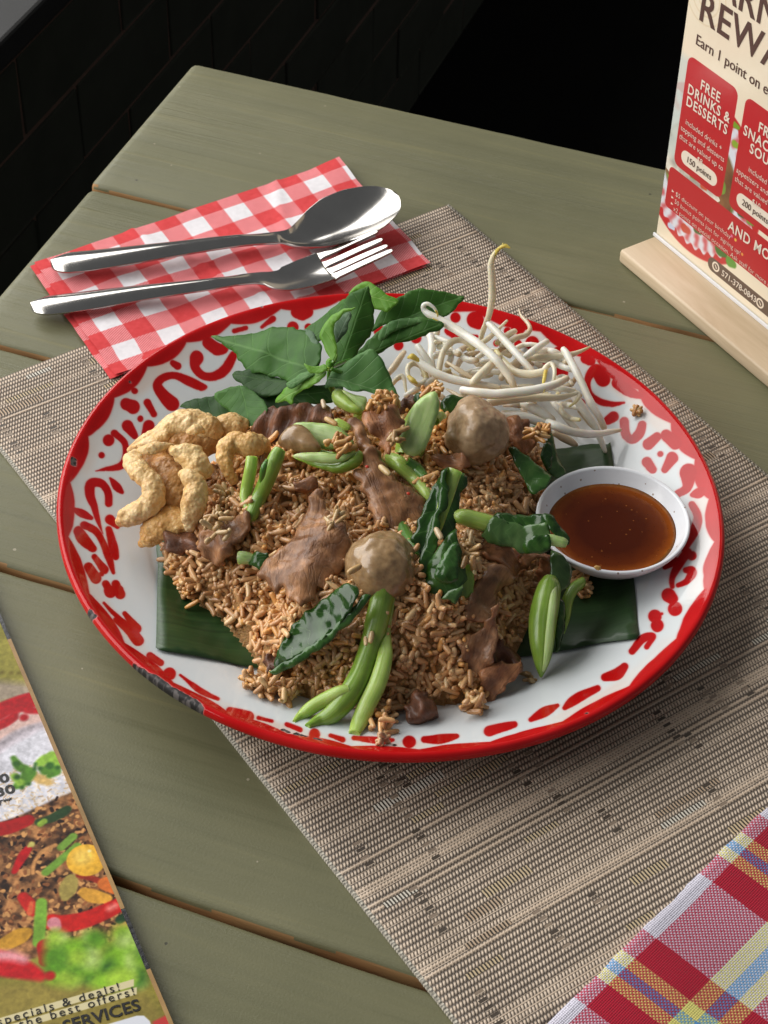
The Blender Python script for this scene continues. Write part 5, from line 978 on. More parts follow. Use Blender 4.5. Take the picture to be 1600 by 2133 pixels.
beefs([(828, 838), (846, 828), (866, 832), (862, 850), (842, 860), (828, 856)], 'small purplish beef scrap behind the top pale stalk', m=beef_d, axis=((830, 840), (865, 850)), z=.049, nrm=(0, -.5, .86), seed=16, th=.004)
beefs([(610, 1010), (630, 1000), (652, 998), (668, 1006), (656, 1018), (630, 1026), (612, 1024)], 'thin beef shred above the broad slice at the left', m=beef_r, axis=((610, 1020), (668, 1004)), lift=.006, seed=17, th=.003)

# ------------------------------------------------------------------ meatballs and a cut mushroom
def lump(name, c, rad, m, label, cat, group=None, amp=.0015, ns=60, seed=0, rot=0, squash=None, sub=5, fn=None, parent=None):
    import bmesh
    bm = bmesh.new(); bmesh.ops.create_icosphere(bm, subdivisions=sub, radius=1); V = []
    for v in bm.verts:
        d = np.array(v.co); k = np.array(rad) * d; k = k * (1 + amp / rad[0] * (noise.fractal(Vector(d * 1.15) + Vector((seed, 0, 0)), 1.2, 2, 4)) + .12 * amp / rad[0] * noise.noise(Vector(d * 9) + Vector((seed, 3, 0))))
        if fn: k = fn(d, k)
        V.append((c[0] + k[0] * math.cos(rot) - k[1] * math.sin(rot), c[1] + k[0] * math.sin(rot) + k[1] * math.cos(rot), c[2] + k[2]))
    F_ = [tuple(x.index for x in f.verts) for f in bm.faces]; bm.free(); return tag(mk(name, V, F_, m, parent), label, cat, group)
def ball_mat(name, a, b, c, coat):
    m, nt, bs = newmat(name); L = nt.links.new; ob = coords(nt, 'Object'); n1 = N(nt, 'ShaderNodeTexNoise', i_Scale=85.0, i_Detail=6.0, i_Roughness=.6, i_Distortion=.6); L(ob, n1.inputs['Vector']); n2 = N(nt, 'ShaderNodeTexNoise', i_Scale=420.0, i_Detail=5.0); L(ob, n2.inputs['Vector'])
    c1 = ramp(nt, [(.3, a), (.52, b), (.72, c)]); L(n1.outputs[0], c1.inputs[0]); c2 = ramp(nt, [(.35, (.8, .77, .74)), (.6, (1.05, 1.05, 1.05))]); L(n2.outputs[0], c2.inputs[0]); L(mixc(nt, 1, c1.outputs[0], c2.outputs[0], 'MULTIPLY'), bs.inputs['Base Color'])
    L(mathn(nt, 'MULTIPLY_ADD', n1.outputs[0], .5, .08), bs.inputs['Roughness']); bs.inputs['Coat Weight'].default_value = coat; bs.inputs['Coat Roughness'].default_value = .12; bs.inputs['Subsurface Weight'].default_value = .08; bs.inputs['Subsurface Radius'].default_value = (.004, .002, .001); bs.inputs['Subsurface Scale'].default_value = 1
    b1 = bumpn(nt, bs, n1.outputs[0], .28, .0012); bumpn(nt, bs, n2.outputs[0], .25, .0004, b1); return m
bm1 = ball_mat('glazed_meatball', (.25, .145, .058), (.33, .205, .095), (.41, .275, .145), .45); bm2 = ball_mat('pale_meatball', (.35, .22, .115), (.43, .29, .165), (.49, .35, .215), .12)
MB_ = 'round meatballs on the rice'
c_ = hit(790, 1196, .006); lump('meatball', P(792, 1178, .048), (.0160, .0148, .0132), bm1, 'glazed brown meatball nearest the front, above the long green stalk', 'meatball', MB_, amp=.0024, seed=2, rot=-.3)
def shaved(d, k): return k * (1 - .22 * max(0, d[0] * .75 - d[1] * .35 + d[2] * .45 - .55))
lump('meatball', P(994, 897, .050), (.0146, .0148, .0142), bm2, 'paler dry meatball at the back beside the bean sprouts', 'meatball', MB_, amp=.0026, seed=9, rot=.5, fn=shaved)
def halfcut(d, k): return np.array([k[0], k[1], min(k[2], .0035)])
sheet('mushroom', [(581, 926), (584, 910), (594, 898), (612, 886), (634, 888), (652, 906), (668, 930), (664, 940), (642, 942), (606, 938)], bm1, 'shiny cut mushroom half between the dark beef and the pale stalks', 'mushroom', z=.040, nrm=(-.1, -.5, .86), th=.010, R_=.009, minth=.15, amp=.0006, axis=((582, 920), (666, 935)), jit=.0001)

# ------------------------------------------------------------------ Chinese broccoli: stalks and leaves
def stalk_mat(name, a, b, c, rough=.32, coat=.25):
    m, nt, bs = newmat(name); L = nt.links.new; v = coords(nt, 'UV'); mp = N(nt, 'ShaderNodeMapping'); mp.inputs[3].default_value = (2, 16, 1); L(v, mp.inputs[0]); n1 = N(nt, 'ShaderNodeTexNoise', i_Scale=1.0, i_Detail=5.0, i_Distortion=.4); L(mp.outputs[0], n1.inputs['Vector']); ob = coords(nt, 'Object'); n2 = N(nt, 'ShaderNodeTexNoise', i_Scale=110.0, i_Detail=5.0); L(ob, n2.inputs['Vector'])
    c1 = ramp(nt, [(.3, a), (.52, b), (.75, c)]); f = mathn(nt, 'MULTIPLY_ADD', n1.outputs[0], .55, mathn(nt, 'MULTIPLY', n2.outputs[0], .45)); L(f, c1.inputs[0]); L(c1.outputs[0], bs.inputs['Base Color']); bs.inputs['Roughness'].default_value = rough; bs.inputs['Coat Weight'].default_value = coat; bs.inputs['Coat Roughness'].default_value = .1
    bs.inputs['Subsurface Weight'].default_value = .5; bs.inputs['Subsurface Radius'].default_value = (.003, .005, .001); bs.inputs['Subsurface Scale'].default_value = 1; b1 = bumpn(nt, bs, n1.outputs[0], .35, .0006); bumpn(nt, bs, n2.outputs[0], .2, .0006, b1); return m
st_green = stalk_mat('green_stalk', (.11, .215, .018), (.21, .345, .04), (.35, .49, .10)); st_lime = stalk_mat('lime_stalk', (.24, .38, .055), (.36, .50, .10), (.50, .62, .21)); st_pale = stalk_mat('pale_cut_stalk', (.24, .37, .11), (.38, .50, .19), (.52, .60, .31), .4, .1); st_deep = stalk_mat('deep_green_stalk', (.03, .11, .012), (.07, .19, .022), (.14, .29, .05))
def kale_mat(name, a, b, c, coat=.0):
    m, nt, bs = newmat(name); L = nt.links.new; ob = coords(nt, 'Object'); n1 = N(nt, 'ShaderNodeTexNoise', i_Scale=75.0, i_Detail=6.0, i_Distortion=1.2); L(ob, n1.inputs['Vector']); n2 = N(nt, 'ShaderNodeTexNoise', i_Scale=330.0, i_Detail=4.0); L(ob, n2.inputs['Vector'])
    v = coords(nt, 'UV'); sx = N(nt, 'ShaderNodeSeparateXYZ'); L(v, sx.inputs[0]); ab = mathn(nt, 'ABSOLUTE', mathn(nt, 'SUBTRACT', sx.outputs[1], .5)); fr = mathn(nt, 'FRACT', mathn(nt, 'MULTIPLY_ADD', mathn(nt, 'SUBTRACT', sx.outputs[0], mathn(nt, 'MULTIPLY', ab, .9)), 5.0, mathn(nt, 'MULTIPLY', n1.outputs[0], .9))); vein = mathn(nt, 'LESS_THAN', fr, .055)
    c1 = ramp(nt, [(.3, a), (.52, b), (.75, c)]); L(n1.outputs[0], c1.inputs[0]); col = mixc(nt, mathn(nt, 'MULTIPLY', vein, .28), c1.outputs[0], (.12, .21, .07, 1)); L(col, bs.inputs['Base Color']); L(mathn(nt, 'MULTIPLY_ADD', n2.outputs[0], .2, .08), bs.inputs['Roughness']); bs.inputs['Specular IOR Level'].default_value = .4; bs.inputs['Coat Weight'].default_value = coat; bs.inputs['Coat Roughness'].default_value = .07
    b1 = bumpn(nt, bs, n1.outputs[0], .25, .0012); b2 = bumpn(nt, bs, vein, .2, .0003, b1); bumpn(nt, bs, n2.outputs[0], .12, .0003, b2); return m
kale = kale_mat('cooked_dark_leaf', (.009, .032, .005), (.020, .066, .009), (.05, .12, .02)); kale_l = kale_mat('cooked_leaf_underside', (.03, .072, .018), (.06, .125, .034), (.11, .19, .06), 0); kale_g = kale_mat('cooked_mid_green_leaf', (.018, .06, .010), (.04, .11, .022), (.08, .17, .04), 0)
GS = 'Chinese broccoli stalks in the rice'
def K(px, m, parent, nm='leaf', **k): return sheet(nm, px, m, parent=parent, **{**dict(th=.0007, amp=.0022, ns=85, res=.0013, jit=.0005, minth=.7), **k})
def root(px, py, z, nm, label, cat, group): return empty(nm, P(px, py, z), label, cat, group)
# upright bright pair, left
r_ = root(520, 1080, .035, 'broccoli_stalk', 'bright green forked stalk sticking up from the rice beside the crackling', 'green stalk', GS)
tube('stem', [(583, 937, .066, 12), (574, 955, .064, 16), (558, 995, .056, 16.5), (540, 1035, .048, 15.5), (526, 1068, .041, 14), (518, 1092, .036, 9)], st_green, parent=r_, ns=16, crease=.28)
tube('stem', [(524, 952, .060, 12), (522, 975, .057, 13), (514, 1015, .049, 13), (510, 1040, .044, 11), (516, 1062, .040, 8)], st_lime, parent=r_, ns=14, crease=.15)
tube('bud', [(556, 958, .0665, 3), (550, 972, .066, 6), (546, 990, .062, 6), (542, 1004, .058, 2)], st_deep, parent=r_, ns=8)
# thick split stalk at the top
r_ = root(870, 900, .045, 'broccoli_stalk', 'thick pale halved stalk standing upright left of the far meatball', 'green stalk', GS)
sheet('cut_face', [(907, 815), (914, 830), (915, 852), (908, 878), (900, 900), (892, 922), (884, 938), (866, 950), (846, 946), (834, 930), (834, 912), (846, 888), (856, 856), (868, 838), (888, 824)], st_pale, parent=r_, z=.063, nrm=(.1, -.62, .78), th=.0035, R_=.002, minth=.5, amp=.0004, axis=((905, 820), (850, 945)), cv=9, jit=.0001)
tube('rind', [(902, 818, .0700, 5), (890, 842, .066, 20), (876, 875, .059, 29), (862, 908, .052, 31), (854, 934, .0465, 30), (850, 950, .0445, 27)], st_lime, parent=r_, ns=20, flat_=.72, upv=(.1, -.62, .78))
tube('side_shoot', [(906, 876, .062, 11), (918, 866, .061, 9), (926, 868, .058, 5)], st_lime, parent=r_, ns=10)
r_ = root(655, 910, .040, 'broccoli_stalk', 'flat pale stalk slice beside the mushroom, under a rice crumb', 'green stalk', GS)
sheet('cut_face', [(612, 884), (626, 880), (652, 880), (690, 885), (712, 892), (726, 906), (738, 924), (730, 936), (706, 934), (684, 936), (664, 932), (644, 914), (626, 898)], st_pale, parent=r_, z=.0495, nrm=(-.1, -.62, .78), th=.003, R_=.0025, amp=.0005, axis=((612, 884), (736, 930)), jit=.0001)
sheet('rind', [(613, 886), (628, 900), (646, 917), (664, 934), (684, 940), (700, 942), (690, 950), (668, 943), (646, 926), (628, 908)], st_green, parent=r_, z=.0475, nrm=(-.1, -.85, .52), th=.004, R_=.003, amp=.0003, axis=((612, 884), (690, 945)), jit=.0001)
r_ = root(690, 965, .040, 'broccoli_stalk', 'lower green stalk wedge pointing left above the rice', 'green stalk', GS)
sheet('rind', [(611, 952), (630, 956), (660, 962), (690, 964), (720, 956), (748, 938), (756, 952), (748, 970), (726, 982), (702, 986), (672, 978), (640, 966)], st_green, parent=r_, z=.049, nrm=(0, -.75, .66), th=.007, R_=.005, minth=.2, amp=.0004, axis=((611, 952), (750, 960)), jit=.0001)
sheet('cut_face', [(609, 950), (630, 944), (668, 942), (700, 946), (722, 944), (742, 938), (724, 958), (692, 965), (660, 963), (630, 957)], st_pale, parent=r_, z=.0525, nrm=(0, -.5, .86), th=.002, amp=.0004, axis=((611, 952), (740, 945)), jit=.0001)
r_ = root(720, 835, .045, 'broccoli_stalk', 'lime green stalk stub tucked under the front basil leaf', 'green stalk', GS)
sheet('rind', [(694, 818), (704, 811), (722, 816), (740, 836), (756, 852), (746, 862), (720, 856), (700, 844), (693, 832)], st_lime, parent=r_, z=.054, nrm=(-.3, -.6, .74), th=.009, R_=.007, minth=.2, amp=.0002, axis=((696, 820), (752, 858)), jit=.0001)
sheet('cut_face', [(712, 813), (738, 822), (764, 828), (760, 850), (756, 855), (738, 838)], st_pale, parent=r_, z=.0575, nrm=(.1, -.5, .86), th=.002, amp=.0003, axis=((712, 815), (758, 850)), jit=.0001)
tube('stem', [(746, 858, .052, 9), (744, 872, .048, 8), (742, 884, .045, 5)], st_lime, parent=r_, ns=10)
r_ = root(850, 985, .042, 'broccoli_stalk', 'slim green stalk lying behind the long beef slice', 'green stalk', GS)
tube('stem', [(800, 957, .040, 6), (814, 957, .040, 14), (836, 970, .040, 17), (864, 996, .040, 15), (890, 1028, .038, 12), (900, 1050, .036, 8)], st_lime, parent=r_, ns=14)
tube('stem', [(846, 962, .048, 12), (868, 978, .045, 14), (886, 996, .043, 10)], st_deep, parent=r_, ns=12)
tube('stem', [(838, 1098, .038, 13), (846, 1116, .036, 14), (858, 1140, .033, 14), (866, 1160, .03, 8)], st_deep, parent=r_, ns=12)
sheet('leaf_shred', [(692, 876), (706, 872), (724, 880), (732, 892), (720, 896), (704, 886)], st_lime, 'small pale leaf shred above the flat stalk slice', 'leaf shred', z=.056, nrm=(0, -.5, .86), th=.0012, axis=((692, 876), (730, 894)))
# long forked stalk at the front
r_ = root(790, 1260, .034, 'broccoli_stalk', 'long forked green stalk running down the front of the rice to the rim', 'green stalk', GS)
tube('stem', [(800, 1222, .0375, 22), (795, 1252, .036, 23), (786, 1290, .034, 23), (774, 1340, .031, 22), (756, 1392, .0275, 21), (738, 1430, .025, 22), (716, 1462, .0225, 21), (690, 1488, .0195, 18), (664, 1502, .0165, 13), (640, 1513, .0145, 6)], st_green, parent=r_, ns=18, crease=.08, upv=(0, -.6, .8))
tube('side_shoot', [(728, 1438, .0265, 12), (706, 1444, .0255, 14), (676, 1458, .0225, 14), (646, 1476, .0195, 13), (626, 1492, .017, 9), (612, 1503, .0155, 3)], st_lime, parent=r_, ns=12)
tube('side_shoot', [(814, 1232, .0385, 9), (810, 1262, .0375, 11), (800, 1310, .035, 13), (802, 1340, .0335, 13), (801, 1372, .032, 15), (788, 1420, .0275, 17), (766, 1466, .0235, 17), (750, 1502, .0195, 16), (738, 1528, .0165, 11)], st_lime, parent=r_, ns=14, flat_=.6, upv=(0, -.6, .8))
# big stalk at lower right with its limp leaf
r_ = root(1145, 1230, .020, 'broccoli_stalk', 'plump green stalk with a pointed tip, hanging off the right of the rice', 'green stalk', GS)
tube('stem', [(1146, 1204, .033, 13), (1144, 1222, .032, 22), (1138, 1252, .030, 26), (1131, 1290, .0265, 27), (1129, 1326, .0225, 25), (1129, 1360, .0185, 20), (1128, 1388, .0145, 12), (1127, 1411, .0105, 2)], st_green, parent=r_, ns=22)
tube('cut_face', [(1156, 1216, .0352, 4), (1152, 1250, .0352, 7), (1147, 1296, .0318, 8), (1143, 1340, .0262, 8), (1137, 1378, .0205, 5), (1131, 1400, .0135, 2)], st_pale, parent=r_, ns=10, flat_=.5)
tube('side_shoot', [(1214, 1206, .0235, 5), (1210, 1214, .0235, 10), (1194, 1228, .024, 11), (1182, 1252, .023, 11), (1178, 1286, .019, 9), (1172, 1320, .0145, 4)], st_green, parent=r_, ns=12)
K([(1150, 1147), (1164, 1152), (1178, 1166), (1194, 1182), (1196, 1196), (1190, 1212), (1178, 1224), (1168, 1234), (1160, 1220), (1154, 1206), (1146, 1196), (1146, 1170)], kale_l, r_, z=.034, nrm=(.35, -.35, .86), axis=((1155, 1150), (1170, 1232)), cv=-22)
K([(1158, 1244), (1168, 1250), (1176, 1272), (1176, 1310), (1170, 1338), (1164, 1354), (1156, 1356), (1158, 1330), (1162, 1290)], kale, r_, z=.022, nrm=(.5, -.4, .76), axis=((1165, 1246), (1160, 1356)))
# folded dark leaf in the centre
r_ = root(925, 1110, .040, 'broccoli_leaf', 'large glossy dark leaf folded upright in the middle of the heap', 'cooked leaf', 'cooked dark leaves on the rice')
K([(922, 979), (934, 974), (936, 1000), (928, 1040), (918, 1076), (914, 1110), (906, 1150), (896, 1186), (884, 1210), (872, 1210), (868, 1180), (860, 1140), (866, 1108), (880, 1078), (890, 1054), (906, 1016)], kale, r_, z=.056, nrm=(-.55, -.45, .70), axis=((928, 980), (872, 1200)), cv=16, amp=.003, fn=lambda U, W_, d: .0016 * np.sin(W_ * 40))
K([(962, 985), (974, 990), (970, 1012), (958, 1030), (955, 1062), (952, 1090), (940, 1116), (924, 1126), (914, 1110), (922, 1078), (934, 1042), (944, 1010)], kale, r_, z=.053, nrm=(.45, -.5, .74), axis=((962, 985), (920, 1120)), cv=12)
tube('stem', [(948, 980, .0685, 15), (942, 994, .067, 15), (932, 1028, .0625, 14), (922, 1062, .058, 12), (914, 1094, .053, 9), (909, 1116, .0495, 5)], st_lime, parent=r_, ns=14, flat_=.6, upv=(0, -.6, .8))
K([(938, 1112), (950, 1102), (958, 1128), (962, 1160), (968, 1186), (970, 1204), (964, 1222), (956, 1234), (948, 1258), (936, 1250), (918, 1246), (898, 1244), (878, 1228), (873, 1212), (878, 1188), (894, 1172), (912, 1146), (926, 1126)], kale, r_, z=.050, nrm=(-.05, -.62, .78), axis=((945, 1108), (905, 1245)), cv=-14, amp=.0026, fn=lambda U, W_, d: .0035 * np.exp(-((U - .55) / .25) ** 2 - (W_ / .25) ** 2))
K([(944, 1130), (954, 1136), (958, 1170), (954, 1200), (938, 1214), (920, 1216), (906, 1204), (912, 1180), (928, 1152)], kale_g, r_, z=.0555, nrm=(0, -.62, .78), axis=((946, 1134), (918, 1214)), th=.0005, amp=.0018, ns=240, fn=lambda U, W_, d: .0028 * np.exp(-((U - .55) / .3) ** 2 - (W_ / .3) ** 2))
K([(962, 1216), (968, 1226), (958, 1236), (950, 1258), (936, 1250), (920, 1246), (934, 1236), (950, 1226)], kale_l, r_, z=.0535, nrm=(.2, -.5, .84), axis=((965, 1222), (935, 1250)), amp=.002)
K([(964, 1160), (976, 1166), (986, 1190), (987, 1222), (976, 1244), (958, 1246), (950, 1230), (962, 1204)], st_green, r_, z=.042, nrm=(.3, -.5, .8), axis=((966, 1160), (970, 1246)), amp=.001, th=.0015)
# right-hand leaf over the sauce dish
r_ = root(1080, 1110, .040, 'broccoli_leaf', 'dark leaf with a pale stalk lying across to the sauce dish', 'cooked leaf', 'cooked dark leaves on the rice')
tube('stem', [(952, 1076, .048, 14), (966, 1078, .049, 17), (990, 1084, .049, 18), (1020, 1092, .048, 18), (1056, 1100, .046, 14), (1090, 1106, .044, 8)], st_lime, parent=r_, ns=14, crease=.12, upv=(0, -.6, .8))
K([(1002, 1116), (1010, 1104), (1028, 1078), (1046, 1082), (1070, 1090), (1100, 1094), (1136, 1086), (1144, 1098), (1146, 1128), (1140, 1148), (1114, 1152), (1090, 1152), (1066, 1140), (1040, 1138), (1018, 1130)], kale_l, r_, z=.0495, nrm=(.0, -.66, .75), axis=((1010, 1105), (1145, 1115)), amp=.002, cv=-8)
K([(1026, 1076), (1044, 1071), (1080, 1072), (1132, 1071), (1146, 1082), (1140, 1092), (1110, 1098), (1076, 1096), (1050, 1088)], kale, r_, z=.0525, nrm=(-.05, -.25, .96), axis=((1028, 1076), (1145, 1086)), amp=.0018)
K([(1090, 1132), (1112, 1118), (1142, 1112), (1150, 1128), (1148, 1146), (1120, 1152), (1094, 1152)], kale, r_, z=.0515, nrm=(.05, -.6, .8), axis=((1090, 1140), (1148, 1130)), amp=.0028)
K([(1130, 1072), (1144, 1072), (1156, 1084), (1172, 1102), (1188, 1120), (1186, 1133), (1176, 1130), (1160, 1118), (1146, 1104), (1138, 1088)], kale, r_, z=.0535, nrm=(.35, -.3, .88), axis=((1134, 1072), (1186, 1128)), amp=.0012)
tube('stem', [(1140, 1124, .0515, 13), (1156, 1126, .051, 13), (1172, 1130, .0505, 12), (1181, 1134, .050, 8)], st_pale, parent=r_, ns=12, flat_=.7)
# left-front leaf
r_ = root(660, 1310, .034, 'broccoli_leaf', 'dark pointed leaf lying diagonally on the front left of the rice', 'cooked leaf', 'cooked dark leaves on the rice')
K([(728, 1215), (740, 1222), (752, 1236), (740, 1262), (716, 1290), (690, 1318), (660, 1344), (628, 1366), (600, 1384), (578, 1394), (574, 1378), (586, 1350), (600, 1324), (620, 1298), (644, 1272), (676, 1248), (706, 1228)], kale, r_, z=.0395, nrm=(-.35, -.55, .76), axis=((738, 1218), (566, 1398)), cv=14, amp=.0024)
K([(774, 1238), (766, 1254), (748, 1276), (722, 1304), (690, 1334), (655, 1360), (612, 1388), (580, 1402), (560, 1402), (572, 1390), (606, 1374), (650, 1344), (690, 1312), (722, 1280), (748, 1250), (758, 1238)], kale_g, r_, z=.0405, nrm=(.15, -.7, .7), axis=((770, 1238), (562, 1402)), amp=.0014, cv=6)
# right-rear leaves beside the sprouts
r_ = root(1110, 970, .028, 'broccoli_leaf', 'dark crumpled leaf at the back right, between meatball and dish', 'cooked leaf', 'cooked dark leaves on the rice')
K([(1112, 888), (1128, 884), (1144, 890), (1150, 908), (1158, 932), (1168, 960), (1178, 984), (1164, 996), (1146, 986), (1134, 962), (1140, 932), (1136, 908)], kale_l, r_, z=.035, nrm=(.45, -.35, .82), axis=((1125, 886), (1165, 990)), cv=-20)
K([(1060, 930), (1076, 938), (1096, 950), (1118, 966), (1146, 988), (1138, 1014), (1112, 1030), (1098, 1018), (1088, 992), (1072, 966)], kale_g, r_, z=.038, nrm=(.1, -.5, .86), axis=((1065, 934), (1130, 1020)), cv=-12, amp=.0022)
K([(1136, 918), (1146, 930), (1150, 956), (1144, 980), (1130, 964), (1128, 940)], kale, r_, z=.0355, nrm=(.3, -.5, .8), axis=((1138, 920), (1140, 980)))
r_ = root(950, 842, .04, 'broccoli_leaf', 'small dark leaf scrap peeping from behind the far meatball', 'cooked leaf', 'cooked dark leaves on the rice')
K([(916, 842), (930, 828), (952, 824), (972, 832), (976, 848), (956, 858), (938, 862), (922, 856)], kale, r_, z=.051, nrm=(0, -.5, .86), axis=((918, 845), (974, 840)))
K([(864, 826), (872, 818), (880, 822), (880, 834), (870, 840), (864, 836)], kale, r_, z=.053, nrm=(0, -.5, .86), axis=((864, 826), (880, 834)), res=.001)
r_ = root(525, 1165, .035, 'broccoli_leaf', 'small leaf stub with a pale stalk end, left of the broad beef slice', 'cooked leaf', 'cooked dark leaves on the rice')
tube('stem', [(498, 1162, .0375, 13), (510, 1162, .038, 13), (530, 1166, .0375, 10)], st_pale, parent=r_, ns=12)
K([(528, 1152), (544, 1150), (562, 1154), (560, 1172), (546, 1188), (530, 1180), (516, 1172)], kale, r_, z=.040, nrm=(-.1, -.6, .8), axis=((528, 1155), (556, 1180)))

# ------------------------------------------------------------------ pork crackling
def crack_mat():
    m, nt, bs = newmat('fried_pork_crackling'); L = nt.links.new; ob = coords(nt, 'Object'); n1 = N(nt, 'ShaderNodeTexNoise', i_Scale=75.0, i_Detail=6.0, i_Roughness=.6); L(ob, n1.inputs['Vector']); n2 = N(nt, 'ShaderNodeTexNoise', i_Scale=520.0, i_Detail=5.0, i_Roughness=.7); L(ob, n2.inputs['Vector']); vo = N(nt, 'ShaderNodeTexVoronoi', i_Scale=430.0, feature='SMOOTH_F1'); L(ob, vo.inputs['Vector']); v2 = N(nt, 'ShaderNodeTexVoronoi', i_Scale=780.0, feature='SMOOTH_F1'); L(ob, v2.inputs['Vector'])
    c1 = ramp(nt, [(.26, (.58, .31, .10)), (.40, (.77, .51, .22)), (.54, (.87, .67, .37)), (.72, (.92, .79, .54))]); f = mathn(nt, 'MULTIPLY_ADD', n1.outputs[0], .82, mathn(nt, 'MULTIPLY', n2.outputs[0], .18)); L(f, c1.inputs[0]); oi = N(nt, 'ShaderNodeObjectInfo'); bc = ramp(nt, [(.05, (1.12, 1.12, 1.12)), (.45, (.95, .92, .86)), (.8, (.62, .5, .36))]); L(v2.outputs['Distance'], bc.inputs[0]); bc2 = ramp(nt, [(.1, (1.05, 1.05, 1.05)), (.75, (.72, .6, .46))]); L(vo.outputs['Distance'], bc2.inputs[0]); L(mixc(nt, 1.0, mixc(nt, .5, mixc(nt, .6, c1.outputs[0], bc.outputs[0], 'MULTIPLY'), bc2.outputs[0], 'MULTIPLY'), oi.outputs['Color'], 'MULTIPLY'), bs.inputs['Base Color']); bs.inputs['Roughness'].default_value = .45; bs.inputs['Specular IOR Level'].default_value = .4
    bs.inputs['Subsurface Weight'].default_value = .25; bs.inputs['Subsurface Radius'].default_value = (.003, .0018, .0008); bs.inputs['Subsurface Scale'].default_value = 1
    b1 = bumpn(nt, bs, vo.outputs['Distance'], .5, -.0011); b2 = bumpn(nt, bs, v2.outputs['Distance'], .6, -.0007, b1); bumpn(nt, bs, n2.outputs[0], .08, .0003, b2); return m
crack = crack_mat()
def crackling(pts, label, flat_=1.0, seed=0, noise_amp=.0026, ns=40, groove=0, upv=None):
    q = catmull(np.array(path3(pts)), False, 26); V, F_, uv = tube_geo(q, ns=int(ns * 1.6), n=1, flat_=flat_, caps='round', noise_amp=0, upv=upv)
    ns = int(ns * 1.6); V = np.array(V); cen = V.reshape(-1, ns, 3).mean(1).repeat(ns, 0); D = V - cen; ln = np.linalg.norm(D, axis=1)[:, None] + 1e-9; out = []
    for p, d, l in zip(V, D / ln, ln[:, 0]):
        s_ = Vector(p) ; a = noise.fractal(s_ * 62 + Vector((seed, 0, 0)), .9, 2, 3); b = noise.voronoi(s_ * 340 + Vector((0, seed, 0)))[0][0]; c = noise.noise(s_ * 520)
        k = min(1, l / .004); out.append(p + d * k * (noise_amp * 1.0 * a + .0007 * (.4 - b) + .00022 * c - groove * max(0, d[2] - .3) * l))
    o = mk('pork_crackling', out, F_, crack, uv=uv); k_ = {5: (.86, .74, .56), 8: (.62, .46, .32), 11: (.6, .45, .32), 12: (.55, .4, .28), 7: (.85, .76, .62), 3: (.97, .95, .88), 6: (.94, .86, .72)}.get(seed, (1, 1, 1)); o.color = (*k_, 1)  # core and gap pieces tinted darkest, putting their shade into the colour
    return tag(o, label, 'crackling', 'pieces of fried pork crackling')
crackling([(272, 936, .034, 9), (294, 922, .037, 20), (326, 906, .040, 25), (366, 890, .042, 30), (408, 884, .0425, 37), (440, 892, .040, 30), (454, 902, .036, 16)], 'largest puffed crackling piece, lying at the back of the pile', .85, 1, groove=.25)
crackling([(283, 946, .038, 12), (276, 962, .040, 19), (292, 984, .042, 22), (314, 1004, .0415, 23), (321, 1030, .039, 24), (312, 1052, .0355, 24), (288, 1068, .032, 22), (264, 1080, .028, 18), (250, 1088, .0255, 10)], 'crackling piece curled like a C, at the outer left of the pile', .8, 2, noise_amp=.0016)
crackling([(362, 938, .046, 14), (376, 942, .0475, 21), (394, 950, .0475, 24), (414, 968, .046, 23), (428, 984, .043, 14)], 'knobbly crackling piece in the middle of the pile', .95, 3)
crackling([(380, 986, .048, 9), (392, 990, .050, 16), (408, 1012, .048, 23), (404, 1042, .045, 30), (400, 1070, .040, 27), (397, 1092, .036, 16), (394, 1102, .033, 7)], 'waisted pale crackling piece standing at the front of the pile', .9, 4, noise_amp=.0018)
crackling([(296, 1132, .018, 10), (310, 1120, .021, 24), (330, 1100, .025, 34), (356, 1090, .028, 36), (384, 1092, .028, 26), (398, 1100, .026, 12)], 'smooth darker crackling piece at the bottom of the pile on the plate', .85, 5, noise_amp=.0012)
crackling([(486, 1000, .039, 11), (474, 972, .045, 20), (472, 942, .048, 23), (488, 924, .049, 25), (510, 932, .0485, 24), (530, 924, .048, 23), (548, 924, .046, 16), (556, 936, .043, 8)], 'golden crackling piece nearest the green forked stalk', .9, 6)
crackling([(448, 898, .034, 18), (470, 894, .036, 26), (494, 898, .035, 22), (504, 908, .032, 10)], 'far crackling piece half hidden against the dark basil leaf', .9, 7)
crackling([(318, 952, .030, 20), (340, 968, .033, 30), (358, 1000, .034, 34), (366, 1036, .032, 32), (372, 1062, .029, 20)], 'crackling piece at the core of the pile, coloured browner for its shade', .9, 8)
crackling([(392, 900, .050, 5), (404, 896, .0515, 11), (416, 894, .0515, 9), (424, 900, .049, 4)], 'small bubbled crackling crumb resting on the largest piece', .9, 9, noise_amp=.001, ns=20)
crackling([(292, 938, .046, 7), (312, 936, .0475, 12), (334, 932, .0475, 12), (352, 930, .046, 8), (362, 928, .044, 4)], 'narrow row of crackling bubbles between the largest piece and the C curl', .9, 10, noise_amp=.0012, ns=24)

crackling([(340, 930, .034, 18), (372, 922, .037, 26), (408, 926, .037, 28), (440, 924, .035, 24), (458, 918, .032, 14)], 'crackling piece coloured dark as shade, filling the gap behind the knobbly one', .9, 11)
crackling([(300, 990, .026, 14), (322, 1000, .028, 24), (346, 1020, .029, 28), (352, 1060, .027, 24)], 'crackling piece under the C curl, coloured dark as shade', .9, 12)
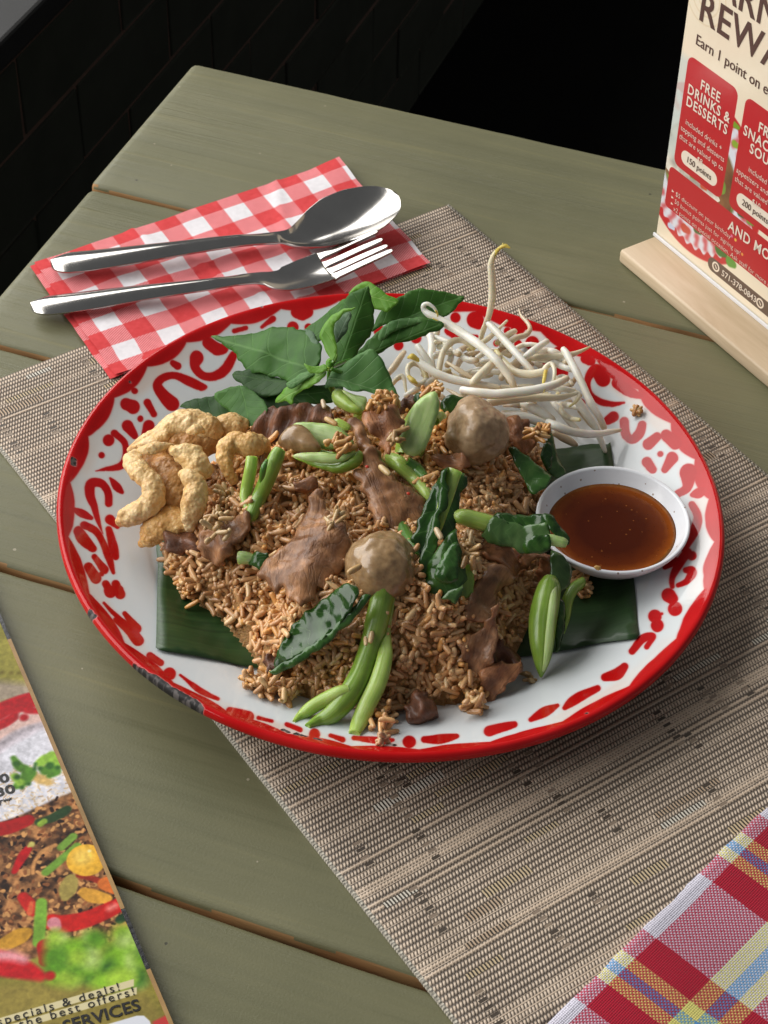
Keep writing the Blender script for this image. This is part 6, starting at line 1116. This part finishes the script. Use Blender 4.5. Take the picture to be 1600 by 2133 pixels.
# ------------------------------------------------------------------ basil sprig
def basil_mat(name, a, b, vein_c, rough=.42, back=None):
    m, nt, bs = newmat(name); L = nt.links.new; v = coords(nt, 'UV'); sx = N(nt, 'ShaderNodeSeparateXYZ'); L(v, sx.inputs[0]); V_ = mathn(nt, 'SUBTRACT', sx.outputs[1], .5); ab = mathn(nt, 'ABSOLUTE', V_)
    ob = coords(nt, 'Object'); n1 = N(nt, 'ShaderNodeTexNoise', i_Scale=70.0, i_Detail=4.0); L(ob, n1.inputs['Vector']); n2 = N(nt, 'ShaderNodeTexNoise', i_Scale=480.0, i_Detail=4.0); L(ob, n2.inputs['Vector'])
    curve = mathn(nt, 'POWER', ab, .75); fr = mathn(nt, 'FRACT', mathn(nt, 'MULTIPLY_ADD', mathn(nt, 'SUBTRACT', sx.outputs[0], mathn(nt, 'MULTIPLY', curve, .62)), 5.5, mathn(nt, 'MULTIPLY', n1.outputs[0], .35)))
    tri = mathn(nt, 'ABSOLUTE', mathn(nt, 'SUBTRACT', fr, .5)); side = mathn(nt, 'MAXIMUM', mathn(nt, 'SUBTRACT', 1.0, mathn(nt, 'DIVIDE', tri, .05)), 0.0); mid = mathn(nt, 'MAXIMUM', mathn(nt, 'SUBTRACT', 1.0, mathn(nt, 'DIVIDE', ab, .014)), 0.0); vein = mathn(nt, 'MINIMUM', mathn(nt, 'ADD', mathn(nt, 'MULTIPLY', side, .7), mid), 1.0)
    c1 = ramp(nt, [(.35, a), (.65, b)]); L(n1.outputs[0], c1.inputs[0]); col = mixc(nt, mathn(nt, 'MULTIPLY', vein, .8), c1.outputs[0], (*vein_c, 1)); L(col, bs.inputs['Base Color']); bs.inputs['Roughness'].default_value = rough; bs.inputs['Specular IOR Level'].default_value = .2
    bs.inputs['Subsurface Weight'].default_value = .1; bs.inputs['Subsurface Radius'].default_value = (.001, .002, .0005); bs.inputs['Subsurface Scale'].default_value = 1
    pill = mathn(nt, 'POWER', tri, .6); b1 = bumpn(nt, bs, pill, .10, .0008); b2 = bumpn(nt, bs, vein, .4, -.0004, b1); b3 = bumpn(nt, bs, n2.outputs[0], .25, .0004, b2); bumpn(nt, bs, n1.outputs[0], .2, .0012, b3); return m
ba_d = basil_mat('basil_leaf', (.028, .088, .012), (.048, .130, .020), (.09, .19, .05), .55); ba_dd = basil_mat('shade_tinted_basil_leaf', (.014, .046, .007), (.024, .066, .011), (.04, .09, .02), .55); ba_m = basil_mat('sheen_tinted_basil_leaf', (.055, .145, .036), (.09, .195, .058), (.16, .27, .11), .5); ba_p = basil_mat('pale_basil_underside', (.075, .13, .075), (.11, .175, .10), (.19, .26, .17), .6); ba_l = basil_mat('young_basil_leaf', (.085, .22, .02), (.14, .30, .035), (.22, .37, .08), .42)  # darker and lighter leaf copies: shade and sheen put into the base colour
bas = empty('basil_sprig', P(686, 776, .04), 'fresh basil sprig with broad leaves at the back left of the plate', 'basil')
def bl_(px, m, axis, z, nrm, **k):
    px = np.array(px, float); px = px.mean(0) + (px - px.mean(0)) * 1.07; return sheet('leaf', px, m, parent=bas, z=z, nrm=nrm, axis=axis, **{**dict(th=.0005, amp=.0024, ns=42, res=.0014, jit=.0005, minth=.8), **k})
fold = lambda k: (lambda U, W_, d: k * np.abs(W_) * .045 * np.sin(np.clip(U, 0, 1) * 2.6))
bl_([(445, 699), (470, 699), (500, 697), (530, 688), (566, 676), (588, 678), (610, 682), (634, 690), (650, 702), (659, 722), (658, 744), (648, 770), (640, 785), (620, 792), (602, 790), (576, 778), (542, 770), (524, 770), (514, 766), (496, 740), (484, 726), (462, 710)], ba_d, ((655, 770), (447, 700)), .050, (-.35, -.38, .85), fn=fold(-.35), seed=1)
bl_([(626, 690), (644, 692), (656, 698), (662, 720), (664, 748), (656, 768), (644, 778), (646, 756), (642, 728), (634, 706)], ba_p, ((650, 776), (634, 692)), .056, (-.5, -.35, .79), seed=2)
bl_([(634, 694), (650, 676), (672, 657), (694, 642), (718, 626), (718, 646), (700, 670), (682, 694), (662, 710), (650, 700)], ba_d, ((650, 712), (720, 626)), .050, (-.5, -.5, .7), seed=3)
bl_([(764, 603), (770, 618), (775, 640), (776, 662), (771, 690), (760, 706), (749, 720), (740, 742), (728, 758), (712, 764), (698, 772), (692, 752), (696, 724), (702, 690), (706, 660), (712, 636), (722, 622), (744, 610)], ba_d, ((704, 772), (762, 604)), .064, (.15, -.62, .77), fn=fold(-.3), seed=4, cv=-9)
bl_([(739, 646), (722, 652), (708, 660), (696, 672), (694, 690), (698, 712), (703, 736), (698, 754), (688, 764), (676, 766), (680, 748), (688, 742), (678, 728), (670, 706), (668, 690), (678, 672), (694, 656), (714, 646)], ba_l, ((690, 764), (738, 646)), .072, (-.1, -.62, .78), seed=5, cuv=-6, cv=6)
bl_([(728, 652), (729, 668), (722, 690), (712, 706), (700, 716), (696, 700), (695, 682), (704, 666)], ba_p, ((700, 716), (728, 654)), .069, (.1, -.5, .86), seed=6)
bl_([(758, 588), (770, 588), (784, 594), (797, 608), (812, 618), (828, 626), (818, 640), (806, 648), (792, 644), (776, 640), (768, 622), (768, 606), (748, 606), (730, 612), (742, 598)], ba_l, ((735, 608), (824, 630)), .062, (-.05, -.68, .73), seed=7, cv=-6)
bl_([(959, 618), (950, 636), (938, 652), (920, 664), (898, 672), (872, 674), (846, 668), (820, 672), (796, 680), (779, 688), (784, 672), (798, 654), (812, 638), (832, 626), (856, 616), (880, 611), (908, 611), (935, 613)], ba_d, ((782, 688), (957, 619)), .052, (.1, -.5, .86), seed=8, fn=fold(.35))
bl_([(914, 671), (900, 686), (872, 699), (846, 708), (820, 716), (800, 730), (780, 742), (764, 750), (745, 748), (752, 732), (766, 716), (780, 698), (800, 682), (824, 670), (852, 664), (882, 663)], ba_d, ((748, 748), (912, 671)), .050, (0, -.66, .75), seed=9, fn=fold(-.25), cu=-3)
bl_([(800, 682), (824, 670), (852, 664), (882, 663), (912, 670), (880, 672), (850, 680), (820, 694), (800, 706), (784, 720)], ba_m, ((785, 718), (910, 670)), .0525, (0, -.4, .9), seed=19)
bl_([(826, 826), (812, 826), (796, 822), (782, 823), (760, 818), (736, 820), (716, 812), (700, 807), (681, 807), (684, 792), (692, 780), (708, 770), (728, 760), (752, 750), (775, 744), (788, 756), (797, 768), (806, 784), (815, 802)], ba_m, ((688, 788), (824, 825)), .060, (.1, -.35, .93), seed=10, fn=fold(.3))
bl_([(572, 834), (574, 824), (586, 812), (602, 798), (620, 786), (640, 778), (662, 774), (678, 777), (664, 794), (644, 804), (622, 814), (608, 826), (606, 838), (588, 832)], ba_l, ((676, 777), (574, 834)), .058, (-.3, -.55, .78), seed=11, cu=-4)
bl_([(600, 804), (622, 788), (644, 778), (668, 776), (650, 788), (628, 800), (610, 812)], ba_m, ((668, 776), (602, 806)), .060, (-.3, -.35, .88), seed=12)
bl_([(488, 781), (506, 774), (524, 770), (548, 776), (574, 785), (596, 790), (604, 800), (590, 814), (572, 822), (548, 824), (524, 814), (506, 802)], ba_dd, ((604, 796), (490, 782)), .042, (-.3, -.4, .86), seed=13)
bl_([(454, 830), (470, 814), (490, 806), (512, 806), (530, 822), (548, 838), (556, 856), (544, 876), (524, 896), (506, 884), (486, 864)], ba_d, ((500, 808), (524, 894)), .040, (-.35, -.5, .8), seed=14, cv=8)
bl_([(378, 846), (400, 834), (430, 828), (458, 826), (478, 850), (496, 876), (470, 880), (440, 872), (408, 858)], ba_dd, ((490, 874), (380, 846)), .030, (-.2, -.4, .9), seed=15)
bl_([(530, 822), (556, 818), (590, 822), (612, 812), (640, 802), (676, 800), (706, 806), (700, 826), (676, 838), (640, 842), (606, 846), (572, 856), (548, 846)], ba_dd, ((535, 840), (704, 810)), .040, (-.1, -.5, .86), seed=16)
bl_([(636, 759), (654, 763), (674, 758), (682, 766), (674, 776), (656, 778), (644, 774)], ba_l, ((676, 770), (637, 760)), .068, (-.1, -.5, .86), seed=17, res=.001)
tube('stem', [(690, 752, .066, 5), (687, 778, .058, 6), (690, 806, .050, 7), (705, 826, .043, 7)], st_deep, parent=bas, ns=10)
for px, m_ in (([(684, 768, .066, 4), (664, 776, .062, 4), (640, 782, .056, 3)], st_lime), ([(690, 768, .064, 4), (712, 776, .062, 4), (730, 782, .061, 3)], st_deep), ([(692, 764, .062, 4), (722, 752, .056, 4), (752, 745, .0505, 3)], st_deep)): tube('leaf_stalk', px, m_, parent=bas, ns=8)

rice_mound()

# ================================================================== BEAN SPROUTS
def sprout_mat(name, a, b, tipc):
    m, nt, bs = newmat(name); L = nt.links.new; ob = coords(nt, 'Object'); n1 = N(nt, 'ShaderNodeTexNoise', i_Scale=90.0, i_Detail=4.0); L(ob, n1.inputs['Vector']); v = coords(nt, 'UV'); sx = N(nt, 'ShaderNodeSeparateXYZ'); L(v, sx.inputs[0])
    c1 = ramp(nt, [(.35, a), (.65, b)]); L(n1.outputs[0], c1.inputs[0]); e = ramp(nt, [(.0, (0, 0, 0)), (.72, (0, 0, 0)), (1.0, (1, 1, 1))]); L(sx.outputs[0], e.inputs[0]); L(mixc(nt, e.outputs[0], c1.outputs[0], (*tipc, 1)), bs.inputs['Base Color'])
    bs.inputs['Roughness'].default_value = .32; bs.inputs['Subsurface Weight'].default_value = .35; bs.inputs['Subsurface Radius'].default_value = (.004, .003, .0018); bs.inputs['Subsurface Scale'].default_value = 1; bs.inputs['Coat Weight'].default_value = .12; bumpn(nt, bs, n1.outputs[0], .15, .0006); return m
sp_w = sprout_mat('white_sprout', (.80, .77, .66), (.89, .87, .80), (.62, .47, .27)); sp_y = sprout_mat('cream_sprout', (.70, .63, .46), (.80, .74, .58), (.60, .50, .17)); sp_t = sprout_mat('tan_sprout', (.56, .46, .31), (.66, .56, .41), (.42, .26, .13)); yel = mat('yellow_seed_leaf', [(.3, (.50, .36, .04)), (.7, (.66, .52, .10))], 200, rough=.4, bump=.2, sss=.2)
SG = 'bean sprouts heaped at the back of the plate'; GEN = 'white bean sprout tangled in the heap behind the far meatball'
def sprout(pts, label=GEN, m=sp_w, head=None):
    o_pts = []
    for px, py, z, r_ in pts:
        X = P(px, py, z); zmin = plate_z(X[0], X[1]) + r_ * PXM; z2 = max(z, zmin); o_pts.append((*P(px, py, z2), r_ * PXM))
    V, F_, uv = tube_geo(o_pts, ns=12, n=8, caps='round', noise_amp=.00022, nscale=110)
    o = tag(mk('bean_sprout', V, F_, m, uv=uv), label, 'bean sprout', SG)
    for h_ in head or []:
        V, F_, uv = tube_geo([(*P(a, b, c), r_ * PXM) for a, b, c, r_ in h_], ns=8, n=6, caps='round', flat_=.6); mk('seed_leaf', V, F_, yel, o, uv=uv)
    return o
sprout([(1000, 712, .034, 5), (1008, 684, .041, 6), (1019, 656, .049, 7), (1025, 620, .058, 8), (1025, 586, .066, 8), (1023, 560, .072, 7.5), (1024, 544, .076, 6.5), (1032, 527, .080, 5), (1044, 514, .083, 3.5)], 'tallest bean sprout, standing up past the rim with a yellow tip', sp_y, [[(1024, 542, .0765, 6), (1031, 528, .080, 5), (1040, 517, .0832, 4)], [(1042, 516, .0835, 4), (1052, 512, .0842, 5.5), (1061, 516, .0840, 2.5)], [(1046, 514, .084, 2), (1048, 507, .085, 1.2)]])
sprout([(910, 650, .055, 2.5), (903, 640, .057, 4), (892, 633, .058, 5), (883, 636, .057, 6), (884, 646, .055, 7), (896, 656, .054, 8), (922, 670, .053, 9.5), (960, 692, .052, 10), (1000, 720, .052, 10), (1030, 746, .051, 9.5), (1052, 772, .048, 8.5), (1066, 794, .045, 8), (1074, 812, .041, 6)], 'long bean sprout with a looped head lying over the basil leaf', sp_w, [[(908, 648, .057, 3), (911, 652, .056, 3), (912, 660, .055, 2)], [(903, 664, .0555, 2), (914, 672, .0545, 4), (920, 680, .053, 1.5)]])
sprout([(1016, 672, .045, 6), (1024, 680, .045, 8), (1050, 708, .0445, 8.5), (1084, 746, .044, 8), (1110, 774, .042, 7)], 'straight blunt-ended bean sprout crossing behind the looped one', sp_w)
sprout([(1152, 796, .046, 3), (1155, 780, .048, 4), (1154, 765, .049, 4.5), (1147, 758, .049, 5), (1138, 765, .048, 6), (1130, 775, .047, 8), (1100, 780, .045, 9), (1072, 774, .044, 9), (1050, 755, .043, 8), (1034, 732, .041, 6)], 'bean sprout with a yellow loop and root hairs at its right end', sp_y, [[(1137, 772, .0495, 4), (1134, 788, .0495, 4), (1132, 798, .049, 3)], [(1134, 800, .0495, 2), (1124, 804, .049, 1.6), (1112, 809, .0485, 1)], [(1134, 799, .0495, 2), (1136, 808, .0492, 1.6), (1132, 818, .0485, .8)]])
sprout([(964, 812, .046, 8), (990, 817, .0475, 9.5), (1030, 821, .048, 10), (1070, 818, .0485, 10), (1115, 812, .0485, 9.5), (1155, 801, .048, 8.5), (1180, 788, .0475, 7)], 'thick white bean sprout lying straight across the front of the heap', sp_w)
sprout([(854, 748, .046, 3), (862, 746, .048, 6), (874, 754, .048, 7), (890, 766, .047, 8.5), (914, 780, .046, 9), (945, 791, .045, 9), (985, 799, .044, 8.5), (1015, 803, .043, 7), (1040, 808, .042, 5)], 'bean sprout whose pale bean head points at the basil, low on the left', sp_w, [[(852, 744, .0495, 5), (858, 742, .0505, 8), (868, 748, .0495, 6), (878, 756, .0485, 2)]])
sprout([(914, 776, .040, 6), (918, 752, .043, 7), (924, 732, .045, 7), (938, 714, .046, 7), (956, 708, .046, 6.5), (972, 714, .0455, 6), (986, 726, .044, 5)], 'cream bean sprout arched like an upside down U', sp_y)
sprout([(986, 796, .047, 8), (1000, 781, .0475, 9), (1020, 762, .0465, 9), (1040, 742, .044, 7)], 'short thick bean sprout with a browned cut end', sp_y)
sprout([(930, 754, .045, 2), (944, 763, .0455, 4), (964, 776, .0445, 5), (984, 788, .043, 4)], 'thin tan bean sprout root in the left of the heap', sp_t)
sprout([(1174, 728, .038, 7), (1182, 740, .038, 8.5), (1196, 766, .0365, 8.5), (1214, 802, .033, 8), (1232, 840, .029, 8), (1248, 868, .025, 7.5), (1259, 892, .020, 6)], 'long bean sprout leaning down the right edge of the heap', sp_w)
sprout([(1196, 826, .034, 8), (1208, 842, .032, 9.5), (1226, 868, .028, 9), (1240, 888, .024, 8), (1246, 898, .021, 5)], 'thick bean sprout just left of the long leaning one', sp_w)
sprout([(1154, 842, .035, 6), (1166, 854, .034, 7.5), (1182, 872, .031, 7.5), (1196, 888, .028, 7), (1206, 898, .025, 4)], label="slim bean sprout lying under the thick one at the heap's lower right")
sprout([(1142, 880, .035, 8), (1158, 887, .036, 9), (1180, 896, .034, 9), (1206, 902, .031, 9), (1240, 904, .027, 8), (1268, 900, .024, 6), (1292, 896, .022, 3)], 'white bean sprout lowest at the right, tapering to the rim motif', sp_w)
sprout([(1020, 838, .041, 9), (1046, 834, .042, 10), (1090, 829, .042, 10), (1130, 828, .0415, 9), (1164, 828, .041, 7), (1192, 822, .041, 5), (1203, 818, .041, 4), (1206, 826, .040, 4), (1198, 838, .039, 3.5), (1186, 847, .038, 2)], 'greyish bean sprout hooked at its right end below the straight one', sp_y)
sprout([(1146, 806, .042, 6), (1172, 810, .042, 7), (1196, 814, .0405, 5)], label='short bean sprout end between the straight and the hooked ones')
sprout([(1092, 842, .036, 9), (1110, 850, .037, 10.5), (1132, 862, .035, 10.5), (1150, 874, .033, 8)], label="thick short bean sprout right above the far meatball's glazed beef")
sprout([(1088, 748, .042, 6), (1104, 736, .043, 7.5), (1124, 721, .0425, 7.5), (1139, 711, .042, 6)], 'stubby white bean sprout pointing up right beside the long thin one', sp_w)
sprout([(1086, 744, .037, 6), (1110, 745, .038, 7), (1145, 744, .037, 8), (1180, 741, .036, 7), (1206, 733, .035, 5), (1228, 723, .0335, 2)], 'bean sprout tapering to the right over the red rim motif', sp_y)
sprout([(1080, 643, .034, 1.5), (1086, 658, .034, 3), (1098, 671, .034, 4.5), (1104, 685, .034, 5.5), (1096, 697, .034, 6), (1076, 704, .034, 6.5), (1056, 718, .034, 6), (1040, 730, .034, 5)], 'tan bean sprout whose curling root reaches up to the red rim', sp_t)
sprout([(1056, 668, .036, 2), (1040, 684, .038, 4), (1018, 704, .040, 6), (998, 718, .041, 6.5), (976, 728, .041, 5)], label='thin cream bean sprout pointing up to the rim beside the tallest one', m=sp_y)
sprout([(1072, 690, .034, 6), (1058, 698, .035, 7), (1036, 714, .036, 6)], label='cream bean sprout stub crossing the tan curling root', m=sp_y)
sprout([(842, 734, .024, 6), (832, 748, .025, 7.5), (818, 768, .025, 7.5), (804, 784, .025, 6)], 'shaded tan bean sprout alone between the basil and the heap', sp_t)
sprout([(870, 722, .037, 7), (884, 742, .037, 9), (896, 762, .036, 9), (900, 780, .034, 7)], label="bean sprout leaning under the basil leaf at the heap's left")
sprout([(888, 684, .030, 6), (896, 700, .031, 8), (900, 724, .031, 9), (898, 750, .030, 9), (902, 772, .029, 7)], label='upright bean sprout standing against the red motif left of the arch')
sprout([(872, 690, .028, 5), (890, 698, .029, 6), (914, 706, .030, 7), (940, 716, .031, 6)], label='bean sprout crossing the upright one just under the basil leaf')
sprout([(912, 678, .031, 6), (908, 696, .030, 8), (900, 708, .029, 6)], label='stubby bean sprout directly below the looped head', m=sp_y)
sprout([(846, 824, .038, 6), (866, 812, .040, 7.5), (886, 800, .0415, 7.5), (906, 788, .041, 6)], label='bean sprout slanting up from the basil tip to the arch')
sprout([(888, 792, .042, 6), (874, 800, .043, 5.5), (858, 794, .044, 5), (849, 778, .045, 5), (851, 764, .046, 5.5), (862, 757, .046, 5.5), (876, 762, .045, 6), (885, 776, .0435, 6.5), (888, 790, .042, 6)], 'ring-shaped bean sprout with a yellow seed leaf beside the basil tip', sp_y, [[(852, 784, .0465, 4), (860, 792, .0465, 6.5), (868, 798, .046, 3)]])
sprout([(814, 806, .034, 4), (824, 792, .036, 5), (836, 784, .037, 6), (842, 790, .037, 4.5), (844, 804, .036, 3.5), (847, 822, .035, 1.5)], 'small crooked bean sprout with a yellow root at the basil leaf tip', sp_y)
sprout([(930, 810, .041, 2), (944, 818, .042, 4), (960, 828, .042, 4.5), (974, 836, .041, 3)], label='thin tan bean sprout under the long straight one, near the stalk', m=sp_t)
sprout([(1050, 862, .036, 9), (1080, 866, .037, 10), (1112, 874, .036, 10.5), (1142, 886, .033, 8)], label='broad bean sprout half under the glazed beef, running to its right')
sprout([(1156, 902, .018, 7), (1174, 912, .016, 9), (1192, 922, .014, 8), (1200, 926, .013, 5)], 'shaded bean sprout stub lying on the plate above the banana leaf', sp_t)
sprout([(1246, 906, .019, 6), (1254, 922, .0165, 6.5), (1261, 940, .013, 5)], 'short bean sprout root end hanging onto the banana leaf corner', sp_w)
sprout([(1206, 856, .022, 4), (1220, 874, .019, 4), (1234, 892, .016, 2)], label='thin tan root end in the gap right of the slim bean sprouts', m=sp_t)
rg_ = np.random.default_rng(31)
for i in range(44):
    cx_, cy_ = rg_.uniform(900, 1200), rg_.uniform(720, 860)
    if cy_ < 740 and cx_ > 1130: cy_ += 70
    z_ = rg_.uniform(.014, .036); a = rg_.uniform(-.7, .9) + (rg_.random() < .25) * 1.2; l_ = rg_.uniform(40, 75); k_ = rg_.uniform(-16, 16); dx, dy = math.cos(a), math.sin(a); r_ = rg_.uniform(5.5, 7.5)
    sprout([(cx_ + dx * l_ * t - dy * k_ * (1 - 4 * t * t), cy_ + dy * l_ * t * .72 + dx * k_ * (1 - 4 * t * t), z_ + .006 * t * rg_.uniform(-1, 1), r_ * (1 - .5 * max(0, t) * (i % 2))) for t in (-.5, -.25, 0, .25, .5)], m=(sp_w, sp_y, sp_w, sp_t)[i % 4])

# ------------------------------------------------------------------ rice clumps and single grains lying on other things
def clump(pxs, n_, sp, z_, label, cols, seed, spread_z=.004, group='rice clumps stuck on the toppings'):
    rg = np.random.default_rng(seed); pts, nn, cc = [], [], []
    for _ in range(n_):
        b = pxs[rg.integers(len(pxs))]; px, py = b[0] + rg.normal(0, sp), b[1] + rg.normal(0, sp * .7); z = z_ + rg.uniform(-spread_z, spread_z) * .5; pts.append(P(px, py, z)); nn.append(unit(np.array([-c_f[0], -c_f[1], -c_f[2]]) + rg.normal(0, .5, 3))); cc.append(np.array(cols[rg.integers(len(cols))]))
    return grains('rice_clump', np.array(pts), nn, label, 'rice clump', group=group, cols=cc, seed=seed, lay=.9, size=.9)
org = [(.62, .34, .11), (.56, .28, .075), (.66, .42, .17), (.48, .22, .06)]; tan_ = [(.52, .34, .15), (.44, .27, .11), (.58, .42, .22)]
clump([(780, 838), (800, 828), (820, 834), (796, 842)], 34, 10, .070, 'crisp orange rice clump on top of the reddish beef piece', org, 71)
clump([(706, 926), (700, 918), (714, 934)], 30, 9, .0585, 'crisp orange rice crumb on the flat pale stalk slice', org, 72, .006)
clump([(890, 812), (906, 812)], 14, 8, .060, 'orange rice behind the tip of the thick pale stalk', org, 73)
clump([(1112, 898), (1126, 892), (1120, 908)], 20, 9, .045, 'orange rice clump on the glazed beef beside the sprouts', org, 74)
clump([(452, 1074), (468, 1080), (446, 1096), (452, 1116)], 22, 12, .049, 'pale rice clump stuck on the curled beef piece', tan_, 75)
clump([(488, 1030), (474, 1046), (462, 1026)], 18, 12, .042, 'rice clump in the gap between crackling and forked stalk', tan_, 76)
clump([(980, 1150), (990, 1170), (978, 1132)], 26, 11, .052, 'rice clump between the folded leaf and the lumpy beef strip', tan_, 77, .008)
clump([(690, 1085), (700, 1070), (682, 1096)], 12, 8, .053, 'rice clump on the right edge of the broad beef slice', tan_, 78)
clump([(824, 902), (834, 895), (820, 912)], 12, 7, .065, 'few rice grains on the side of the reddish beef piece', tan_, 79)
clump([(1336, 852), (1328, 856)], 6, 5, .0235, 'orange rice grains stuck on the far right rim', org, 80, .002)
clump([(790, 1542), (800, 1540)], 5, 4, .0255, 'rice crumb stuck on the front rim of the plate', [(.6, .36, .2)], 81, .001)
clump([(1098, 1404), (1104, 1416)], 4, 4, .0085, 'two brown rice grains on the bare plate beside the green stalk tip', tan_, 82, .002)
def one(px, py, z_, ang_, label, c=(.60, .44, .21), size=1.0):
    V, F_ = grain_geo(.0066 * size, .00125 * size, .0003); p = P(px, py, z_); d = P(px + 10 * math.cos(ang_), py + 10 * math.sin(ang_), z_) - p; x = unit(d); n_ = unit(-c_f - x * (-c_f @ x)); y = np.cross(n_, x)
    return tag(mk('rice_grain', p + V @ np.array([x, y, n_]), F_, rice_m, tint=np.tile(np.r_[np.array(c), 1], (len(V), 1))), label, 'rice grain', 'single rice grains lying on other food')
one(802, 980, .0665, .7, 'single rice grain lying on the long central beef slice', size=1.15)
one(632, 1136, .0485, 1.5, 'upright rice grain in the middle of the broad beef slice', (.64, .46, .2), 1.2); one(640, 1122, .0485, 1.35, 'second rice grain leaning beside the upright one on broad beef', (.62, .42, .18))
one(650, 1146, .0485, -.85, 'slanted rice grain right of the upright one on the broad beef', (.5, .33, .13), 1.1); one(616, 1186, .0465, 1.85, 'short pale rice grain near the left edge of the broad beef', (.66, .5, .26), .85); one(640, 1200, .0455, .8, 'rice grain low on the broad beef slice near its ruddy edge', (.6, .44, .22), 1.0)
one(694, 1120, .0505, 1.7, 'pale stubby rice grain at the right of the broad beef slice', (.68, .5, .26), .7)
one(738, 1186, .0605, -.5, 'curved rice grain stuck to the left side of the near meatball', (.55, .36, .16), 1.1)
one(914, 1112, .0605, 1.05, 'rice grain caught on the folded dark leaf at its stalk end', (.52, .4, .24), 1.1)
one(773, 1328, .0385, 1.75, 'rice grain on the long front stalk, the higher of two', (.62, .46, .24), 1.0); one(762, 1336, .0385, 1.5, 'rice grain on the long front stalk, the lower of two', (.6, .44, .24), .75)
one(1058, 1450, .0062, -.3, 'lone rice grain on the white plate right of the lowest beef', (.42, .29, .14), .95)
one(988, 1189, .0500, 1.3, 'pale rice grain on the green flap beside the folded leaf', (.62, .5, .24), .75)
one(674, 842, .0600, 1.3, 'rice grain with a red fleck below the basil sprig', (.56, .44, .3), .9)
one(690, 878, .0615, .5, 'tan rice grain above the flat pale stalk slice', (.62, .4, .16), 1.1)
chilli = mat('red_chilli_flake', [(.3, (.42, .02, .006)), (.7, (.6, .05, .015))], 400, rough=.3)
for px, py, z_, lb in ((765, 972, .0665, 'tiny red chilli fleck near the neck of the central beef slice'), (851, 1028, .0600, 'tiny red chilli fleck low on the central beef slice')):
    lump('chilli_fleck', P(px, py, z_), (.0009, .0007, .0005), chilli, lb, 'chilli fleck', amp=.0003, sub=2)
lump('sauce_drip', P(1245, 1183, .0372), (.0016, .0011, .0007), mat('orange_sauce_crumb', [(.3, (.42, .22, .05)), (.7, (.55, .32, .09))], 300, rough=.3), 'orange sauce crumb stuck on the near rim of the white dish', 'crumb', amp=.0008, sub=3)
